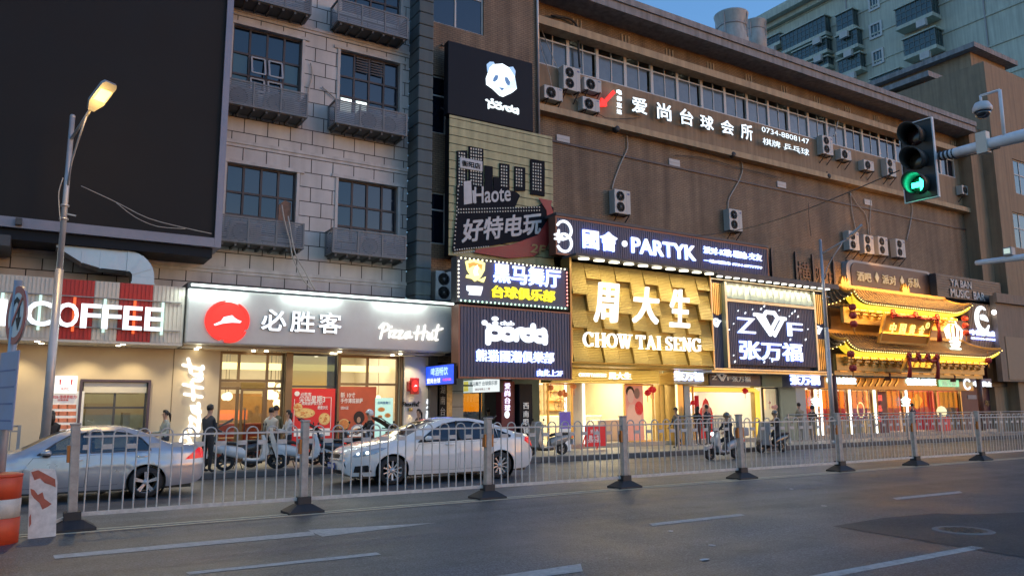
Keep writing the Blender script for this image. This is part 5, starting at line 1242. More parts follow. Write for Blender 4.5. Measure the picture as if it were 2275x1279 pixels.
for (u, v, rx, rz) in ((677,917,.30,.14),(721,930,.17,.17),(662,905,.13,.13)):
    p = XZ(u, v, Y-.05); g = MB(); g.disc((p[0],Y-.046,p[1]), rx, rz, 20, 0, .003); g.disc((p[0],Y-.05,p[1]), rx*.84, rz*.82, 20, 1, .003)
    random.seed(int(u)); 
    for k in range(9): an = random.random()*6.28; rr = random.random()*.7; g.disc((p[0]+rx*rr*math.cos(an),Y-.0525-.0003*k,p[1]+rz*rr*math.sin(an)), .03, .022, 8, 2, .002)
    build('pizza_picture', g, [M_DOUGH, M('pizza_cheese_print', (.70,.48,.18), .5, var=.3, scale=18, emit=(1,.65,.2), es=.12), M_TOP], po)
M_PORG = M('poster_orange_red', (.38,.07,.03), .45, var=.2, scale=3, emit=(1,.15,.05), es=.10)
po2, a = poster('poster', 'orange-red poster with white writing 新10寸 and a dark round-haired figure in the wide window', (753,858,833,1010), Y+.05, M_PORG)
letters(po2, '新 10寸', (757,871,789,883), Y+.04, .004, .03, M_PWH); letters(po2, '手作薄底披萨', (757,884,806,895), Y+.04, .004, .03, M_PWH); letters(po2, '仅售39元起', (757,902,774,909), Y+.04, .004, .03, M_PWH)
M_HAIRP = M('poster_hair_print', (.03,.015,.012), .6); M_SKINP = M('poster_skin_print', (.50,.28,.18), .6)
p = XZ(799,927,Y); g = MB(); g.disc((p[0],Y+.04,p[1]), .17, .19, 24, 0, .005); g.disc((p[0]-.01,Y+.036,p[1]-.07), .06, .09, 16, 1, .003); g.prism([(p[0]-.30,p[1]-.55),(p[0]-.22,p[1]-.28),(p[0]-.05,p[1]-.2),(p[0]+.08,p[1]-.2),(p[0]+.22,p[1]-.3),(p[0]+.28,p[1]-.55)], Y+.042, Y+.046, 2); build('figure_print', g, [M_HAIRP, M_SKINP, M_PWH], po2)
for (u, v, rx, rz) in ((765,942,.17,.16),(800,955,.22,.06)):
    p = XZ(u, v, Y); g = MB(); g.disc((p[0],Y+.035,p[1]), rx, rz, 18, 0, .003); g.disc((p[0],Y+.031,p[1]), rx*.8, rz*.8, 18, 1, .003); build('dish_print', g, [M_DOUGH, M_TOP], po2)
M_MINT = E('mint_screen', (.55,.9,.80), .62)
po3, a = poster('menu_board', 'pale green lit menu board with food pictures at the right of the wide window', (834,883,872,972), Y+.03, M_MINT, 'menu board')
letters(po3, '尖叫星期三', (839,891,868,897), Y+.02, .004, .04, M('poster_blue_ink', (.02,.10,.35), .5)); 
for (u, v, rx, rz) in ((848,909,.12,.07),(862,922,.10,.07),(845,925,.08,.05)):
    p = XZ(u, v, Y); g = MB(); g.disc((p[0],Y+.022,p[1]), rx, rz, 18, 0, .003); g.disc((p[0],Y+.018,p[1]), rx*.7, rz*.7, 18, 1, .003); build('dish_print', g, [M_DOUGH, M_TOP], po3)
po4, a = poster('poster', 'white and red leaflet poster on the wall left of the serving hatch', (114,868,181,960), Y-.03, M_PWH)
letters(po4, '2026-值得更给力!', (115,877,171,885), Y-.036, .004, .02, M_PRED); letters(po4, '优惠套餐', (128,886,152,890), Y-.036, .004, .02, M_PRED)
g = MB()
for i in range(3):
    for j in range(4):
        p = XZ(121+i*19, 902+j*15, Y-.03); g.box(p[0]-.10, p[0]+.10, Y-.035, Y-.031, p[1]-.06, p[1]+.04)
build('print_block', g, M('poster_orange_block', (.65,.22,.12), .5, var=.4, scale=6), po4)
kb, a = poster('light_box', 'small white light box with two red bars above the leaflet poster', (123,834,170,873), Y-.14, E('white_light_box', (1,.98,.95), .95), 'light box', .12)
g = MB(); 
for (q0, q1) in ((.2,.28),(.70,.78)): g.prism([(a[0]+(a[1]-a[0])*q0,a[3]-.09),(a[0]+(a[1]-a[0])*q1,a[3]-.09),(a[0]+(a[1]-a[0])*(q1-.02),a[2]+.2),(a[0]+(a[1]-a[0])*(q0+.02),a[2]+.2)], Y-.145, Y-.141)
build('red_bars', g, M_PRED, kb); letters(kb, 'KFC', (137,860,154,866), Y-.146, .004, .02, M_PRED)
# ---------------- stair entrance between the pizza shop and the jeweller
al = thing('stair_entrance', 'dark stair entrance crowded with small signs under the dark ribbed hanging sign', 'entrance', (12.5,22.4,SZ))
YA = 22.3; ax0, ax1 = bx1, 14.98
g = MB(); g.box(ax0, ax0+.25, 21.6, 23.4, zf, 3.2); g.box(ax0+.25, ax1, 24.0, 24.1, zf, 3.2); g.box(ax0, ax1, 21.5, 24.05, 3.201, 3.28); build('dark_wall', g, M('dark_shop_wall', (.06,.06,.065), .6, var=.2), al)
g = MB(); a = rect(1005,838,1029,1000,YA); g.box(a[0], a[1], YA, YA+.5, zf, 3.19); 
for k in range(5): g.box(a[0]-.004, a[1]+.004, YA-.004, YA+.3, .6+k*.5, .62+k*.5, 1)
build('stone_pier', g, [M('grey_stone_pier', (.38,.38,.35), .6, var=.1), M_STEEL], al)
xr = X_(1116,900,YA); window_part(al, a[1]+.01, xr-.02, zf, 3.19, YA+.2, [(a[1]+xr)/2], [2.3], M_STEEL, GLASS('stair_glass', (.55,.6,.58), .10), 'glazing')
g = MB(); g.box(a[1], xr, 23.5, 23.6, zf, 3.19); build('inner_wall', g, M('greenish_room_wall', (.26,.29,.25), .8, var=.3, scale=3), al)
for k in range(4): g = MB(); g.box(a[1]+.2, xr-.4, 23.2, 23.48, .9+.42*k, .93+.42*k); [g.box(a[1]+.25+.13*q, a[1]+.33+.13*q, 23.25, 23.4, .932+.42*k, 1.08+.42*k+.08*random.random(), 1) for q in range(int((xr-a[1]-.7)/.13))]; build('shelf', g, [M_STEEL, M('boxed_goods', (.30,.28,.24), .6, var=.6, scale=6)], al)
area('stair room light', ((a[1]+xr)/2, 22.9, 3.1), .8, .5, 14, (.9,1,.9))
# wooden edge strips and gilded column
g = MB(); b = rect(976,850,992,1000,YA-.1); g.box(b[0], b[1], YA-.1, YA, zf, 3.0); vb = build('black_board', g, M_BLK, al)
for i, ch in enumerate('湖南台球'): g = MB(); a_ = rect(979, 856+i*24, 989, 874+i*24, YA-.11); text(g, ch, *a_, YA-.11, .008, .0); build('letter', g, M_GREYL, vb)
g = MB(); b = rect(993,850,1004,1000,YA-.05); g.box(b[0], b[1], YA-.05, YA+.3, zf, 3.1); build('gilded_pier', g, M('gilded_pier', (.32,.25,.12), .4, .5, var=.5, scale=9), al)
le = thing('led_screen', 'small blue LED screen with white and red writing projecting beside the pale pier', 'LED screen', (10.4,20.8,2.2))
p0 = onX(947,805,10.42); p1 = onX(1008,838,10.42)
g = MB(); g.box(10.42, 10.5, p1.y-.03, p0.y+.03, 2.24, 2.86); build('case', g, M_BLK, le)
LB = E('led_blue', (.02,.10,1), 1.0)
g = MB(); g.box(10.412, 10.419, p1.y, p0.y, 2.27, 2.83); build('screen', g, LB, le)
def xtext(parent, s, y0, y1, z0, z1, X, mat, bold=.03):
    g = MB(); text(g, s, 0, 1, z0, z1, 0, 0, bold); g.v = [(X-.0005*random.random(), y0+(y1-y0)*p[0], p[2]) for p in g.v]; build('lettering', g, mat, parent)
xtext(le, '爱尚台球', p0.y-.08, p0.y-1.0, 2.31, 2.47, 10.41, WHT); xtext(le, '啤酒畅饮', p0.y-.35, p1.y+.35, 2.53, 2.78, 10.41, E('led_cyan', (.5,.8,1), 1.3)); xtext(le, '欢迎光临', p0.y-1.15, p1.y+.15, 2.36, 2.44, 10.41, E('led_red', (1,.1,.1), 1.2))
lb = thing('light_box', 'white light box with a yellow horse emblem projecting under the dark ribbed hanging sign', 'light box', (12.5,22,2.0))
p0 = onX(1027,842,12.5); p1 = onX(1111,866,12.5)
g = MB(); g.box(12.5, 12.62, p1.y, p0.y, 2.05, 2.50); build('case', g, M_STEEL, lb); g = MB(); g.box(12.492, 12.499, p1.y+.03, p0.y-.03, 2.07, 2.48); build('lit_face', g, E('light_box_face', (.92,1,1), .95), lb)
xtext(lb, '黑马舞厅 台球俱乐部', p0.y-.55, p1.y+.15, 2.28, 2.42, 12.488, M('ink_blue', (.02,.12,.25), .5)); xtext(lb, '请由电梯上二楼', p0.y-.9, p1.y+.6, 2.13, 2.21, 12.488, M('ink_red', (.5,.05,.08), .5))
g = MB(); g.box(12.486, 12.489, p0.y-.45, p0.y-.12, 2.12, 2.45); build('emblem', g, E('emblem_yellow', (1,.8,.05), .9), lb)
vl = thing('vertical_sign', 'white glowing vertical characters in the dark gap beside the pale pier', 'vertical sign', (10.7,YA-.4,1))
b = rect(946,882,967,1000,YA-.55); g = MB(); g.box(b[0]-.02, b[1]+.02, YA-.50, YA-.42, .8, b[3]+.06); build('panel', g, M_BLK, vl)
for i, ch in enumerate('爱尚台'): g = MB(); text(g, ch, *rect(947, 885+i*26, 966, 907+i*26, YA-.55), YA-.55, .04, .05); build('letter', g, WHT, vl)
rv = thing('vertical_sign', 'maroon vertical sign with violet-white characters beside the glass stair door', 'vertical sign', (X_(1127,900,21.9),21.9,.2))
b = rect(1114,846,1144,1000,21.85); g = MB(); g.box(b[0], b[1], 21.85, 22.2, zf, b[3]); build('panel', g, M('maroon_sign', (.14,.015,.03), .5), rv)
for i, ch in enumerate('爱尚台球'): g = MB(); text(g, ch, *rect(1122, 850+i*16, 1134, 864+i*16, 21.8), 21.8, .03, .04); build('letter', g, E('violet_white', (.8,.75,1), 1.3), rv)
p = XZ(1127,920,21.8); g = MB(); g.disc((p[0],21.8,p[1]), .09, .12, 18, 0, .03); build('round_mark', g, WHT, rv)
bv = thing('vertical_sign', 'black vertical sign with thin white characters left of the bright jeweller window', 'vertical sign', (X_(1168,900,21.7),21.7,.2))
b = rect(1154,845,1184,1000,21.7); g = MB(); g.box(b[0], b[1], 21.7, 22.2, zf, 2.35); build('panel', g, M_BLK, bv)
for i, ch in enumerate('西南眼镜'): g = MB(); text(g, ch, *rect(1163, 894+i*18, 1175, 908+i*18, 21.66), 21.66, .02, .0); build('letter', g, M('plain_white_letter', (.6,.6,.6), .5, emit=(1,1,1), es=.25), bv)
# ---------------- jewellers
M_JEW = M('jeweller_cream', (.72,.62,.42), .7, var=.05); M_GP = M('gold_post', (.50,.36,.14), .35, .6, var=.1); M_GREYPL = M('grey_green_column', (.40,.45,.43), .5, var=.06)
YJ = 22.2
def JX(u): return X_(u, 900, YJ)
REDP = M('glowing_festive_red', (.55,.015,.022), .5, var=.12, emit=(1,.02,.03), es=.22); GLDP = M('festive_gold', (.70,.42,.10), .4, .3, emit=(1,.6,.15), es=.15); PINKP = M('festive_pink', (.60,.30,.25), .5, emit=(1,.5,.4), es=.15)  # festive colours emit faintly so banners and trays look brightly lit
j1 = thing('jewellery_shop', 'dazzling cream jewellery shop below the gold tray panel', 'shop', (18,YJ,SZ)); fz = .30
g = MB(); g.box(15.0, 21.0, YJ-.25, YJ+.3, SZ-.02, fz); build('step', g, M_FLOORI, j1)
g = MB(); g.box(15.0, 21.6, 20.45, YJ-.002, 2.93, 3.0); build('soffit', g, M_GOLDR, j1)
a = rect(1272,824,1465,850,21.6); g = MB(); g.box(15.02, a[1], 21.6, YJ-.003, 2.42, 2.90); fa = build('fascia', g, M_GOLDR, j1)
b = rect(1287,828,1348,837,21.55); g = MB(); serif(g, 'CHOWTAISENG', b[0], b[1], b[2], b[3], 21.56, .03); build('lettering', g, WARM, fa); letters(fa, '周大生', (1353,826,1403,843), 21.56, .035, .05, WARM)
area('fascia wash', (18, 21.3, 2.9), 5.5, .1, 30, (1,.86,.45), (R(20),0,0))
g = MB(); g.box(JX(1468)-.2, JX(1468), YJ-.2, YJ+.1, fz, 2.41); build('gold_post', g, M_GP, j1)
g = MB(); g.box(JX(1480), JX(1496), YJ-.6, YJ+.1, zf, 2.92); build('gold_post', g, M_GP, j1)
g = MB(); g.box(JX(1478)-.03, JX(1478)+.03, YJ-.66, YJ-.6, fz, 2.9); build('light_strip', g, E('gold_strip', (1,.8,.35), 2.2), j1)
window_part(j1, JX(1216), JX(1272), fz, 2.41, YJ, (), (), M_GP); window_part(j1, JX(1386), JX(1452), fz, 2.41, YJ, (), (), M_GP)
g = MB(); g.box(JX(1274), JX(1300), YJ+.05, YJ+.4, fz, 2.41); g.box(JX(1296), JX(1299), YJ-.02, YJ+.04, fz, 2.41, 1); g.box(JX(1312), JX(1316), YJ+1.5, YJ+1.6, fz, 2.6, 1); build('door_jamb', g, [M_JEW, E('door_strip', (1,.97,.85), 2.0)], j1)
interior(j1, 15.02, JX(1478), YJ+.1, YJ+5, fz+.003, 2.95, M_JEW, 430, (1,.88,.58), None, 2)
g = MB(); g.bbox(JX(1320), JX(1420), YJ+2.2, YJ+2.9, fz, 1.25, .03); g.bbox(JX(1365), JX(1425), YJ+1.0, YJ+1.5, fz, 1.1, .03); build('display_counter', g, M('white_counter', (.70,.66,.58), .3), j1)
M_SHELFB = M('shop_back_panel', (.50,.36,.20), .5, var=.1); M_TUBEC = E('shop_tube', (1,.95,.8), 2.2)
def fitout(parent, x0, x1, y, z0, z1, n, red=False):
    for k in range(n):
        a = x0+(x1-x0)*k/n; b = x0+(x1-x0)*(k+1)/n
        g = MB(); g.box(a+.06, b-.06, y-.08, y-.01, z0+.9, z1-.35); pn = build('wall_showcase', g, M_SHELFB, parent)
        g = MB()
        for q in range(3): g.box(a+.12, b-.12, y-.30, y-.081, z0+1.15+.4*q, z0+1.17+.4*q)
        build('shelf', g, M_GP, pn)
        g = MB(); g.box(a+.12, b-.12, y-.2, y-.17, z1-.42, z1-.38); build('light_strip', g, M_TUBEC, pn)
        g = MB(); g.bbox(a+.1, b-.1, y-1.5, y-1.0, z0, z0+.95, .02); ct = build('glass_counter', g, M('white_counter', (.70,.66,.58), .3), parent)
        g = MB(); g.box(a+.15, b-.15, y-1.46, y-1.04, z0+.951, z0+.97); build('velvet_tray', g, REDP if red or k % 2 else GLDP, ct)
def festive(parent, u0, v0, u1, v1, Y, n=5, seed=1, mats=None, name='festive_cutout'):
    a = rect(u0, v0, u1, v1, Y); random.seed(seed); g = MB()
    for k in range(n):
        cx = random.uniform(a[0], a[1]); cz = random.uniform(a[2], a[3]); r_ = random.uniform(.05, .13)
        g.lathe([(.001,-r_),(r_*.7,-r_*.7),(r_,0),(r_*.7,r_*.7),(.001,r_)], (cx, Y-.02*k, cz), 10); g.bar((cx,Y-.02*k,cz-r_-.22), (cx,Y-.02*k,cz-r_), .025, .012); g.bar((cx,Y-.02*k,cz+r_), (cx,Y-.02*k,a[3]+.1), .008, .006)
    build(name, g, mats or REDP, parent)
festive(j1, 1218, 856, 1272, 885, YJ-.06, 6, 2, M('festive_orange', (.65,.20,.06), .5, emit=(1,.3,.08), es=.2), 'hanging_lantern_garland')
p = XZ(1243,900,YJ); g = MB(); g.stroke([(p[0]+.24*math.cos(2*PI*i/24),p[1]+.24*math.sin(2*PI*i/24)) for i in range(24)], .02, YJ-.05, .01, closed=True); text(g, '福', p[0]-.15, p[0]+.15, p[1]-.15, p[1]+.15, YJ-.05, .01, .0); build('round_luck_sticker', g, M('gold_sticker', (.45,.28,.08), .5), j1)
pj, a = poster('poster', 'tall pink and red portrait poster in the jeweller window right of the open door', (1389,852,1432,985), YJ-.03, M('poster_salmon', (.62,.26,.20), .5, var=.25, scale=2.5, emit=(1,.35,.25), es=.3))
g = MB(); cx = a[0]+(a[1]-a[0])*.28; g.disc((cx,YJ-.037,a[3]-.45), .16, .26, 20, 0, .004); g.prism([(a[0]+.02,a[3]-1.4),(a[0]+.05,a[3]-.95),(cx-.06,a[3]-.75),(cx+.14,a[3]-.75),(a[1]-.2,a[3]-.95),(a[1]-.05,a[3]-1.6)], YJ-.036, YJ-.033); g.disc((a[1]-.3,YJ-.037,a[3]-.35), .14, .20, 18, 1, .004); g.disc((a[1]-.22,YJ-.036,a[3]-.9), .2, .26, 18, 2, .003); g.disc((cx-.02,YJ-.034,a[3]-.28), .2, .2, 18, 3, .002); build('figure_print', g, [M('print_skin', (.66,.36,.26), .5, emit=(1,.55,.4), es=.25), M('print_skin_dark', (.35,.20,.16), .5), REDP, M_HAIRP], pj)
festive(j1, 1436, 858, 1452, 885, YJ-.06, 4, 5, REDP, 'hanging_lantern_garland')
fitout(j1, 15.3, JX(1470), YJ+5, fz, 2.95, 5)
cb = thing('shop_placard', 'red placard with white lettering standing on the pavement before the open jeweller door', 'placard', (JX(1325),21,SZ))
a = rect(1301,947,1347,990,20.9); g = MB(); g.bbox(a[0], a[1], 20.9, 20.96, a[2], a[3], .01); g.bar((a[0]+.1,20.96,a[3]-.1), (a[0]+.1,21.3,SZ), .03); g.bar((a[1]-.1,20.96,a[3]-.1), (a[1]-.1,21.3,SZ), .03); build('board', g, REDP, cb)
letters(cb, '周大生', (1308,966,1333,977), 20.89, .008, .04, M_PWH); letters(cb, 'CHOW TAI SENG', (1306,977,1334,982), 20.89, .008, .02, M_PWH); letters(cb, '好礼送', (1312,953,1329,962), 20.89, .008, .02, M_PWH)
cd_ = thing('shop_placard', 'purple and white placard in front of the left jeweller window', 'placard', (JX(1256),21,SZ))
a = rect(1243,914,1269,985,21.0); g = MB(); g.bbox(a[0], a[1], 21, 21.05, SZ, a[3], .01); build('board', g, M_PWH, cd_); g = MB(); g.box(a[0]+.01, a[1]-.01, 20.993, 20.999, a[3]-.55, a[3]-.01); build('print', g, M('poster_violet', (.15,.10,.42), .5, var=.4, scale=5, emit=(.3,.2,1), es=.1), cd_)
# ZWF shop
j2 = thing('jewellery_shop', 'jewellery shop with a gold-framed doorway under the diamond logo panel', 'shop', (25,YJ,SZ))
g = MB(); g.box(21.0, 28.4, YJ-.25, YJ+.3, SZ-.02, fz); build('step', g, M_FLOORI, j2)
g = MB(); g.box(21.7, 28.9, 20.62, YJ-.002, 2.84, 2.92); build('soffit', g, M_CHAMP, j2)
a = rect(1496,820,1574,852,21.4); g = MB(); g.box(a[0], a[1], 21.4, YJ-.004, 2.40, 2.83); f1 = build('gold_fascia', g, M_GOLDR, j2); letters(f1, '张万福', (1500,824,1564,846), 21.34, .06, .05)
a = rect(1576,826,1690,851,21.5); g = MB(); g.box(a[0], a[1], 21.5, YJ-.005, 2.38, 2.83); f2 = build('dark_fascia', g, M_NAVY, j2)
letters(f2, '张万福', (1627,835,1668,848), 21.45, .03, .0, M_PWH); letters(f2, 'Z', (1582,834,1593,843), 21.45, .03, 0, M_PWH); letters(f2, 'F', (1616,836,1626,845), 21.45, .03, 0, M_PWH); g = MB(); wlogo(g, 1593, 829, 1615, 845, 21.45, .03); build('diamond_logo', g, M_PWH, f2)
b = rect(1692,830,1734,853,21.5); g = MB(); n = 7
for i in range(n):
    xa = b[0]+(b[1]-b[0])*i/n; xb = b[0]+(b[1]-b[0])*(i+1)/n; g.prism([(xa,21.5),((xa+xb)/2,21.35),(xb,21.5),(xb,22.15),(xa,22.15)], 2.35, 2.83, axis='z')
build('pleated_fascia', g, M_CHAMP, j2)
g = MB(); g.box(JX(1494), JX(1509), YJ-.6, YJ-.01, zf, 2.39); build('column', g, M_GREYPL, j2)
g = MB(); g.box(JX(1735), JX(1756), YJ-.8, YJ+.2, zf, 2.83); build('column', g, M_GREYPL, j2)
window_part(j2, JX(1511), JX(1541), fz, 2.38, YJ, (), (), M_GP); window_part(j2, JX(1694), JX(1728), fz, 2.35, YJ, (), (), M_STEEL)
GS = E('gold_frame_light', (1,.66,.10), 1.1)
a0, a1 = JX(1543), JX(1690); g = MB()
for k in range(3): g.box(a0, a1, YJ+.1*k, YJ+.1*k+.06, 2.16+.06*k, 2.21+.06*k)
g.box(a1-.22, a1-.16, YJ, YJ+.1, fz, 2.16); g.box(a1-.08, a1-.02, YJ, YJ+.1, fz, 2.16); build('glowing_door_frame', g, GS, j2)
g = MB(); g.box(a0, a1, YJ+.3, YJ+.36, 2.15, 2.37); g.box(a1-.25, a1, YJ+.12, YJ+.3, fz, 2.16); build('door_frame', g, M_GP, j2)
interior(j2, JX(1511), JX(1730), YJ+.12, YJ+5, fz+.003, 2.8, M('pale_shop_wall', (.66,.60,.50), .7, var=.05), 270, (1,.93,.74), None, 2)
g = MB(); p = rect(1607,870,1643,935,YJ+2.5); g.box(p[0]-.4, p[1]+.2, YJ+4.9, YJ+4.95, .9, 2.5); build('lit_panel', g, E('white_wall_panel', (1,1,.97), 1.5), j2)
g = MB(); g.box(JX(1560), JX(1590), YJ+2.4, YJ+2.5, 1.1, 2.0); g.box(JX(1600), JX(1685), YJ+1.8, YJ+2.4, fz, 1.15, 1); build('display_counter', g, [M_WOODI, M('white_counter', (0,0,0))], j2)
g = MB(); g.tube([(JX(1546),YJ-.05,fz+.9),(JX(1546),YJ-.05,2.0)], .09, 12); build('red_drape', g, REDP, j2)
p = onY(1655,868,YJ); g = MB(); g.lathe([(.03,-.12),(.12,-.06),(.14,0),(.12,.06),(.03,.12)], p, 14); g.tube([(p.x,p.y,p.z+.12),(p.x,p.y,2.2)], .008, 5); g.tube([(p.x,p.y,p.z-.12),(p.x,p.y,p.z-.3)], .012, 5); build('red_lantern', g, REDP, j2)
festive(j2, 1514, 872, 1538, 900, YJ-.05, 4, 8, REDP, 'hanging_lantern_garland'); festive(j2, 1697, 875, 1724, 905, YJ-.05, 4, 9, PINKP, 'hanging_lantern_garland')
fitout(j2, JX(1530), JX(1728), YJ+5, fz, 2.8, 5)
cu = thing('cutout_board', 'tall red and cream festive cutout board inside the gold-framed doorway', 'cutout board', (JX(1570),YJ+.5,fz))
a = rect(1552,884,1588,985,YJ+.5); cx = (a[0]+a[1])/2; g = MB(); g.prism([(a[0],fz),(a[0]+.02,1.2),(a[0]+.1,1.5),(cx-.2,a[3]-.35),(cx-.12,a[3]-.1),(cx,a[3]),(cx+.12,a[3]-.1),(cx+.2,a[3]-.35),(a[1]-.1,1.5),(a[1]-.02,1.2),(a[1],fz)], YJ+.5, YJ+.53); build('board', g, REDP, cu)
g = MB(); g.disc((cx,YJ+.492,a[3]-.48), .24, .26, 20, 0, .006); g.prism([(cx-.25,1.35),(cx-.1,1.5),(cx+.1,1.5),(cx+.25,1.35),(cx+.2,.8),(cx-.2,.8)], YJ+.492, YJ+.498); build('cream_print', g, PINKP, cu)
# china gold shop
j3 = thing('jewellery_shop', 'red and gold jewellery shop with white light columns under the pagoda roofs', 'shop', (34,YJ,SZ))
x0, x1 = JX(1757), JX(2136)
g = MB(); g.box(x0, x1+3.6, YJ-.25, YJ+.3, SZ-.02, fz); build('step', g, M_FLOORI, j3)
a = rect(1757,828,1832,857,21.3); g = MB(); g.box(a[0], a[1], 21.3, YJ-.004, 2.35, 2.85); f1 = build('end_fascia', g, M_NAVY, j3); letters(f1, '张万福', (1757,832,1823,855), 21.24, .06, .05)
g = MB(); g.box(a[1]+.01, x1, 21.5, YJ-.005, 2.30, 2.85); f2 = build('fascia', g, M_GOLDD, j3)
BLW = E('blue_white_letter', (.75,.95,1), 2.4)
letters(f2, '中国黄金 黄金珠宝', (1839,837,1903,853), 21.44, .06, .04, BLW); letters(f2, '中国黄金 品质保证', (2015,839,2081,856), 21.44, .06, .04, BLW)
b = rect(2086,843,2130,859,21.44); g = MB(); g.bbox(b[0], b[1], 21.40, 21.48, b[2], b[3], .02); gb_ = build('green_light_box', g, E('green_box', (.45,1,.55), .75), f2); letters(gb_, '国六福', (2094,845,2124,857), 21.39, .008, .0, M_PWH)
for k in range(7): g = MB(); u = 1912+k*14; p0 = XZ(u, 842, 21.46); p1 = XZ(u-7, 856, 21.46); g.stroke([p0, ((p0[0]+p1[0])/2+.05,(p0[1]+p1[1])/2), p1], .07, 21.46, .03); build('gold_wave', g, M_GOLD, f2)
for u in (1757, 1808, 1824, 1884, 1938, 1951, 2005, 2014, 2080, 2134): g = MB(); g.box(JX(u)-.05, JX(u)+.05, YJ-.06, YJ+.06, fz, 2.3); build('gold_post', g, M_GP, j3)
for u in (1809, 1820, 1885, 1940, 2011): g = MB(); g.box(JX(u)-.045, JX(u)+.045, YJ-.13, YJ-.07, fz, 2.29); build('light_column', g, E('white_column_light', (.95,1,.95), 3.0), j3)
g = MB(); n = 30
for i in range(n): xx = x0+(x1-x0)*(i+.5)/n; g.box(xx-.012, xx+.012, YJ-.02, YJ+.0, fz, 2.29)
sl_ = build('glazing_bars', g, M_GOLDD, j3)
g = MB(); g.poly([(x0,YJ+.02,fz),(x1,YJ+.02,fz),(x1,YJ+.02,2.3),(x0,YJ+.02,2.3)]); build('pane', g, G_SHOP, sl_)
interior(j3, x0, x1, YJ+.05, YJ+4, fz+.003, 2.85, M('warm_red_shop_wall', (.50,.09,.07), .7, var=.3, scale=1.2), 520, (1,.88,.70), None, 3)
g = MB(); g.bbox(JX(1880), JX(1935), YJ+.5, YJ+1.1, fz, 1.2, .02); g.bbox(JX(1955), JX(2000), YJ+.6, YJ+1.2, fz, 1.1, .02); g.bbox(JX(1830), JX(1875), YJ+.6, YJ+1.2, fz, 1.1, .02); g.bbox(JX(2085), JX(2130), YJ+.6, YJ+1.2, fz, 1.1, .02); build('display_counter', g, M_JEW, j3)
for k, (u0, u1, m_) in enumerate(((1760,1806,REDP),(1826,1882,REDP),(1890,1930,M('poster_plum', (.30,.05,.16), .5, var=.3, scale=2, emit=(1,.15,.4), es=.1)),(2016,2078,REDP),(1955,2002,M('festive_coral', (.55,.10,.06), .5, var=.3, scale=3, emit=(1,.12,.05), es=.18)),(2086,2130,M('festive_tan', (.45,.24,.10), .5, var=.4, scale=3)))):
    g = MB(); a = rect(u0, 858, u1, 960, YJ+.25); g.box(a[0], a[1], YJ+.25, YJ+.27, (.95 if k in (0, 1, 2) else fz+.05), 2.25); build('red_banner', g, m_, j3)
p = XZ(1913,910,YJ+.2); g = MB(); g.stroke([(p[0]+.26*math.cos(2*PI*i/28),p[1]+.34*math.sin(2*PI*i/28)) for i in range(28)], .05, YJ+.2, .02, closed=True); build('gold_hoop', g, E('gold_hoop', (1,.75,.35), 1.3), j3)
p = XZ(2036,895,YJ+.2); g = MB(); random.seed(11)
for k in range(9): an = random.random()*6.28; g.disc((p[0]+.38*math.cos(an)*random.random(), YJ+.2-.004*k, p[1]+.55*math.sin(an)*random.random()), .16, .15, 12, 0, .003)
build('gold_flourish', g, GLDP, j3)
for (u, v) in ((1803,893),(2003,893)): g = MB(); a = rect(u-3, v-14, u+20, v+8, YJ-.1); text(g, '金', a[0], a[1], a[2], a[3], YJ-.14, .03, .05); build('glowing_mark', g, BLW, j3)
g = MB(); g.box(JX(1948), JX(1962), YJ-.2, YJ-.07, fz, 2.25); vb = build('red_post_board', g, M('maroon_sign', (0,0,0)), j3)
for i, ch in enumerate('国品行'): g = MB(); text(g, ch, *rect(1951, 877+i*23, 1960, 890+i*23, YJ-.21), YJ-.21, .01, .03); build('letter', g, E('neon_red', (1,.12,.08), 1.1), vb)
random.seed(4)
for k in range(16): g = MB(); u = random.uniform(1765, 1872); v = random.uniform(862, 925); p = onY(u, v, YJ+1.2); g.lathe([(.11,-.02),(.11,.02)], p, 10); build('ceiling_disc_lamp', g, E('disc_lamp', (1,.9,.8), 2), j3)
g = MB(); p = XZ(2088,915,YJ-.2); a = rect(2080,905,2100,975,YJ-.3); g.bbox(a[0], a[1]+.3, YJ-.5, YJ-.3, fz, 1.0, .03); g.ball(((a[0]+a[1])/2,YJ-.4,1.25), .24, 10, 1, sz=1.2); build('golden_ornament', g, [REDP, E('gold_ornament', (1,.85,.45), 1.2)], j3)
fitout(j3, x0+.2, x1-.2, YJ+4, fz, 2.85, 7, True)
# dark closed shop at the far right
j4 = thing('closed_shop', 'dim maroon closed shop at the far right beyond the red jeweller', 'shop', (43,YJ,SZ))
xa = JX(2138); xb = 62
g = MB(); g.box(xa, xb, YJ, YJ+.3, zf, 4.2); build('hoarding', g, M('dark_maroon_hoarding', (.10,.03,.04), .55, var=.25, scale=1.5), j4)
g = MB(); g.box(xa, xb, YJ-.35, YJ-.003, 2.55, 2.75); build('ledge', g, M_STEEL, j4)
letters(j4, '百年', (2175,888,2201,902), YJ-.05, .03, .0, M('dull_gold_letter', (0,0,0))); letters(j4, '好金传好礼', (2178,914,2260,922), YJ-.05, .03, .0, M('dull_gold_letter', (0,0,0)))
g = MB(); a = rect(2206,884,2258,900,YJ-.03); g.box(a[0], a[1], YJ-.03, YJ-.002, a[2], a[3]); a = rect(2150,877,2170,886,YJ-.03); g.box(a[0], a[1], YJ-.03, YJ-.002, a[2], a[3]); build('torn_paper', g, M('grey_paper', (.32,.30,.32), .7, var=.3), j4)
a = rect(2139,841,2207,866,21.2); g = MB(); g.box(a[0], a[1], 21.25, YJ-.01, 2.76, a[3]+.05); f4 = build('light_fascia', g, M_NAVY, j4); letters(f4, '中国黄金', (2163,846,2204,859), 21.2, .04, .04, WHT)
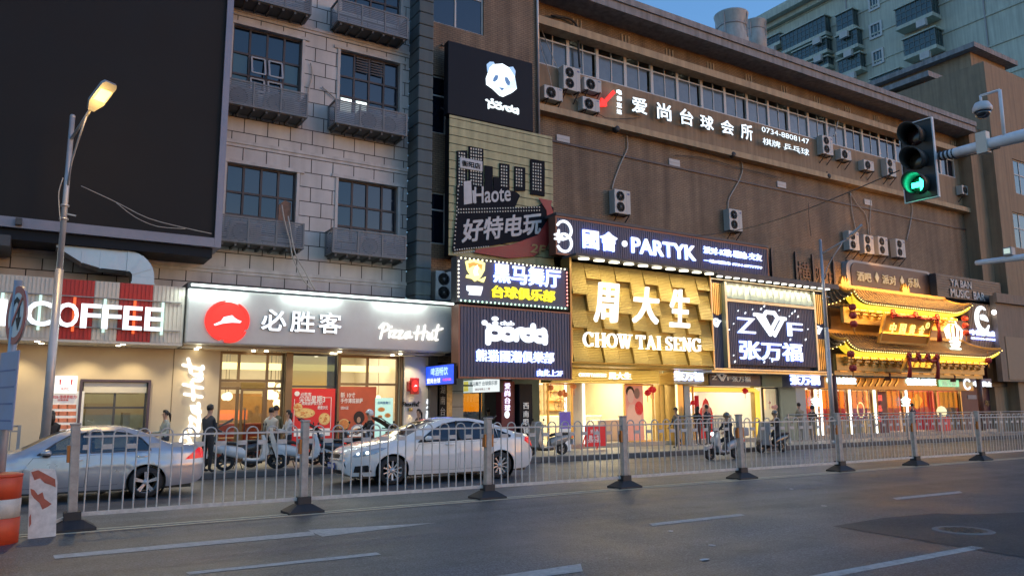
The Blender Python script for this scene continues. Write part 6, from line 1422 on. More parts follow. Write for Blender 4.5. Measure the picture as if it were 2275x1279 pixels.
p = XZ(2150,853,21.2); g = MB(); g.stroke([(p[0]+.3*math.cos(R(40+280*i/16)),p[1]+.24*math.sin(R(40+280*i/16))) for i in range(17)], .1, 21.2, .04); build('crescent_logo', g, WHT, f4)
# stone flank and side sign right of the pagoda
sw = thing('stone_flank_wall', 'brown stone flank wall at the right edge carrying a recessed dark panel', 'wall', (48,21.0,2.8))
xa = XZ(2219,750,21.0)[0]; g = MB(); g.box(xa, 62, 21.0, 21.28, 2.8, 7.4); g.box(xa-.2, 62, 20.8, 20.998, 7.0, 7.5); build('wall', g, M('brown_stone', (.22,.17,.13), .7, var=.25, scale=1.5, streak=.3), sw)
g = MB(); g.box(xa+.6, 62, 20.96, 20.998, 2.9, 5.2); build('panel', g, M('tan_panel', (.26,.20,.14), .7, var=.1), sw)
ss = thing('side_sign', 'brown ribbed side sign with a white crescent logo right of the upper pagoda roof', 'side sign', (45,21.3,4))
a = rect(2149,684,2218,772,21.3); g = MB(); g.box(a[0], a[1], 21.3, 21.6, a[2]-.3, a[3]+.3); ribs(g, a[0], a[1], a[2]-.3, a[3]+.3, 21.3, .16, .07, .03); build('panel', g, M('brown_lit_panel', (.22,.14,.09), .5, var=.1), ss)
p = XZ(2184,709,21.2); g = MB(); n = 20; g.stroke([(p[0]+.62*math.cos(R(60+270*i/n)),p[1]+.62*math.sin(R(60+270*i/n))) for i in range(n+1)], [.08+.26*math.sin(PI*i/n) for i in range(n+1)], 21.18, .06); g.prism([(p[0]+.5*math.cos(R(a_))-.0,p[1]-.1+.36*math.sin(R(a_))) for a_ in range(0, 181, 15)][:9]+[(p[0]-.25,p[1]-.02)], 21.172, 21.23); build('crescent_logo', g, WHT, ss)
letters(ss, '中国黄金', (2156,731,2215,748), 21.18, .06, .05); letters(ss, 'CHINA GOLD', (2159,748,2216,757), 21.18, .05, .03)
p = XZ(2204,694,21.1); g = MB(); g.ball((p[0],21.0,p[1]), .12, 10); build('lamp', g, E('bare_lamp', (1,1,1), 8), ss)
# ================================================================== pagoda shop front
pg = thing('pagoda_sign', 'two-tier golden pagoda roof front with rows of bulbs and a gold plaque', 'pagoda front', (35,20.5,2.6))
M_TILE = M('warm_lit_roof_tile', (.26,.175,.095), .5, var=.25, scale=8); M_TIMBER = M('gilded_timber', (.58,.38,.12), .5, .2, var=.15, scale=5); M_YBEAM = E('yellow_glow_beam', (1,.72,.04), .95)  # tile grey is warmed, orange light put into its colour
BULB = E('amber_bulb', (1,.72,.22), 4.5); M_REDL = M('red_lantern_silk', (.26,.018,.02), .6, var=.2)
def roof(x0, x1, Ye, Yt, ze, zt, up, hip, yside, tier):
    """hipped roof with upswept corners: eave x0..x1 at Ye (height ze), top at Yt/zt inset by hip"""
    nS, nT = 44, 8; L = x1-x0
    def upz(s):
        d = min(s, 1-s)*L; return up*max(0, 1-d/1.5)**2.2
    def surf(s, t):
        xa = x0+s*L; xb = x0+hip+s*(L-2*hip); x = xa+(xb-xa)*t
        return Vector((x, Ye-.18*max(0, 1-min(s,1-s)*L/1.2)**2*(1-t)+(Yt-Ye)*t, ze+upz(s)*(1-t)**1.5+(zt-ze)*(t**1.35)))
    g = MB(); g.raw([surf(i/nS, j/nT) for j in range(nT+1) for i in range(nS+1)], [(j*(nS+1)+i, j*(nS+1)+i+1, (j+1)*(nS+1)+i+1, (j+1)*(nS+1)+i) for j in range(nT) for i in range(nS)], 0, True)
    n = int(L/.24)
    for k in range(n):
        s = (k+.5)/n; g.tube([surf(s, t/5)+Vector((0,-.01,.03)) for t in range(6)], .05, 6, 0)
    for sd in (0, 1):   # side slopes
        def ss(q, t):
            c = surf(sd, 0); tp = surf(sd, 1); yb = yside
            y = c.y+(yb-c.y)*q; z = ze+up*max(0, 1-(y-c.y)/1.3)**2.2
            a = Vector((c.x, y, z)); b = Vector((tp.x, max(tp.y, y*0+tp.y+(yb-tp.y)*q), zt)); return a+(b-a)*t+Vector((0,0,-(zt-ze)*.18*math.sin(PI*t)))
        g.raw([ss(i/10, j/5) for j in range(6) for i in range(11)], [((j*11+i, j*11+i+1, (j+1)*11+i+1, (j+1)*11+i)) for j in range(5) for i in range(10)], 0, True)
        for k in range(8): g.tube([ss((k+.5)/8, t/4)+Vector((0,0,.03)) for t in range(5)], .05, 5, 0)
    rf = build('roof', g, M_TILE, pg)
    g = MB(); tip = [surf(0, t/8)+Vector((0,0,.07)) for t in range(9)]; g.tube(tip, [.04]+[.075]*8, 8); tip = [surf(1, t/8)+Vector((0,0,.07)) for t in range(9)]; g.tube(tip, [.04]+[.075]*8, 8)
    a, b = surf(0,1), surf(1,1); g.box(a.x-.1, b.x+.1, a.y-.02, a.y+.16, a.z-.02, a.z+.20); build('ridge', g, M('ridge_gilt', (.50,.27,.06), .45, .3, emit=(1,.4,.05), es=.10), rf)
    # yellow beam, bulbs, brackets
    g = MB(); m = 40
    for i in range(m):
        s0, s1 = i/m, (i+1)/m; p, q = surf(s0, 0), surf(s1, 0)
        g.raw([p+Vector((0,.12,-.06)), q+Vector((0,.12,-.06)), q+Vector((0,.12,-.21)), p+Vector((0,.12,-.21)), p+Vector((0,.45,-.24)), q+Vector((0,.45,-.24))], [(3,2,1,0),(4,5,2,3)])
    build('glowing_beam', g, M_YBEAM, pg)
    g = MB(); m = int(L/.16)
    for i in range(m+1): p = surf(i/m, 0); g.ball((p.x, p.y-.03, p.z-.035), .024, 5)
    for i in range(9): p = ss(0, 0)
    for sd_ in (0,):
        c = surf(0, 0)
        for i in range(12): y = c.y+(yside-c.y)*(i+.5)/12; g.ball((c.x-.03, y, ze+up*max(0, 1-(y-c.y)/1.3)**2.2-.03), .024, 5)
    build('bulb_row', g, BULB, pg)
    g = MB(); m = int(L/.62)
    for i in range(1, m):
        x = x0+.3+(L-.6)*i/m
        for k in range(3): wv_ = .09+.09*k; g.box(x-wv_, x+wv_, Ye+.42-.09*k, Ye+.60-.06*k, ze-.62+.13*k, ze-.53+.13*k)
        g.box(x-.04, x+.04, Ye+.16, Ye+.62, ze-.35, ze-.25)
    build('bracket_set', g, M_TIMBER, pg)
    g = MB(); g.box(x0+.3, x1-.3, Ye+.60, Ye+.75, ze-.85, ze-.15); build('eave_board', g, M_TIMBER, pg)
    area('eave light', ((x0+x1)/2, Ye+.25, ze-.26), L*.9, .1, 110, (1,.60,.13), (R(25),0,0))
    return surf
su = roof(29.75, 39.2, 20.1, 20.95, 6.02, 6.72, .42, .55, 22.2, 1)
sl2 = roof(28.95, 41.5, 20.05, 21.35, 3.92, 4.72, .38, .75, 22.2, 0)
g = MB(); g.box(30.1, 41.5, 21.4, 21.6, 4.72, 5.9); build('upper_wall', g, M('warm_timber_wall', (.30,.15,.06), .55, var=.2, scale=3), pg)
area('plaque light', (35, 20.2, 4.75), 8, .15, 120, (1,.52,.10), (R(155),0,0)); area('added tile wash', (34.5, 20.2, 7.3), 9, .1, 240, (1,.55,.12), (R(20),0,0)); area('added tile wash', (35, 19.6, 5.75), 10, .1, 180, (1,.52,.10), (R(25),0,0))  # the two lights over the roofs are added, without fixtures, to warm the tiles
g = MB(); g.box(29.2, 41.2, 20.75, 20.95, 2.88, 3.62); 
build('frieze', g, M_TIMBER, pg)
g = MB()
for k in range(13):
    cx = 29.8+k*.9; P = [(cx-.36,3.2),(cx-.24,3.36),(cx+.24,3.36),(cx+.36,3.2),(cx+.24,3.04),(cx-.24,3.04)]; g.stroke(P, .035, 20.72, .025, closed=True)
build('frieze_hexagons', g, M_GOLD, pg)
for x in (29.3, 33.2, 38.6, 41.1): g = MB(); g.tube([(x,20.9,.3),(x,20.9,3.6)] if x < 33 or x > 40 else [(x,20.85,2.7),(x,20.85,3.6)], .13, 12); build('post', g, M('dark_lacquer_post', (.10,.035,.025), .4), pg)
for X0, zb0 in ((30.7,6.75),(35.4,6.78)):
    g = MB(); g.prism([(X0-.25,zb0),(X0-.3,zb0+.3),(X0-.15,zb0+.55),(X0-.05,zb0+.3),(X0+.02,zb0+.6),(X0+.12,zb0+.3),(X0+.25,zb0+.5),(X0+.28,zb0+.2),(X0+.2,zb0)], 20.95, 21.1); build('ridge_ornament', g, M('ridge_gilt', (0,0,0)), pg)
# plaque, tilted forward
def tilted(parent, name, q, Y, til, mat, fmat):
    a = rect(*q, Y); H_ = a[3]-a[2]
    def f(p): return Vector((p.x, p.y-til*(p.z-a[2])/H_, p.z))
    g = MB(); g.bbox(a[0], a[1], Y, Y+.08, a[2], a[3], .015); g.xf(f); pqx = build(name, g, mat, parent)
    g = MB(); e = .09
    for b in ((a[0]-e,a[0],a[2]-e,a[3]+e),(a[1],a[1]+e,a[2]-e,a[3]+e),(a[0],a[1],a[3],a[3]+e),(a[0],a[1],a[2]-e,a[2])): g.box(b[0], b[1], Y-.05, Y+.09, b[2], b[3])
    g.xf(f); build('frame', g, fmat, pqx); return pqx, a, f
pq1, a, f = tilted(pg, 'plaque', (1951,703,2059,764), 20.3, .35, M('gold_plaque', (.36,.17,.025), .42, .3, var=.08), M_GOLD)
GLETT = E('gold_letter_light', (1,.80,.22), 1.5)
n_ = 4; wl_ = (a[1]-a[0])
for i, ch in enumerate('中国黄金'):
    g = MB(); text(g, ch, a[0]+wl_*(.12+.205*i), a[0]+wl_*(.12+.205*i+.12), a[2]+(a[3]-a[2])*.34, a[2]+(a[3]-a[2])*.74, 20.22, .04, .025); g.xf(f); build('letter', g, GLETT, pq1)
g = MB(); cx, cz = a[0]+wl_*.90, a[2]+(a[3]-a[2])*.76; g.stroke([(cx+.13*math.cos(R(20*i)),cz+.13*math.sin(R(20*i))) for i in range(18)], .03, 20.22, .03, closed=True); g.stroke([(cx+.06*math.cos(R(40+28*i)),cz+.06*math.sin(R(40+28*i))) for i in range(10)], .025, 20.22, .03); g.xf(f); build('round_mark', g, GLETT, pq1)
pq2, a2, f2_ = tilted(pg, 'lower_plaque', (2006,799,2066,822), 19.85, .2, M('dark_gold_plaque', (.16,.09,.03), .45), M_GOLD)
for i, ch in enumerate('黄金珠宝'):
    w2 = a2[1]-a2[0]; g = MB(); text(g, ch, a2[0]+w2*(.06+.23*i), a2[0]+w2*(.06+.23*i+.19), a2[2]+.1, a2[3]-.08, 19.77, .04, .03); g.xf(f2_); build('letter', g, E('amber_letter', (1,.55,.06), 1.3), pq2)
def drape(parent, x0, x1, z, Y, sag, fall, n=3):
    g = MB(); N = 24
    for r_ in range(3):
        g.tube([(x0+(x1-x0)*i/N, Y-.05*math.sin(r_*2+i), z-sag*abs(math.sin(n*PI*i/N))*(1-.25*r_)-.05*r_) for i in range(N+1)], .06, 6)
    for xx in (x0, x1):
        g.tube([(xx, Y-.03, z), (xx+.05, Y-.06, z-fall*.5), (xx-.03, Y-.02, z-fall)], [.09,.07,.10], 7)
    for k in range(n+1):
        xx = x0+(x1-x0)*k/n
        for q in range(6): an = q*PI/3; g.ball((xx+.09*math.cos(an), Y-.08, z+.09*math.sin(an)), .08, 6)
    build('red_drape', g, M_REDL, parent)
drape(pg, a2[0]-.05, a2[1]+.1, a2[3]+.15, 19.6, .18, .95, 3); drape(pg, a[0]+.3, a[1]+.15, a[3]+.15, 19.85, .10, .25, 2)
g = MB(); g.tube([(a[1]+.2,19.85,a[3]+.1),(a[1]+.25,19.8,a[3]-.5),(a[1]+.3,19.85,a[3]-1.0)], [.1,.07,.13], 7); build('red_drape', g, M_REDL, pg)
def lantern(x, y, z, n, lab, rr=.16):
    t = thing('red_lantern', lab, 'lantern', (x,y,z), 'red lanterns hanging from the pagoda eaves')
    for k in range(n):
        zz = z-k*.36; g = MB(); g.lathe([(.05,-.14),(rr*.75,-.12),(rr,0),(rr*.75,.12),(.05,.14)], (x,y,zz), 14); build('lantern_body', g, M_REDL, t)
    g = MB(); g.tube([(x,y,z+.14),(x,y,z+.5)], .01, 5); g.tube([(x,y,z-(n-1)*.36-.14),(x,y,z-(n-1)*.36-.4)], .03, 6); build('tassel', g, M('tassel_gold', (.45,.2,.04), .6), t)
for (u, v, Yl, n, lab) in ((1894,682,19.95,3,'string of three red lanterns at the left end of the upper pagoda eave'), (2143,707,19.95,3,'string of three red lanterns at the right end of the upper pagoda eave'), (1890,786,19.8,1,'red lantern under the left corner of the lower pagoda eave'), (1895,817,19.9,1,'red lantern hanging low beside the left pagoda post'), (2196,800,19.8,1,'red lantern under the right corner of the lower pagoda eave')):
    p = onY(u, v, Yl); lantern(p.x, p.y, p.z, n, lab)
# glowing gold-and-white ornament at the right of the upper tier
or_ = thing('glowing_ornament', 'white and yellow glowing lotus-shaped ornament between the pagoda tiers', 'ornament', (38.6,20.6,4.8))
p = XZ(2119,742,20.6); g = MB()
for k, (dx, h, wd) in enumerate(((0,1.0,.11),(-.25,.8,.1),(.25,.8,.1),(-.45,.55,.09),(.45,.55,.09))):
    g.stroke([(p[0]+dx*1.3,p[1]-.2),(p[0]+dx*1.7,p[1]+h*.35),(p[0]+dx*.9,p[1]+h*.75)], wd, 20.6-.01*k, .06)
build('petals', g, E('ornament_white', (1,.97,.75), 2.6), or_)
g = MB(); text(g, '金', p[0]-.5, p[0]+.5, p[1]-.75, p[1]-.15, 20.55, .05, .05); build('character', g, E('ornament_cool', (.85,1,.95), 2.4), or_)
# ================================================================== street furniture
M_FEN = M('grubby_white_paint', (.50,.48,.45), .55, var=.28, scale=9, bump=.15, bscale=30); M_RUB = M('black_rubber_base', (.025,.025,.028), .65, var=.3, scale=10); M_REFL = M('amber_reflector', (.40,.13,.02), .35)
M_FENP = M('grubby_white_post', (.44,.40,.36), .6, var=.35, scale=6, streak=.3)
PX_ = [.62, 3.69, 6.95, 10.06, 13.38, 16.83, 20.0, 23.25, 26.5]
def make_post():
    t = proto('fence_post', 'post', 'fence post', 'posts of the median fence')
    g = MB(); g.bbox(-.055, .055, -.055, .055, .14, 1.36, .01); g.bbox(-.065, .065, -.065, .065, 1.36, 1.39, .008); build('post', g, M_FENP, t)
    g = MB(); g.raw([(sx*a_, sy*b_, z_) for a_, b_, z_ in ((.27,.21,0),(.27,.21,.035),(.12,.10,.13),(.10,.09,.135),(.10,.09,.24)) for sx, sy in ((-1,-1),(1,-1),(1,1),(-1,1))],
                   [(4*k+j, 4*k+(j+1) % 4, 4*k+4+(j+1) % 4, 4*k+4+j) for k in range(4) for j in range(4)]+[(16,17,18,19)]); build('base', g, M_RUB, t)
    return t
def make_panel(L):
    t = proto('road_fence', 'panel', 'fence', 'hooped panels of the median fence'); n = 10; a, b = .06, L-.06; sp = (b-a)/n; hw = .085
    g = MB()
    for i in range(n):
        cx = a+(i+.5)*sp; P = [(cx-hw,0,.22)]+[(cx-hw*math.cos(PI*q/8), 0, 1.215+hw*math.sin(PI*q/8)) for q in range(9)]+[(cx+hw,0,.22)]
        g.tube(P, .0115, 6, cap=False)
    build('hoops', g, M_FEN, t)
    g = MB(); g.box(a, b, -.016, .016, 1.195, 1.222); build('top_rail', g, M_FEN, t)
    g = MB(); g.box(a, b, -.02, .02, .175, .225); build('bottom_rail', g, M_FEN, t)
    g = MB()
    for i in range(n+1):
        x0_ = a+(i-.5)*sp+hw+.008 if i > 0 else a; x1_ = a+(i+.5)*sp-hw-.008 if i < n else b
        g.box(x0_, x1_, -.012, .012, 1.035, 1.10)
    build('link_plates', g, M_FEN, t)
    return t
posts_lab = ['leftmost post of the median fence, thin and leaning beside the striped board', 'fence post rising between the parked white scooters and the white car bonnet', 'fence post with an amber reflector before the rear door of the white car', 'fence post in front of the open cream jeweller doorway', 'fence post with an amber reflector before the grey scooter rider', 'fence post in line with the unlit street lamp', 'fence post in front of the red jeweller window', 'fence post before the dim maroon shop, last one inside the frame', 'fence post just cut off at the right edge']
panel_lab = ['fence panel in front of the rear of the silver car', 'fence panel in front of the bonnet of the white car', 'fence panel in front of the white car tail', 'fence panel before the jeweller doorway with the placard', 'fence panel before the two moving scooters', 'fence panel left of the post in front of the red jeweller', 'fence panel before the right half of the red jeweller', 'fence panel at the right edge before the dim maroon shop']
po0 = None
for i, x in enumerate(PX_[:8]):
    o = make_post() if i == 0 else dup(po0, (0,0,0)); po0 = po0 or o; put(o, (x, FY, 0)); o['label'] = posts_lab[i]
    o.rotation_euler = (R(random.uniform(-.5,.5)), R(-2.0) if i == 0 else R(random.uniform(-.7,.7)), R(random.uniform(-3,3)))
    if i in (0, 2, 4, 6):
        g = MB(); s_ = -1 if i == 0 else 1; g.box(s_*.056, s_*.09, -.045, .045, .88, 1.10); build('reflector', g, M_REFL, o)
p0_ = None
for i in range(8):
    L = PX_[i+1]-PX_[i]; o = make_panel(3.2) if i == 0 else dup(p0_, (0,0,0)); p0_ = p0_ or o; put(o, (PX_[i], FY, 0)); o.scale = (L/3.2, 1, 1); o.location.y += random.uniform(-.012,.012); o.rotation_euler = (R(random.uniform(-.9,.9)), R(random.uniform(-.22,.22)), 0); o['label'] = panel_lab[i]
g = MB(); g.bar((.58,FY,.19), (.36,FY-.05,.10), .05, .035); build('broken_rail', g, M_FEN, label='short broken white rail stub left of the leaning fence post', cat='fence rail')
# pavement railing behind
M_RAIL = M('grey_railing_steel', (.30,.30,.30), .5, .3, var=.15)
def make_rail(L=2.5):
    t = proto('pavement_railing', 'rail', 'railing', 'sections of the pavement railing'); g = MB(); n = 17
    for i in range(1, n): g.tube([(L*i/n,0,.14),(L*i/n,0,1.0)], .011, 5, cap=False)
    build('bars', g, M_RAIL, t)
    g = MB(); g.tube([(0,0,1.1),(L,0,1.1)], .022, 7); build('top_rail', g, M_RAIL, t); g = MB(); g.box(.02, L-.02, -.012, .012, .98, 1.01); build('upper_rail', g, M_RAIL, t); g = MB(); g.box(.02, L-.02, -.012, .012, .12, .15); build('bottom_rail', g, M_RAIL, t)
    for x in (0, L): g = MB(); g.box(x-.03, x+.03, -.03, .03, 0, 1.12); build('post', g, M_RAIL, t)
    return t
r0 = None; k = 0
xs_ = [(15.9,'pavement railing section left of the gold-framed doorway'), (18.45,'pavement railing section before the pair in dark clothes at the gold-framed doorway'), (24.0,'first pavement railing section beside the second scooter rider'), (26.55,'pavement railing section right behind the unlit street lamp'), (29.1,'pavement railing section before the left pagoda windows'), (31.65,'pavement railing section before the gold hoop window'), (34.2,'pavement railing section before the large red banner'), (36.75,'pavement railing section before the gold ornament'), (39.3,'pavement railing section before the closed maroon shop'), (-2.6,'pavement railing section at the left edge behind the silver car')]
for x, lab in xs_:
    if x == 15.9: continue
    o = make_rail() if r0 is None else dup(r0, (0,0,0)); r0 = r0 or o; put(o, (x, 19.15, SZ)); o['label'] = lab
# street lamps
M_GALV = M('galvanised_pole', (.44,.43,.44), .45, .45, var=.15, streak=.15)
def lamp(x, y, lit, lab):
    t = thing('street_lamp', lab, 'street lamp', (x,y,SZ), 'street lamps on the kerb'); H_ = 8.08
    g = MB(); g.tube([(x,y,SZ),(x,y,4.6)], [.095,.085], 14); g.tube([(x,y,4.6),(x,y,H_)], [.065,.055], 14); g.ball((x,y,H_), .06, 10); g.lathe([(.14,SZ),(.14,SZ+.04),(.10,SZ+.12)], (x,y,0), 14); build('pole', g, M_GALV, t)
    g = MB(); g.lathe([(.075,6.0),(.09,6.0),(.09,6.04),(.075,6.04)], (x,y,0), 12); g.lathe([(.075,5.7),(.09,5.7),(.09,5.74),(.075,5.74)], (x,y,0), 12); g.bar((x,y,5.85), (x+.22,y-.1,5.8), .03); build('clamp', g, M_GALV, t)
    h0 = Vector((x+.30, y-.95, H_-.10)); h1 = Vector((x+.62, y-1.45, H_+.40)) 
    g = MB(); g.tube([(x,y,H_-.55), tuple(h0)], .032, 9); a = Vector((x,y,H_-1.6)); g.tube([a+Vector((.02,-.05,0)), a+Vector((.05,-.2,.5)), a+Vector((.14,-.5,.95)), h0+Vector((-.06,.15,-.12))], .022, 8); build('arm', g, M_GALV, t)
    d = (h1-h0).normalized(); sd = d.cross(Vector((0,0,1))).normalized(); up = sd.cross(d)
    mt = Matrix((sd, d, up)).transposed(); c = (h0+h1)/2
    hx = MB(); L_ = (h1-h0).length; P = [(-.07,-L_/2),(.07,-L_/2),(.17,-L_*.22),(.17,L_*.40),(.13,L_/2),(-.13,L_/2),(-.17,L_*.40),(-.17,-L_*.22)]
    hx.prism(P, -.035, .035, axis='z'); hx.xf(lambda p: c+mt@p); hd = build('lamp_head', hx, M('lamp_head_grey', (.34,.34,.35), .45, .3), t)
    gx = MB(); gx.prism([(-.13,-L_*.12),(.13,-L_*.12),(.13,L_*.26),(-.13,L_*.26)], -.05, -.036, axis='z'); gx.xf(lambda p: c+mt@p)
    build('lens', gx, E('sodium_lens', (1,.62,.14), 4.5) if lit else M('dead_lens', (.45,.47,.48), .3), hd)
    if lit:
        gl_ = bpy.data.lights.new('added halo light', 'POINT'); gl_.energy = 30*KE; gl_.color = (1,.60,.16); gl_.shadow_soft_size = .15; go_ = bpy.data.objects.new('added halo light', gl_); COL.objects.link(go_); go_.location = c-up*.38+Vector((0,.1,0))  # extra point light added to warm the billboard around the lamp
    if lit: spot('sodium light', tuple(c-up*.12), 800, (1,.66,.26), 155, .6, tuple(c-up*5+Vector((.1,-.6,-1))), .12)
lamp(.37, 19.2, True, 'lit street lamp glowing yellow in front of the black billboard')
lamp(26.35, 18.95, False, 'unlit grey street lamp beside the pagoda front')
pipe([(140,395),(131,425),(131,455),(134,492)], 19.1, .012, 'loose cable loop hanging from the clamp of the lit street lamp', M_PIPE, 'cable', 'cable', None)
pipe([(180,413),(260,450),(330,485),(415,507),(470,519)], 20.3, .01, 'upper thin cable crossing the black billboard', M_PIPE, 'cable', 'cable', 'thin cables over the billboard')
pipe([(258,450),(300,482),(350,503),(412,508)], 20.28, .009, 'lower sagging cable branching across the black billboard', M_PIPE, 'cable', 'cable', 'thin cables over the billboard')
# ---------------- traffic signal on its arm
SX = 13.55
ts = thing('traffic_light', 'black traffic light with white-edged backboard showing a green arrow', 'traffic light', (SX,7.45,5.2))
q0 = onX(2040, 357, SX); AZ = 6.02; ang = R(4)
def T(p): # signal local frame: +x forward (towards -X world), y sideways
    c, s = math.cos(ang), math.sin(ang); return Vector((SX-(p.x*c-p.y*s), q0.y-(p.x*s+p.y*c), q0.z+p.z))
g = MB(); g.bbox(-.04, 0, -.29, .29, -.73, .73, .02); g.xf(T); build('backboard', g, M('signal_black', (.012,.014,.014), .5), ts)
g = MB()
for b in ((-.31,-.29,-.75,.75),(.29,.31,-.75,.75)): g.box(-.05, .01, b[0], b[1], b[2], b[3])
for z_ in (-.75, .73): g.box(-.05, .01, -.29, .29, z_, z_+.02)
g.xf(T); build('white_edge', g, M('signal_white_edge', (.62,.62,.62), .5), ts)
for k, (zc_, nm) in enumerate(((.46,'red'),(0,'amber'),(-.46,'green'))):
    g = MB(); n = 20; r_ = .17
    V_ = []
    for i in range(n+1):
        a = R(-50+280*i/n); Lz = .40*(.45+.55*max(0, math.sin(a)*.5+.5))
        for rr, xx in ((r_+.012,0),(r_+.03,Lz),(r_+.015,Lz),(r_-.003,0)): V_.append((xx, rr*math.cos(a), zc_+rr*math.sin(a)))
    g.raw(V_, [(4*i+j, 4*i+4+j, 4*i+4+(j+1) % 4, 4*i+(j+1) % 4) for i in range(n) for j in range(4)], 0, True); g.xf(T); vz = build('visor', g, M('visor_grey', (.05,.055,.055), .55), ts)
    g = MB(); g.lathe([(.17,.004),(.165,.02),(.10,.04),(.0001,.045)], (0,0,0), 24, 0, axis='x'); g.v = [(p[0], p[1], p[2]+zc_) for p in g.v]; g.xf(T)
    build('lens', g, M('lens_dark_'+nm, {'red':(.03,.008,.008),'amber':(.04,.03,.02),'green':(.01,.03,.02)}[nm], .2), vz)
    if nm == 'green':
        g = MB(); 
        g.prism([(-.14,0),(-.02,.12),(-.02,.045),(.13,.045),(.13,-.045),(-.02,-.045),(-.02,-.12)], .05, .06, axis='x'); g.v = [(p[0], -p[1], p[2]+zc_) for p in g.v]; g.xf(T); build('green_arrow', g, E('green_arrow', (.02,1,.45), 14), vz)
        l_ = T(Vector((.14,0,zc_))); 
        lo_ = bpy.data.lights.new('green lamp light', 'POINT'); lo_.energy = 5*KE; lo_.color = (.02,1,.42); lo_.shadow_soft_size = .1; ob = bpy.data.objects.new('green lamp light', lo_); COL.objects.link(ob); ob.location = l_
M_ARM = M('white_painted_arm', (.72,.72,.74), .45, var=.12, scale=6)
am = thing('signal_arm', 'thick white signal arm reaching in from the right edge with cable ties', 'signal arm', (SX+.25,4,6.2))
A0 = onX(2078, 350, SX+.2); A1 = onX(2275, 301, SX+.2); dA = (A1-A0)
g = MB(); g.tube([A0-dA*.04, A0, A0+dA*.3, A0+dA*2.6], [.05,.062,.085,.16], 16); g.tube([A0+dA*2.6+Vector((0,0,.3)), A0+dA*2.6-Vector((0,0,7))], .2, 16); build('arm', g, M_ARM, am)
g = MB()
for k in range(5): g.lathe([(.075,-.02),(.09,0),(.075,.02)], tuple(A0+dA*(.02+.05*k)), 10, 0, axis='y')
g.tube([A0+dA*.05+Vector((0,0,.1)), A0+dA*.25+Vector((-.02,0,-.12)), A0+dA*.5+Vector((-.05,0,-.13)), A0+dA*.75+Vector((-.03,0,-.12))], .012, 6); build('cable_wrap', g, M_ACD, am)
g = MB(); p = A0+dA*.58; g.bbox(p.x-.12, p.x+.02, p.y-.09, p.y+.09, p.z-.16, p.z+.22, .01); build('clamp_plate', g, M_CREAM, am)
cm = thing('dome_camera', 'white dome camera hanging from a bent pipe above the signal arm', 'camera', tuple(onX(2183,245,SX+.2)))
pb = onX(2231, 303, SX+.15); pt = onX(2221, 200, SX+.15); pc = onX(2178, 213, SX+.15); pd = onX(2180, 228, SX+.15)
g = MB(); g.tube([pb, pt], .03, 8); g.tube([pt, pc], .022, 8); g.tube([pc, pd], .022, 8); build('bracket', g, M_ARM, cm)
c = onX(2182, 240, SX+.15); g = MB(); g.lathe([(.04,.11),(.11,.09),(.155,.0),(.155,-.05),(.14,-.07)], c, 20); build('housing', g, M('camera_white', (.6,.6,.6), .4), cm)
g = MB(); g.lathe([(.13,-.071),(.12,-.13),(.07,-.18),(.0001,-.19)], c, 20); build('dome', g, M('camera_dome', (.02,.02,.022), .08, spec=.9), cm)
am2 = thing('signal_arm', 'thinner white arm with a small flash box entering at the lower right', 'signal arm', tuple(onX(2200,578,26)))
B0 = onX(2168, 584, 26); B1 = onX(2275, 571, 26); dB = B1-B0
g = MB(); g.tube([B0, B0+dB*.1, B0+dB*3], [.075,.085,.15], 14); g.tube([B0+dB*3+Vector((0,0,.2)), B0+dB*3-Vector((0,0,6.6))], .17, 12); build('arm', g, M_ARM, am2)
fx = thing('flash_box', 'small white flash box standing on the thinner arm', 'traffic camera', tuple(onX(2242,558,26)))
p = onX(2243, 560, 26); g = MB(); g.bbox(p.x-.16, p.x+.1, p.y-.13, p.y+.13, p.z-.12, p.z+.14, .015); build('case', g, M_ACG, fx); g = MB(); g.box(p.x-.175, p.x-.161, p.y-.09, p.y+.09, p.z-.06, p.z+.1); build('lamp_face', g, M('flash_face', (.7,.75,.7), .3, emit=(.8,1,.8), es=.5), fx)
g = MB(); c0 = onX(1998, 379, SX); c1 = onY(1560, 523, 20.55); N = 14; g.tube([c0+(c1-c0)*(i/N)+Vector((0,0,-.25*math.sin(PI*i/N))) for i in range(N+1)], .012, 5)
build('overhead_cable', g, M_ACD, label='thin black cable running from the traffic light down to the long dark sign', cat='cable')
# ---------------- barrel, board and no-U-turn sign at the left edge
M_ORB = M('orange_barrel_plastic', (.62,.075,.025), .5, var=.2, scale=5, streak=.25); M_WHB = M('white_barrel_band', (.58,.55,.50), .55, var=.25, scale=6, streak=.2)
bx_, by_ = -.22, 11.35
br = thing('traffic_barrel', 'orange and white striped traffic barrel at the left edge', 'traffic barrel', (bx_,by_,0))
for z0_, z1_, m_, nm in ((0,.30,M_ORB,'orange_band'),(.30,.52,M_WHB,'white_band'),(.52,.78,M_ORB,'orange_band')):
    g = MB(); g.lathe([(.235+.02*(1-z0_),z0_),(.24+.02*(1-z1_),z1_-.01),(.225+.02*(1-z1_),z1_)], (bx_,by_,0), 28); build(nm, g, m_, br)
g = MB(); g.lathe([(.25,.775),(.25,.80),(.2,.815),(.0001,.815)], (bx_,by_,0), 28); build('lid', g, M_ORB, br)
bd = thing('barrier_board', 'worn white board with torn red stripes leaning beside the barrel', 'barrier board', (.27,11.5,0))
def bt(p): return Vector((p.x+.06*(.5-p.z), 11.5+p.y+.10*p.z, p.z))
g = MB(); g.prism([(.10,.0),(.40,.01),(.41,.66),(.385,.82),(.15,.84),(.11,.80)], -.02, .02); g.xf(bt); build('board', g, M('scuffed_white_board', (.60,.58,.55), .6, var=.25, scale=10), bd)
g = MB()
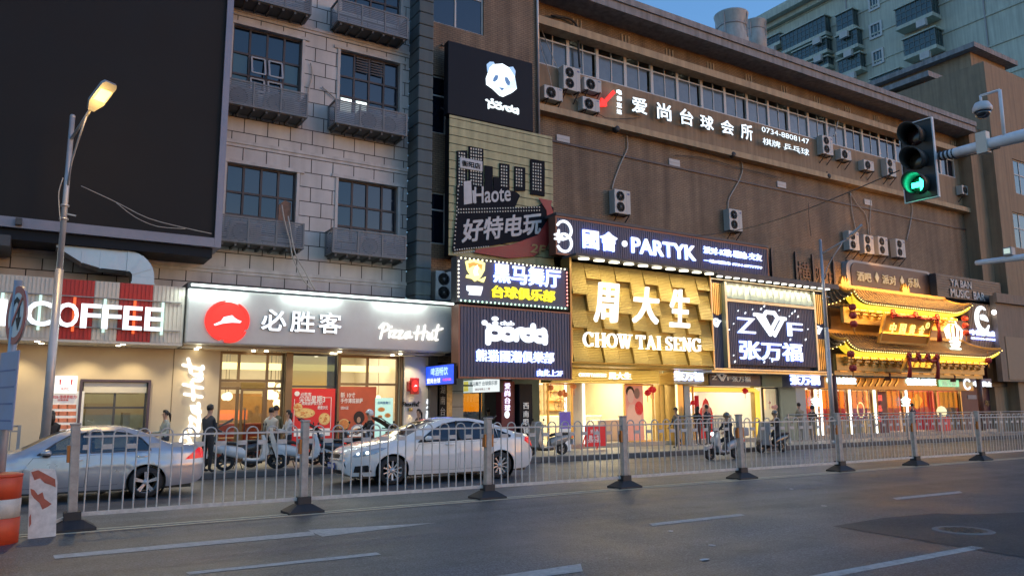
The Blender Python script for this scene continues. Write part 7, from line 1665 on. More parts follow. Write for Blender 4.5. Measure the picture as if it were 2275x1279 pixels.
for P in ([(.125,.80),(.20,.82),(.385,.70),(.39,.60),(.34,.63),(.27,.66),(.22,.72),(.16,.70)], [(.12,.60),(.16,.58),(.20,.52),(.25,.55),(.27,.47),(.35,.40),(.31,.37),(.25,.34),(.22,.42),(.16,.48),(.13,.53)], [(.112,.26),(.13,.3),(.135,.18),(.115,.14)]): g.prism(P, -.024, -.0205)
g.xf(bt); build('torn_stripe', g, M('torn_red_film', (.36,.09,.05), .55, var=.3, scale=8), bd)
us = thing('road_sign', 'round red-rimmed no-U-turn sign on a grey post cut by the left edge', 'road sign', (-.24,11.5,0))
sc_ = Vector((-.205, 11.45, 2.745)); na = Vector((-.955,-.297,0)).normalized(); sx_ = Vector((0,0,1)).cross(-na).normalized()
def us_t(p): return sc_+sx_*p.x+Vector((0,0,p.z))-na*p.y
g = MB(); g.disc((0,0,0), .37, .37, 36, 0, .02); g.xf(us_t); build('plate', g, M('sign_back_grey', (.4,.4,.42), .5, .4), us)
g = MB(); g.stroke([(.325*math.cos(2*PI*i/36),.325*math.sin(2*PI*i/36)) for i in range(36)], .085, -.006, .005, closed=True); g.xf(us_t); build('red_rim', g, M('sign_red_film', (.40,.03,.035), .4), us)
g = MB(); g.disc((0,-.003,0), .29, .29, 32, 0, .003); g.xf(us_t); build('white_field', g, M('sign_white_film', (.62,.62,.62), .35), us)
g = MB(); g.stroke([(.14,-.20),(.14,.08),(.10,.16),(.0,.2),(-.08,.16),(-.11,.08),(-.11,-.06)], .055, -.009, .004, caps=False); g.prism([(-.20,-.04),(-.02,-.04),(-.11,-.20)], -.009, -.005); g.xf(us_t); build('u_turn_arrow', g, M_BLK, us)
g = MB(); g.stroke([(-.2,.2),(.2,-.2)], .05, -.013, .003, caps=False); g.xf(us_t); build('red_bar', g, M('sign_red_film', (0,0,0)), us)
g = MB(); g.tube([(-.215,11.58,0),(-.215,11.58,3.2)], .05, 12); build('post', g, M_GALV, us)
bl = thing('direction_sign', 'pale blue sheet sign below the round sign, cut by the left edge', 'road sign', (-.3,11.4,1.3))
s2 = Vector((-.30, 11.42, 1.85))
def bl_t(p): return s2+sx_*p.x+Vector((0,0,p.z))-na*p.y
g = MB(); g.bbox(-.55, .10, 0, .02, -.52, .42, .008); g.xf(bl_t); build('sheet', g, M('pale_blue_sheet', (.28,.30,.42), .5, var=.15), bl)
g = MB(); 
for k in range(4): g.box(-.5, .06, -.004, -.001, -.42+.2*k, -.40+.2*k)
g.xf(bl_t); build('print_line', g, M('print_blue', (.12,.14,.28), .5), bl)
# ================================================================== cars
def pip(x, y, poly):
    c = False; n = len(poly); j = n-1
    for i in range(n):
        if (poly[i][1] > y) != (poly[j][1] > y) and x < (poly[j][0]-poly[i][0])*(y-poly[i][1])/(poly[j][1]-poly[i][1])+poly[i][0]: c = not c
        j = i
    return c
def resample(P, d, closed=True):
    out = []; n = len(P)
    for i in range(n if closed else n-1):
        a, b = P[i], P[(i+1) % n]; L = math.hypot(b[0]-a[0], b[1]-a[1]); k = max(1, round(L/d))
        out += [(a[0]+(b[0]-a[0])*q/k, a[1]+(b[1]-a[1])*q/k) for q in range(k)]
    if not closed: out.append(P[-1])
    return out
def smooth(P, it=2):
    for _ in range(it):
        Q = [P[0]]
        for i in range(len(P)-1):
            a, b = P[i], P[i+1]; Q += [(a[0]*.75+b[0]*.25, a[1]*.75+b[1]*.25), (a[0]*.25+b[0]*.75, a[1]*.25+b[1]*.75)]
        Q.append(P[-1]); P = Q
    return P
def cdt_fill(outer, holes, grid):
    pts = list(outer); edges = [(i, (i+1) % len(outer)) for i in range(len(outer))]
    for h in holes:
        o = len(pts); pts += h; edges += [(o+i, o+(i+1) % len(h)) for i in range(len(h))]
    allb = [outer]+holes
    x0 = min(p[0] for p in outer); x1 = max(p[0] for p in outer); z0 = min(p[1] for p in outer); z1 = max(p[1] for p in outer)
    nx = int((x1-x0)/grid)+1; nz = int((z1-z0)/grid)+1
    for i in range(nx):
        for j in range(nz):
            x = x0+(i+.5)*(x1-x0)/nx; z = z0+(j+.5)*(z1-z0)/nz
            if pip(x, z, outer) and not any(pip(x, z, h) for h in holes):
                if min((x-p[0])**2+(z-p[1])**2 for b in allb for p in b) > (grid*.45)**2: pts.append((x, z))
    V, Ed, F, *_ = delaunay_2d_cdt([Vector(p) for p in pts], edges, [], 0, 1e-6)
    out = []
    for f in F:
        cx = sum(V[i].x for i in f)/len(f); cz = sum(V[i].y for i in f)/len(f)
        if pip(cx, cz, outer) and not any(pip(cx, cz, h) for h in holes): out.append(list(f))
    return [(v.x, v.y) for v in V], out
class Car:
    def __init__(s, top, axles, rw, hw, zbelt, front_t, rear_t, L):
        s.top = top; s.ax = axles; s.rw = rw; s.hw = hw; s.zb = zbelt; s.ft = front_t; s.rt = rear_t; s.L = L
        zs = .205
        arch = lambda c, r: [(c+r*math.cos(R(a)), max(zs, rw+r*math.sin(R(a)))) for a in range(-15, 196, 14)]
        bot = [top[-1]]+[(axles[1]+rw*1.16, zs+.01)]+arch(axles[1], rw*1.15)+[(axles[1]-rw*1.2, zs)]+[(axles[0]+rw*1.2, zs)]+arch(axles[0], rw*1.15)+[(axles[0]-rw*1.18, zs+.01)]
        s.out = resample(list(top)+bot[1:], .05)
    def zt(s, x):
        b = None
        for i in range(len(s.top)-1):
            a, c = s.top[i], s.top[i+1]
            if a[0] <= x <= c[0] and c[0] > a[0]:
                z = a[1]+(c[1]-a[1])*(x-a[0])/(c[0]-a[0]); b = z if b is None else max(b, z)
        return b if b is not None else .6
    def w(s, x, z):
        v = s.hw
        if x < .9: v -= s.ft*((.9-x)/.9)**2.4
        if x > s.L-.8: v -= s.rt*((x-s.L+.8)/.8)**2.2
        if z < .55: v -= .05*((.55-z)/.35)**2
        if .55 <= z <= s.zb: v -= .025*((z-.55)/(s.zb-.55))**2
        if z > .60 and z < .72: v += .008*math.sin((z-.60)/.12*PI)
        if z > s.zb: v -= .025+(z-s.zb)*.40
        d = s.zt(x)-z
        if d < .13: v -= .10*(1-max(0,d)/.13)**2.2
        for c in s.ax:
            r = math.hypot(x-c, z-s.rw)/s.rw
            if r < 1.6: v += .010*math.cos(min(1, abs(r-1.18)/.42)*PI/2)**2
        return v
    def side(s, mb, poly, holes=(), off=0., m=0, grid=.09, sides=(-1,1), res=.05, flat=False):
        V, F = cdt_fill(resample(poly, res) if res else poly, [resample(h, res) for h in holes], grid)
        for sd in sides:
            P = [(x, sd*(s.w(x, z)+off), z) for x, z in V]
            FF = []
            for f in F:
                a, b, c = P[f[0]], P[f[1]], P[f[2]]; n = (Vector(b)-Vector(a)).cross(Vector(c)-Vector(a))
                FF.append(f if n.y*sd > 0 else f[::-1])
            e_ = 4e-3
            if not hasattr(mb, 'nr'): mb.nr = {}
            for q, (x, z) in enumerate(V): mb.nr[len(mb.v)+q] = s.nrm(x, z, sd)
            mb.raw(P, FF, m, True)
    def nrm(s, x, z, sd):
        e = .012; return Vector((-(s.w(x+e, z)-s.w(x-e, z))/(2*e), sd, -(s.w(x, z+e)-s.w(x, z-e))/(2*e)*sd*sd)).normalized()
def shade(o, g):
    me = o.data; ns = [g.nr.get(i, v.normal.copy()) for i, v in enumerate(me.vertices)]
    me.normals_split_custom_set_from_vertices([tuple(n) for n in ns])
def make_car(name, label, top, axles, rw, hw, zb, ft, rt, L, paint, doors, wins, ws, rwn, head, tail, fog, spokes, clear, mirror_x, handles, grille, plate_front, glass_m):
    c = Car(top, axles, rw, hw, zb, ft, rt, L)
    t = proto(name, label, 'car'); M_TY = M('tyre_rubber', (.02,.02,.021), .75, bump=.3, bscale=60); M_RIM = M('alloy_rim', (.52,.52,.53), .3, .35); M_BLKP = M('black_trim', (.015,.015,.017), .35); M_CHR = M('chrome', (.75,.75,.76), .12, 1.)
    g = MB(); c.side(g, c.out, [d for d in doors]+[wn for wn in wins])
    # across: bonnet, roof, boot, bumpers
    tp = resample(top, .05, False); K = 14
    def cross(i, k):
        x, z = tp[i]; q = -1+2*k/K; w_ = c.w(x, z); nx_ = 0
        crown = .035*(1-q*q)
        bow = .10*(1-q*q) if x < .35 else (.06*(1-q*q) if x > L-.3 else 0)
        return (x-(bow if x < .35 else 0)*(1 if z < .85 else .6)+(bow if x > L-.3 else 0)*(1 if z < .95 else .5), q*w_, z+crown*(1 if z > .6 else .2))
    P = [cross(i, k) for i in range(len(tp)) for k in range(K+1)]
    body, glass, gl2, dark = [], [], [], []
    for i in range(len(tp)-1):
        xm, zm = (tp[i][0]+tp[i+1][0])/2, (tp[i][1]+tp[i+1][1])/2
        for k in range(K):
            f = [i*(K+1)+k, (i+1)*(K+1)+k, (i+1)*(K+1)+k+1, i*(K+1)+k+1]
            qq = abs(-1+2*(k+.5)/K)
            if ws[0] < xm < ws[1] and qq < .9: glass.append(f)
            elif rwn[0] < xm < rwn[1] and qq < .9: gl2.append(f)
            elif xm < .25 and any(a < zm < b and qq < q_ for a, b, q_ in grille): dark.append(f)
            else: body.append(f)
    o_ = len(g.v)
    for i in range(len(tp)):
        for k in (0, K): n_ = c.nrm(tp[i][0], tp[i][1]-.004, -1 if k == 0 else 1); g.nr[o_+i*(K+1)+k] = n_
    g.raw(P, body, 0, True); b = build('body', g, paint, t); shade(b, g)
    def sub(faces, nm, mt, off=0.):
        us_ = sorted({v for f in faces for v in f}); ix = {v: i for i, v in enumerate(us_)}
        if not faces: return
        g2 = MB(); g2.raw([P[v] for v in us_], [[ix[v] for v in f] for f in faces], 0, True); return build(nm, g2, mt, t)
    sub(glass, 'windscreen', glass_m[0]); sub(gl2, 'rear_window', glass_m[1]); sub(dark, 'grille', M_BLKP)
    if grille:
        g = MB(); 
        for zz in (grille[0][0], grille[0][1]): g.tube([(-.075+.10*(yy*yy)/.36-.02, yy, zz+.01) for yy in (-.52,-.3,0,.3,.52)], .014, 6)
        build('chrome_trim', g, M_CHR, t)
    for i, d in enumerate(doors):
        for sd in (-1, 1):
            cx = sum(p[0] for p in d)/len(d); cz = sum(p[1] for p in d)/len(d)
            g = MB(); c.side(g, [(p[0]+(cx-p[0])/max(.3,abs(p[0]-cx))*.005, p[1]+(cz-p[1])/max(.2,abs(p[1]-cz))*.005) for p in d], [], 0., 0, .09, (sd,)); dr = build('door', g, paint, t); shade(dr, g)
            hx, hz_ = handles[i]; g = MB(); yw = sd*(c.w(hx, hz_)+.012)
            g.tube([(hx-.10,yw-sd*.01,hz_),(hx-.07,yw+sd*.02,hz_),(hx+.07,yw+sd*.02,hz_+.005),(hx+.10,yw-sd*.01,hz_+.005)], .014, 6); build('handle', g, M_CHR if clear else paint, dr)
    for wn in wins:
        for sd in (-1, 1):
            g = MB(); c.side(g, wn, [], -.006, 0, .09, (sd,)); sw_ = build('side_window', g, glass_m[2], t); shade(sw_, g)
    # window trims
    for sd in (-1, 1):
        g = MB()
        for wn in wins:
            q = resample(wn, .08); g.tube([(x, sd*(c.w(x, z)+.002), z) for x, z in q+q[:1]], .011, 5, cap=False)
        q = wins[0]; xb_ = (wins[0][2][0] if False else max(p[0] for p in wins[0])); zl, zh = min(p[1] for p in wins[1]), max(p[1] for p in wins[1]); g.tube([(xb_+.012, sd*(c.w(xb_+.012, zl+(zh-zl)*k/6)+.003), zl+(zh-zl)*k/6) for k in range(7)], .03, 6)
        build('window_trim', g, M_BLKP if not clear else M('grey_trim', (.10,.10,.11), .4), t)
        for hd in head:
            g = MB(); c.side(g, hd, [], .010, 0, .06, (sd,), .04); hl = build('headlight', g, M('headlight_glass', (.42,.45,.46), .08, .3, spec=.9), t)
            hx_ = sum(p[0] for p in hd)/len(hd)-.05; hz_ = sum(p[1] for p in hd)/len(hd); g = MB()
            for q in (-.13, 0.03): g.ball((hx_+q, sd*(c.w(hx_+q, hz_-.01)+.004), hz_-.012+q*.2), .036, 8)
            build('lit_bulb', g, E('headlamp_bulb', (.85,1,.95), 5), hl)
        for tl in tail:
            g = MB(); c.side(g, tl, [], .010, 0, .06, (sd,), .04); build('tail_light', g, M('tail_light_red', (.45,.01,.012), .15, var=.1, emit=(1,.02,.02), es=.55), t)
        for fg in fog:
            g = MB(); c.side(g, fg, [], .008, 0, .06, (sd,), .04); build('fog_recess', g, M_BLKP, t)
        zz = c.zb+.06; g = MB(); g.ball((mirror_x, sd*(hw+.10), zz), .09, 12, 0, 1.05, 1.0, .72); g.v = [(p[0]*1., p[1], p[2]) for p in g.v]; g.bar((mirror_x+.02,sd*(hw-.08),zz-.05), (mirror_x+.01,sd*(hw+.06),zz-.03), .05, .03); build('mirror', g, [paint], t)
        g = MB(); g.ball((mirror_x+.01, sd*(hw+.10), zz-.045), .075, 10, 0, 1.0, .95, .5); build('mirror_base', g, M_BLKP, t)
    # sill, underside, wheel wells
    g = MB(); g.box(.25, L-.25, -hw+.16, hw-.16, .17, .42); g.box(axles[0]+.42, axles[1]-.42, -hw+.05, hw-.05, .17, .24); build('underbody', g, M_BLKP, t)
    for sd in (-1, 1):
        for ax in axles:
            g = MB(); g.lathe([(rw*1.16, sd*(hw-.30)), (rw*1.16, sd*(hw-.02))], (ax, 0, rw), 24, 0, axis='y', cap=False); build('wheel_well', g, M_BLKP, t)
            yo = sd*(hw-.015); yi = sd*(hw-.22)
            g = MB(); g.lathe([(rw*.66,yo),(rw*.70,yo),(rw*.93,yo-sd*.005),(rw,yo-sd*.04),(rw,yi),(rw*.9,yi-sd*.02),(rw*.6,yi)], (ax,0,rw), 30, 0, axis='y', cap=False); wh = build('wheel', g, M_TY, t)
            g = MB(); g.lathe([(rw*.70,yo+sd*.003),(rw*.665,yo-sd*.02),(rw*.62,yo-sd*.10)], (ax,0,rw), 30, 0, axis='y', cap=False)
            for k in range(spokes):
                a = 2*PI*k/spokes+.3
                for da in ((-.10,.10) if spokes <= 5 else (0,)):
                    g.bar((ax+rw*.12*math.cos(a+da*2),yo-sd*.035,rw+rw*.12*math.sin(a+da*2)), (ax+rw*.66*math.cos(a+da),yo-sd*.012,rw+rw*.66*math.sin(a+da)), .035 if spokes > 5 else .042, .03)
            g.lathe([(rw*.20,yo-sd*.05),(rw*.19,yo-sd*.012),(.0001,yo-sd*.008)], (ax,0,rw), 14, 0, axis='y'); build('rim', g, M_RIM, wh)
            g = MB(); g.lathe([(rw*.5,yo-sd*.08),(.0001,yo-sd*.08)], (ax,0,rw), 20, 0, axis='y'); build('brake_disc', g, M('brake_disc', (.06,.06,.06), .4, .6), wh)
    # number plates
    g = MB(); g.box(-.125, -.11, -.22, .22, .36, .50) if plate_front else g.box(L+.03, L+.045, -.22, .22, .62, .76)
    pl_ = build('number_plate', g, M('plate_blue', (.02,.06,.30), .4), t)
    g = MB(); random.seed(5)
    for k in range(7): xx = -.185+.062*k; g.box(-.128, -.1255, xx-.018, xx+.018, .395, .465) if plate_front else g.box(L+.0455, L+.048, xx-.018, xx+.018, .655, .725)
    build('plate_characters', g, M('plate_white', (.7,.7,.7), .4), pl_)
    # cabin
    g = MB(); g.box(1.35, L-1.0, -hw+.12, hw-.12, .42, .60); 
    for x in (2.35, 3.25):
        for sd in (-1, 1): g.bbox(x-.35, x+.15, sd*.38-.24, sd*.38+.24, .5, .72, .04); g.bbox(x+.08, x+.26, sd*.38-.24, sd*.38+.24, .6, 1.12, .04); g.bbox(x+.14, x+.26, sd*.38-.13, sd*.38+.13, 1.15, 1.32, .03)
    g.bbox(1.25, 1.75, -hw+.15, hw-.15, .75, .93, .05)
    build('seats', g, M('cabin_dark_fabric', (.03,.03,.032), .8), t)
    return t
PW_ = M('pearl_white_paint', (.74,.72,.69), .30, var=.02, coat=1.0, spec=.5)
PS_ = M('silver_paint', (.42,.43,.46), .34, .55, var=.02, coat=1.0)
GD_ = M('privacy_glass', (.008,.010,.018), .05, var=0, spec=.7); GC_ = GLASS('car_glass', (.45,.50,.50), .12)
top_w = smooth([(.14,.215),(.03,.27),(-.0,.42),(.01,.56),(.07,.70),(.22,.80),(.62,.90),(1.10,.985),(1.30,1.04),(1.75,1.26),(2.10,1.40),(2.45,1.465),(2.85,1.465),(3.25,1.41),(3.65,1.28),(4.02,1.13),(4.25,1.07),(4.42,1.055),(4.53,1.03),(4.57,.93),(4.60,.78),(4.62,.62),(4.58,.42),(4.50,.30),(4.36,.235)], 1)
white = make_car('parked_car', 'white sedan with dark windows and lit headlamps behind the median fence', top_w, (.93,3.59), .325, .90, .955, .34, .22, 4.60, PW_,
    [[(1.40,.30),(2.50,.28),(2.52,.915),(1.54,.895),(1.44,.70)], [(2.54,.28),(3.12,.30),(3.20,.52),(3.36,.70),(3.60,.80),(3.64,.945),(2.545,.918)]],
    [[(1.52,.935),(1.90,1.20),(2.20,1.335),(2.52,1.39),(2.52,.955)], [(2.545,.957),(2.545,1.393),(2.85,1.39),(3.18,1.335),(3.50,1.205),(3.54,.985)], [(3.565,.99),(3.55,1.185),(3.90,1.035),(3.88,.995)]],
    (1.32,2.12), (3.35,3.98), [[(.10,.645),(.20,.64),(.52,.70),(.80,.835),(.64,.84),(.38,.79),(.18,.72)]], [[(4.30,.90),(4.36,.99),(4.54,.985),(4.585,.82),(4.58,.74),(4.47,.80)]],
    [[(.14,.30),(.48,.315),(.40,.46),(.16,.44)]], 10, False, 1.72, [(2.28,.86),(3.38,.885)], [(.56,.70,.62),(.27,.34,.7)], True, (GD_, GD_, GD_))
white['label'] = 'white sedan with dark windows and a lit headlamp, driving left behind the median fence'
WXf = onZ(875,1078,0); WXr = onZ(1115,1063,0)
wy = 15.05+.90; k_ = (WXr.x-WXf.x)/(3.59-.93)
put(white, (WXf.x-.93*k_, wy, 0)); white.scale = (k_, .95, .915)
top_s = smooth([(.16,.22),(.04,.28),(.0,.45),(.03,.60),(.14,.72),(.55,.83),(1.15,.93),(1.36,.965),(1.75,1.18),(2.05,1.34),(2.45,1.42),(2.95,1.43),(3.30,1.37),(3.65,1.21),(3.90,1.07),(4.12,1.03),(4.42,1.015),(4.55,.995),(4.60,.90),(4.64,.72),(4.64,.52),(4.58,.34),(4.44,.25)], 1)
silver = make_car('parked_car', 'silver sedan with people inside at the left edge behind the median fence', top_s, (.90,3.52), .315, .885, .90, .34, .24, 4.62, PS_,
    [[(1.42,.29),(2.46,.28),(2.48,.885),(1.60,.865),(1.46,.65)], [(2.50,.28),(3.02,.30),(3.14,.55),(3.32,.70),(3.56,.80),(3.60,.925),(2.51,.89)]],
    [[(1.66,.915),(1.95,1.14),(2.16,1.265),(2.45,1.33),(2.46,.93)], [(2.53,.93),(2.53,1.335),(2.90,1.34),(3.18,1.30),(3.40,1.20),(3.56,1.02),(3.58,.95)]],
    (1.40,2.10), (3.42,3.88), [[(.10,.62),(.35,.65),(.62,.76),(.30,.74)]], [[(4.22,.74),(4.40,.90),(4.50,.975),(4.57,.97),(4.615,.86),(4.62,.76),(4.40,.745)]],
    [], 5, True, 1.80, [(2.30,.80),(3.42,.835)], [(.52,.64,.6)], False, (GC_, GD_, GC_))
silver['label'] = 'silver sedan with people visible inside, driving left at the left edge'
sz = onZ(322,1106,0); silver.scale = (.92, .93, .885); put(silver, (sz.x-3.52*.92, sz.y+.82, 0))
# ================================================================== people
def person(lab, loc, rz, h=1.68, top=(.05,.05,.06), bot=(.03,.03,.035), skin=(.42,.25,.17), hairc=(.012,.010,.010), hair='short', lean=0, headt=0, lh=(0,0), rh=(0,0), lk=(0,0), rk=(0,0), la=(10,15), ra=(10,15), coat=0., skirt=None, group=None, hold=None, shoe=(.02,.02,.02), hip=None, wide=1.):
    """lh/rh: thigh swing forward, outward; lk/rk: knee bend; la/ra: (shoulder swing forward, elbow bend). Faces +x."""
    t = proto('person', lab, 'person', group); h *= .84; u = h/1.7
    hz = (.92 if hip is None else hip)*u
    V = []; Ed = []; Rr = []; tag = []
    def add(p, r, par=None, tg='top'):
        V.append(Vector(p)); Rr.append(r if isinstance(r, tuple) else (r, r)); i = len(V)-1
        if par is not None: Ed.append((par, i))
        tag.append(tg); return i
    L_ = R(lean); up = Vector((math.sin(L_), 0, math.cos(L_)))
    pel = add((0,0,hz), (.115*u*wide,.15*u*wide), None, 'bot'); P0 = V[pel]
    waist = add(P0+up*.14*u, (.105*u*wide,.135*u*wide), pel, 'top'); chest = add(P0+up*.34*u, (.115*u*wide,.165*u*wide), waist, 'top'); sh = add(P0+up*.47*u, (.085*u,.12*u), chest, 'top')
    fw = Vector((math.cos(L_), 0, -math.sin(L_)))
    nk = add(P0+up*.555*u+fw*.01, .052*u, sh, 'skin'); hd_t = R(lean*.3+headt)
    hup = Vector((math.sin(hd_t), 0, math.cos(hd_t))); hf = Vector((math.cos(hd_t),0,-math.sin(hd_t)))
    h1 = add(V[nk]+hup*.08*u+hf*.015, (.072*u,.066*u), nk, 'skin'); h2 = add(V[h1]+hup*.09*u, (.088*u,.076*u), h1, 'skin'); h3 = add(V[h2]+hup*.06*u-hf*.005, .055*u, h2, 'skin')
    fing = []
    for sd, (sw, el), (th, out), (kn, _) in ((1, la, lh, lk), (-1, ra, rh, rk)):
        s0 = add(V[sh]+Vector((0,sd*.16*u,-.02*u)), .062*u, sh, 'top')
        a = R(sw); d = Vector((math.sin(a), sd*.10, -math.cos(a))).normalized(); el_p = V[s0]+d*.28*u; e_ = add(el_p, .046*u, s0, 'top')
        a2 = a+R(el); d2 = Vector((math.sin(a2), sd*.02-(.10*sd if el > 50 else 0), -math.cos(a2))).normalized(); w_ = add(el_p+d2*.235*u, .031*u, e_, 'top'); hn = add(V[w_]+d2*.06*u, (.034*u,.022*u), w_, 'skin'); add(V[hn]+d2*.035*u, (.030*u,.016*u), hn, 'skin')
        fing.append((V[hn]+d2*.035*u, d2, sd))
        a = R(th); hp = add(P0+Vector((0,sd*.085*u,-.04*u)), .098*u*wide, pel, 'bot')
        d = Vector((math.sin(a), sd*math.sin(R(out))*.8, -math.cos(a))).normalized(); kp = V[hp]+d*.41*u; k1 = add(V[hp]+d*.2*u, .083*u*wide, hp, 'bot'); k_i = add(kp, .058*u, k1, 'bot')
        a3 = a-R(kn); d3 = Vector((math.sin(a3), 0, -math.cos(a3))); cf = add(kp+d3*.17*u, .054*u, k_i, 'bot'); an = add(kp+d3*.385*u, .038*u, cf, 'bot')
        ft = Vector((math.cos(a3*.4), 0, math.sin(a3*.4))); fo = add(V[an]+ft*.08*u+Vector((0,0,-.045*u)), (.036*u,.04*u), an, 'shoe'); add(V[fo]+ft*.09*u+Vector((0,0,-.005)), (.028*u,.036*u), fo, 'shoe')
    me = bpy.data.meshes.new('person'); me.from_pydata([tuple(v) for v in V], Ed, [])
    ob = bpy.data.objects.new('figure_skin', me); COL.objects.link(ob); ob.modifiers.new('s', 'SKIN'); sub_ = ob.modifiers.new('d', 'SUBSURF'); sub_.levels = 1
    for i, r in enumerate(Rr): me.skin_vertices[0].data[i].radius = r; me.skin_vertices[0].data[i].use_root = (i == 0)
    dg = bpy.context.evaluated_depsgraph_get(); m2 = bpy.data.meshes.new_from_object(ob.evaluated_get(dg)); bpy.data.objects.remove(ob)
    g = MB(); verts = [v.co.copy() for v in m2.vertices]; mi = {'top': 0, 'bot': 1, 'skin': 2, 'shoe': 3}
    i0 = len(g.v); g.v += [tuple(v) for v in verts]
    for p in m2.polygons:
        c = p.center; best = None
        for a, b in Ed:
            A, B = V[a], V[b]; ab = B-A; q = max(0, min(1, (c-A).dot(ab)/max(1e-9, ab.length_squared))); d = (c-(A+ab*q)).length
            if best is None or d < best[0]: best = (d, b if q > .25 else (a if tag[a] != 'skin' else b))
        g.f.append(list(p.vertices)); g.m.append(mi[tag[best[1]]]); g.sm.append(True)
    for base, d, sd in fing:   # five fingers
        sdv = Vector((d.z, 0, -d.x)) if abs(d.z) < .99 else Vector((1,0,0)); side = Vector((0,1,0)).cross(d); side = Vector((1,0,0)) if side.length < .1 else side.normalized()
        for q, ln in ((-1.5,.062),(-.5,.075),(.5,.08),(1.5,.07)):
            b_ = base+side*.014*q*u; g.tube([b_-d*.02, b_+d*ln*.55*u, b_+(d*ln*.9+Vector((.012,-sd*.012,0)))*u], [.009*u,.008*u,.006*u], 5, 2)
        g.tube([base-d*.05*u+side*.02, base+side*.045*u, base+d*.03*u+side*.05*u], [.011*u,.009*u,.007*u], 5, 2)
    key = lambda n, c_: M(f'{n}_{int(c_[0]*1000)}_{int(c_[1]*1000)}_{int(c_[2]*1000)}', c_, .8, var=.12, scale=9, bump=.2, bscale=30)
    ms = [key('cloth', top), key('trousers', bot), M('skin_tone', (.42,.25,.17), .55, var=.05), key('shoe', shoe)]
    body = build('body', g, ms, t)
    # hair / helmet / hood with face features
    hc = V[h2]+hup*.025*u; rx, rz_ = .098*u, .105*u
    def shell(frontz, backz, rr, y_ = .9):
        g = MB(); n, m = 14, 7; vs = []
        for j in range(m+1):
            for i in range(n):
                an = 2*PI*i/n; low = frontz if math.cos(an) > .35 else backz
                el = PI/2-(PI/2-low)*j/m; q = Vector((rr*math.cos(an)*math.cos(el), rr*y_*math.sin(an)*math.cos(el), rr*1.05*math.sin(el))); vs.append(hc+hf*q.x+Vector((0,q.y,0))+hup*q.z)
        g.raw(vs, [(j*n+i, (j+1)*n+i, (j+1)*n+(i+1) % n, j*n+(i+1) % n) for j in range(m) for i in range(n)], 0, True); return g
    HM = M('hair_dark', hairc, .5, var=.2, scale=20)
    if hair == 'helmet': g = shell(R(8), R(-28), .135*u, .92); build('helmet', g, M('white_helmet' if hairc[0] > .2 else 'grey_helmet', hairc, .25, coat=.6), t)
    elif hair == 'hood': g = shell(R(25), R(-45), .118*u); build('hood', g, ms[0], t)
    else:
        g = shell(R(38), R(-35 if hair == 'short' else -50), .102*u)
        if hair in ('long', 'pony'):
            bk = hc-hf*.07*u
            if hair == 'pony': g.tube([bk+hup*.02, bk-hf*.06-hup*.04, bk-hf*.08-hup*.20], [.03,.035,.012], 7)
            else: g.tube([bk, bk-hup*.15*u, bk-hup*.30*u], [.075*u,.085*u,.05*u], 8)
        build('hair', g, HM, t)
        if hair == 'cap': g = shell(R(20), R(-5), .108*u); f0 = hc+hf*.1*u+hup*.03*u; g.box(f0.x-.02, f0.x+.07, f0.y-.06, f0.y+.06, f0.z, f0.z+.012); build('cap', g, M('cap_dark', (.03,.03,.04), .7), t)
    g = MB()
    for sd in (-1, 1): g.ball(V[h2]+hf*.083*u+Vector((0,sd*.03*u,0))-hup*.008*u, .010*u, 6, 0)
    build('eyes', g, M('eye_dark', (.01,.01,.01), .3), t)
    g = MB(); g.ball(V[h1]+hf*.083*u+hup*.055*u, .014*u, 6, 0, 1, .8, 1.4); g.ball(V[h1]+hf*.070*u+hup*.012*u, .014*u, 6, 1, .6, 1.3, .4)
    for sd in (-1, 1): g.ball(V[h2]+Vector((0,sd*.078*u,0))-hup*.02, .022*u, 6, 0, .6, .4, 1)
    build('face_features', g, [M('skin_tone', (0,0,0)), M('lip_tone', (.35,.12,.11), .5)], t)
    put(t, loc, rz); return t
def ground(u, v, z=SZ):
    p = onZ(u, v, z); return p
LF, RT, BK, TOW = PI, 0, PI/2, -PI/2      # facing left, right, away from us, towards us
def at(u, Y, z=SZ):
    d = ray(u, 960); return (d.x*(Y/d.y), Y, z)
person('man in a dark jacket standing with his back turned beside the vertical script', at(463,18.95), R(40), 1.76, (.035,.04,.05), (.02,.02,.022), hair='short', lh=(2,5), rh=(-2,5), la=(12,45), ra=(15,60))
person('woman with dark tied hair in a pale grey-green jacket walking left past the beige wall', at(367,20.3), R(195), 1.62, (.34,.36,.32), (.05,.05,.06), hair='pony', lh=(12,0), rh=(-14,0), lk=(5,0), rk=(15,0), la=(5,70), ra=(15,75))
person('person with long dark hair and black coat looking at the leaflet poster', at(112,19.6), R(100), 1.62, (.02,.02,.022), (.03,.03,.03), hair='long', la=(15,60), ra=(20,80))
person('person in a cream puffer jacket with dark hair behind the white scooters', at(601,20.4), R(75), 1.68, (.50,.46,.38), (.06,.06,.07), hair='short', la=(20,50), ra=(20,50))
person('person with dark hair and olive coat just right of the cream puffer jacket', at(611,20.9), R(60), 1.74, (.10,.10,.06), (.03,.03,.03), hair='short', la=(10,30), ra=(10,30))
person('woman in a pale grey hoodie with chin-length dark hair facing left', at(641,19.9), R(185), 1.6, (.42,.43,.45), (.04,.04,.05), hair='long', la=(25,60), ra=(25,70))
person('person with a dark bun seen just above the white car bonnet', at(931,20.6), R(200), 1.60, (.05,.04,.04), (.03,.03,.03), hair='pony')
person('man with black hair inside the stair entrance on the left', at(1049,22.9), R(95), 1.72, (.22,.22,.20), (.04,.04,.05), group=None)
person('shorter person with black hair inside the stair entrance on the right', at(1086,23.0), R(85), 1.62, (.10,.13,.09), (.04,.04,.05))
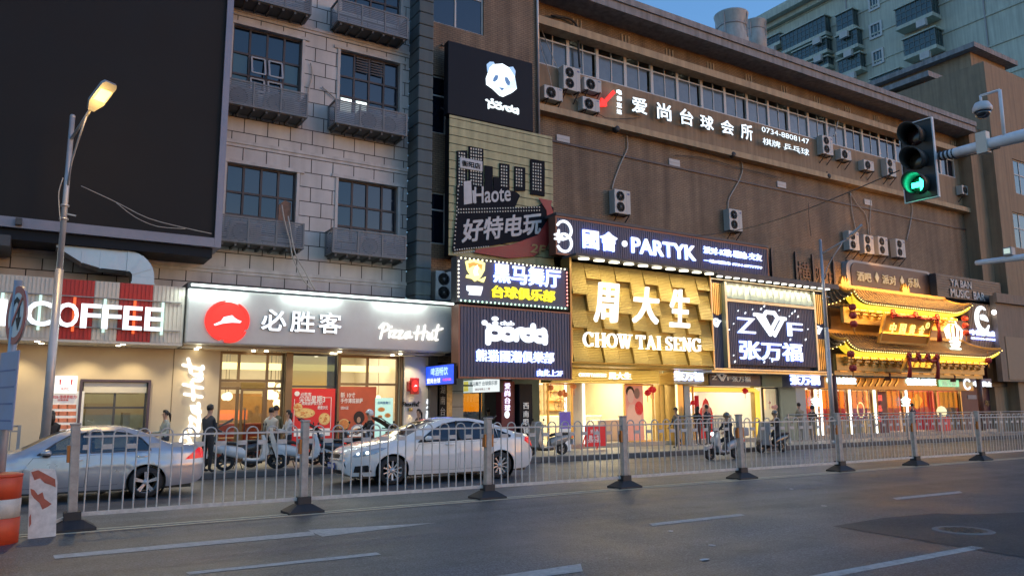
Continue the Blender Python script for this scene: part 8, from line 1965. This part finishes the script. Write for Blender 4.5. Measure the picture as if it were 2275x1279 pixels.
person('woman in a cap and grey jacket walking left along the kerb by the gold post', at(1504,20.0), R(185), 1.60, (.11,.11,.115), (.02,.02,.025), hair='cap', lh=(16,0), rh=(-20,0), lk=(5,0), rk=(22,0), la=(-15,15), ra=(20,25))
person('person in a black jacket at the left side of the gold-framed doorway', at(1551,21.2), R(10), 1.64, (.02,.02,.022), (.10,.05,.05), hair='long', la=(10,40), ra=(10,40))
person('broad person in a dark jacket standing in the middle of the gold-framed doorway', at(1573,20.9), R(100), 1.70, (.022,.025,.035), (.03,.025,.03), hair='short', wide=1.2)
person('person in a khaki hooded jacket before the left red jeweller window', at(1779,20.6), R(80), 1.78, (.28,.24,.17), (.22,.20,.17), hair='short', la=(10,40), ra=(10,40))
person('person in a dark hooded coat leaning beside the khaki jacket', at(1806,20.4), R(20), 1.66, (.03,.03,.035), (.18,.17,.16), hair='hood', lean=12, la=(25,50), ra=(25,60))
person('person in dark blue standing before the large red banner', at(2032,20.5), R(90), 1.74, (.03,.035,.06), (.025,.025,.03), hair='short')
# people in the silver car
sx0 = silver.location.x
for (dx, dy, lab) in ((2.30, -.36, 'driver in dark clothes inside the silver car'), (3.05, -.30, 'back seat passenger in pale clothes inside the silver car')):
    person(lab, (sx0+dx, silver.location.y+dy, .0), PI, 1.60, (.04,.04,.045) if dx < 3 else (.45,.45,.47), (.02,.02,.02), hair='short', hip=.66, lh=(78,0), rh=(78,0), lk=(60,0), rk=(60,0), la=(45,20), ra=(45,20), lean=-8)
# ================================================================== scooters
def make_scooter(name, lab, body, dark=(.02,.02,.022), wheel=.22, apron=None, apron_c=(.03,.03,.03), box=False, lit=False, group=None):
    """faces +x; wheels touch z=0, rear axle at x=0, front axle at x=1.2"""
    t = proto('scooter', lab, 'scooter', group); MBd = M(name+'_body', body, .3, coat=.6, var=.05); MDk = M('scooter_black', dark, .5, var=.1); MTy = M('tyre_rubber', (0,0,0)); MRm = M('scooter_rim', (.12,.12,.12), .4, .6)
    for x in (0, 1.2):
        g = MB(); g.lathe([(wheel*.62,-.05),(wheel*.95,-.055),(wheel,-.02),(wheel,.02),(wheel*.95,.055),(wheel*.62,.05)], (x,0,wheel), 24, 0, axis='y', cap=False); wh = build('wheel', g, MTy, t)
        g = MB(); g.lathe([(wheel*.63,-.035),(wheel*.63,.035)], (x,0,wheel), 20, 0, axis='y', cap=False); g.lathe([(.05,-.05),(.05,.05)], (x,0,wheel), 10, 0, axis='y')
        for k in range(5): a = 2*PI*k/5; g.bar((x,0,wheel), (x+wheel*.63*math.cos(a),0,wheel+wheel*.63*math.sin(a)), .03, .05)
        build('rim', g, MRm, wh)
    def loft(sec, m_=0, n=14):
        """sec: list of (x, zc, half width, half height)"""
        g = MB(); vs = []
        for x, zc, hw_, hh in sec:
            for i in range(n):
                a = 2*PI*i/n; ca, sa = math.cos(a), math.sin(a); vs.append((x, hw_*math.copysign(abs(ca)**.7, ca), zc+hh*math.copysign(abs(sa)**.7, sa)))
        K = len(sec); g.raw(vs, [(k*n+i, (k+1)*n+i, (k+1)*n+(i+1) % n, k*n+(i+1) % n) for k in range(K-1) for i in range(n)], m_, True); g.poly(vs[:n], m_); g.poly(vs[-n:][::-1], m_); return g
    g = loft([(-.38,.66,.05,.05),(-.32,.64,.11,.10),(-.1,.58,.15,.14),(.15,.52,.16,.17),(.38,.46,.15,.16),(.48,.40,.13,.11)]); build('body_shell', g, MBd, t)
    g = loft([(.40,.30,.15,.06),(.60,.27,.15,.045),(.85,.28,.15,.05),(.92,.32,.13,.06)]); build('footboard', g, MBd, t)
    g = loft([(.38,.22,.12,.05),(.6,.20,.12,.05),(.85,.22,.12,.05)]); build('battery_case', g, MDk, t)
    g = MB(); P = [(.86,.28),(1.0,.30),(1.08,.50),(1.02,.80),(.96,.96),(.90,.95),(.93,.75),(.92,.5)]; g.prism(P, -.17, .17); g.xf(lambda p: Vector((p.x-.25*(abs(p.y)/.17)**2*.35, p.y*(1-.35*max(0,(p.z-.7))/.3), p.z))); build('leg_shield', g, MBd, t)
    g = MB(); g.prism([(1.0,.42),(1.32,.40),(1.40,.34),(1.34,.47),(1.2,.53),(1.05,.55)], -.075, .075); build('mudguard', g, MBd, t)
    g = MB(); 
    for sd in (-1, 1): g.tube([(1.05,sd*.06,.62),(1.2,sd*.075,wheel)], .022, 7); g.tube([(0,sd*.09,wheel),(-.08,sd*.12,.5)], .02, 7)
    build('fork', g, MDk, t)
    g = loft([(-.36,.755,.07,.03),(-.2,.76,.13,.04),(.1,.75,.14,.05),(.34,.72,.11,.05),(.42,.68,.08,.04)]); build('seat', g, MDk, t)
    g = MB(); g.tube([(.98,0,.8),(.93,0,1.02)], .03, 8); g.tube([(.80,-.33,1.06),(.88,-.2,1.06),(.93,0,1.02),(.88,.2,1.06),(.80,.33,1.06)], .018, 7); build('handlebar', g, MDk, t)
    for sd in (-1, 1): g = MB(); g.tube([(.86,sd*.24,1.06),(.88,sd*.30,1.22)], .008, 5); g.ball((.88,sd*.31,1.26), .055, 8, 0, .35, 1, .75); build('mirror', g, MDk, t)
    g = MB(); g.ball((1.03,0,.90), .075, 10, 0, .7, 1.1, .9); build('headlight', g, E('scooter_lamp_lit', (.9,.97,1), 5) if lit else M('scooter_lamp', (.4,.42,.43), .15), t)
    g = MB(); g.box(-.41, -.37, -.06, .06, .60, .66); build('tail_light', g, M('tail_light_red', (0,0,0)), t)
    g = MB(); g.box(-.44, -.40, -.08, .08, .35, .55); build('rear_plate', g, M('plate_white', (0,0,0)), t)
    if not lit: g = MB(); g.tube([(.35,.12,.2),(.42,.2,.0)], .012, 5); build('kick_stand', g, MDk, t)
    if box: g = MB(); g.bbox(-.52, -.14, -.19, .19, .80, 1.10, .04); build('top_box', g, M('grey_top_box', (.35,.35,.36), .5), t)
    if apron: # wind apron / raised screen over the handlebar
        g = MB(); n = 8; vs = []
        for j in range(7):
            f = j/6
            for i in range(n+1):
                q = -1+2*i/n; wv_ = .02*math.sin(5*q+7*f)
                if apron == 'cover': x, z, hw_ = 1.12-.18*f+.12*(1-q*q)+wv_, .32+.88*f, .34*(1-.25*f)
                else: x, z, hw_ = .98-.50*f+wv_*.3, 1.05+.36*f*(1-.15*q*q), .30
                vs.append((x, hw_*q, z))
        g.raw(vs, [(j*(n+1)+i, j*(n+1)+i+1, (j+1)*(n+1)+i+1, (j+1)*(n+1)+i) for j in range(6) for i in range(n)], 0, True)
        if apron == 'screen': g.tube([(1.0,-.31,1.03),(.46,-.31,1.42),(.46,.31,1.42),(1.0,.31,1.03)], .016, 6)
        build('rain_apron' if apron == 'cover' else 'raised_screen', g, M(name+'_apron', apron_c, .7, var=.15, scale=4, bump=.5, bscale=8), t)
    return t
def sc_at(t, ur, Y, rz, z=SZ): p = at(ur, Y, z); put(t, p, rz); t.scale = (.98, .88, .84); return t
WG = 'white scooters parked on the pavement edge'
s1 = make_scooter('white_scooter', 'white parked scooter with a cream apron and raised clear screen behind the fence, left one', (.60,.60,.60), apron='cover', apron_c=(.50,.46,.40), group=WG); sc_at(s1, 503, 19.25, R(-8))
s1['label'] = 'white scooter with a cream wind apron, left of the two white parked scooters'
s2 = make_scooter('white_scooter2', '', (.60,.60,.60), apron='screen', apron_c=(.05,.05,.055), group=WG); sc_at(s2, 622, 19.2, R(-6)); s2['label'] = 'white scooter with a black raised screen, right of the two white parked scooters'
s3b = make_scooter('black_scooter', 'dark scooter parked behind the left white scooter, nearer the restaurant door', (.04,.04,.045), apron='screen', apron_c=(.05,.05,.05)); sc_at(s3b, 560, 19.95, R(170))
s3 = make_scooter('black_scooter', 'dark parked scooter between the white scooters and the white car', (.03,.03,.033)); sc_at(s3, 742, 19.1, R(4))
s4 = make_scooter('black_scooter', 'dark scooter under the rider in the white helmet', (.03,.03,.033), apron='screen', apron_c=(.03,.03,.032)); sc_at(s4, 798, 19.6, R(2))
person('rider in black with a white helmet sitting on a dark scooter behind the bonnet', at(822,19.6), R(180), 1.68, (.02,.02,.022), (.02,.02,.025), hairc=(.6,.6,.6), hair='helmet', hip=.80, lh=(70,12), rh=(70,12), lk=(72,0), rk=(72,0), la=(48,20), ra=(48,20))
s5 = make_scooter('grey_scooter', 'scooter with a black raised screen showing above the white car roof near the pale pier', (.30,.30,.31), apron='screen', apron_c=(.03,.03,.035)); sc_at(s5, 948, 19.5, R(8))
s6 = make_scooter('grey_scooter', 'scooter with a clear grey raised screen behind the tail of the white car', (.30,.30,.31), apron='screen', apron_c=(.16,.15,.14)); sc_at(s6, 1118, 19.6, R(186))
s7 = make_scooter('beige_scooter', 'grey-beige scooter wrapped in a wind apron parked before the left jeweller window', (.32,.29,.25), apron='cover', apron_c=(.30,.27,.23)); sc_at(s7, 1247, 19.5, R(182))
s7b = s7
s8 = make_scooter('silver_scooter', 'silver scooter with a lit lamp ridden left in the lane before the gold doorway', (.36,.37,.38), lit=True, box=True)
p = onZ(1640,1018,0); put(s8, (p.x, p.y+.1, 0), R(182)); s8.scale = (.95, .88, .84)
person('rider in dark clothes and grey helmet on the silver scooter', (p.x-.25, p.y+.1, 0), R(182), 1.68, (.035,.035,.04), (.02,.02,.025), hairc=(.12,.11,.10), hair='helmet', hip=.80, lh=(68,10), rh=(68,10), lk=(70,0), rk=(70,0), la=(50,18), ra=(50,18), lean=4)
s3c = dup(s3, (0,0,0)); sc_at(s3c, 700, 19.9, R(14)); s3c['label'] = 'dark scooter parked below the red pizza poster'
s9 = make_scooter('black_moving_scooter', 'black scooter with a plastic rain apron ridden left past the grey column', (.03,.03,.033), apron='cover', apron_c=(.20,.20,.21), lit=False)
p = onZ(1744,1003,0); put(s9, (p.x, p.y+.1, 0), R(182)); s9.scale = (.95, .88, .84)
person('rider in a long black coat on the black scooter', (p.x-.25, p.y+.1, 0), R(182), 1.72, (.02,.02,.022), (.018,.018,.02), hairc=(.02,.02,.02), hair='helmet', hip=.80, lh=(68,10), rh=(68,10), lk=(70,0), rk=(70,0), la=(50,18), ra=(50,18), lean=4, wide=1.15)
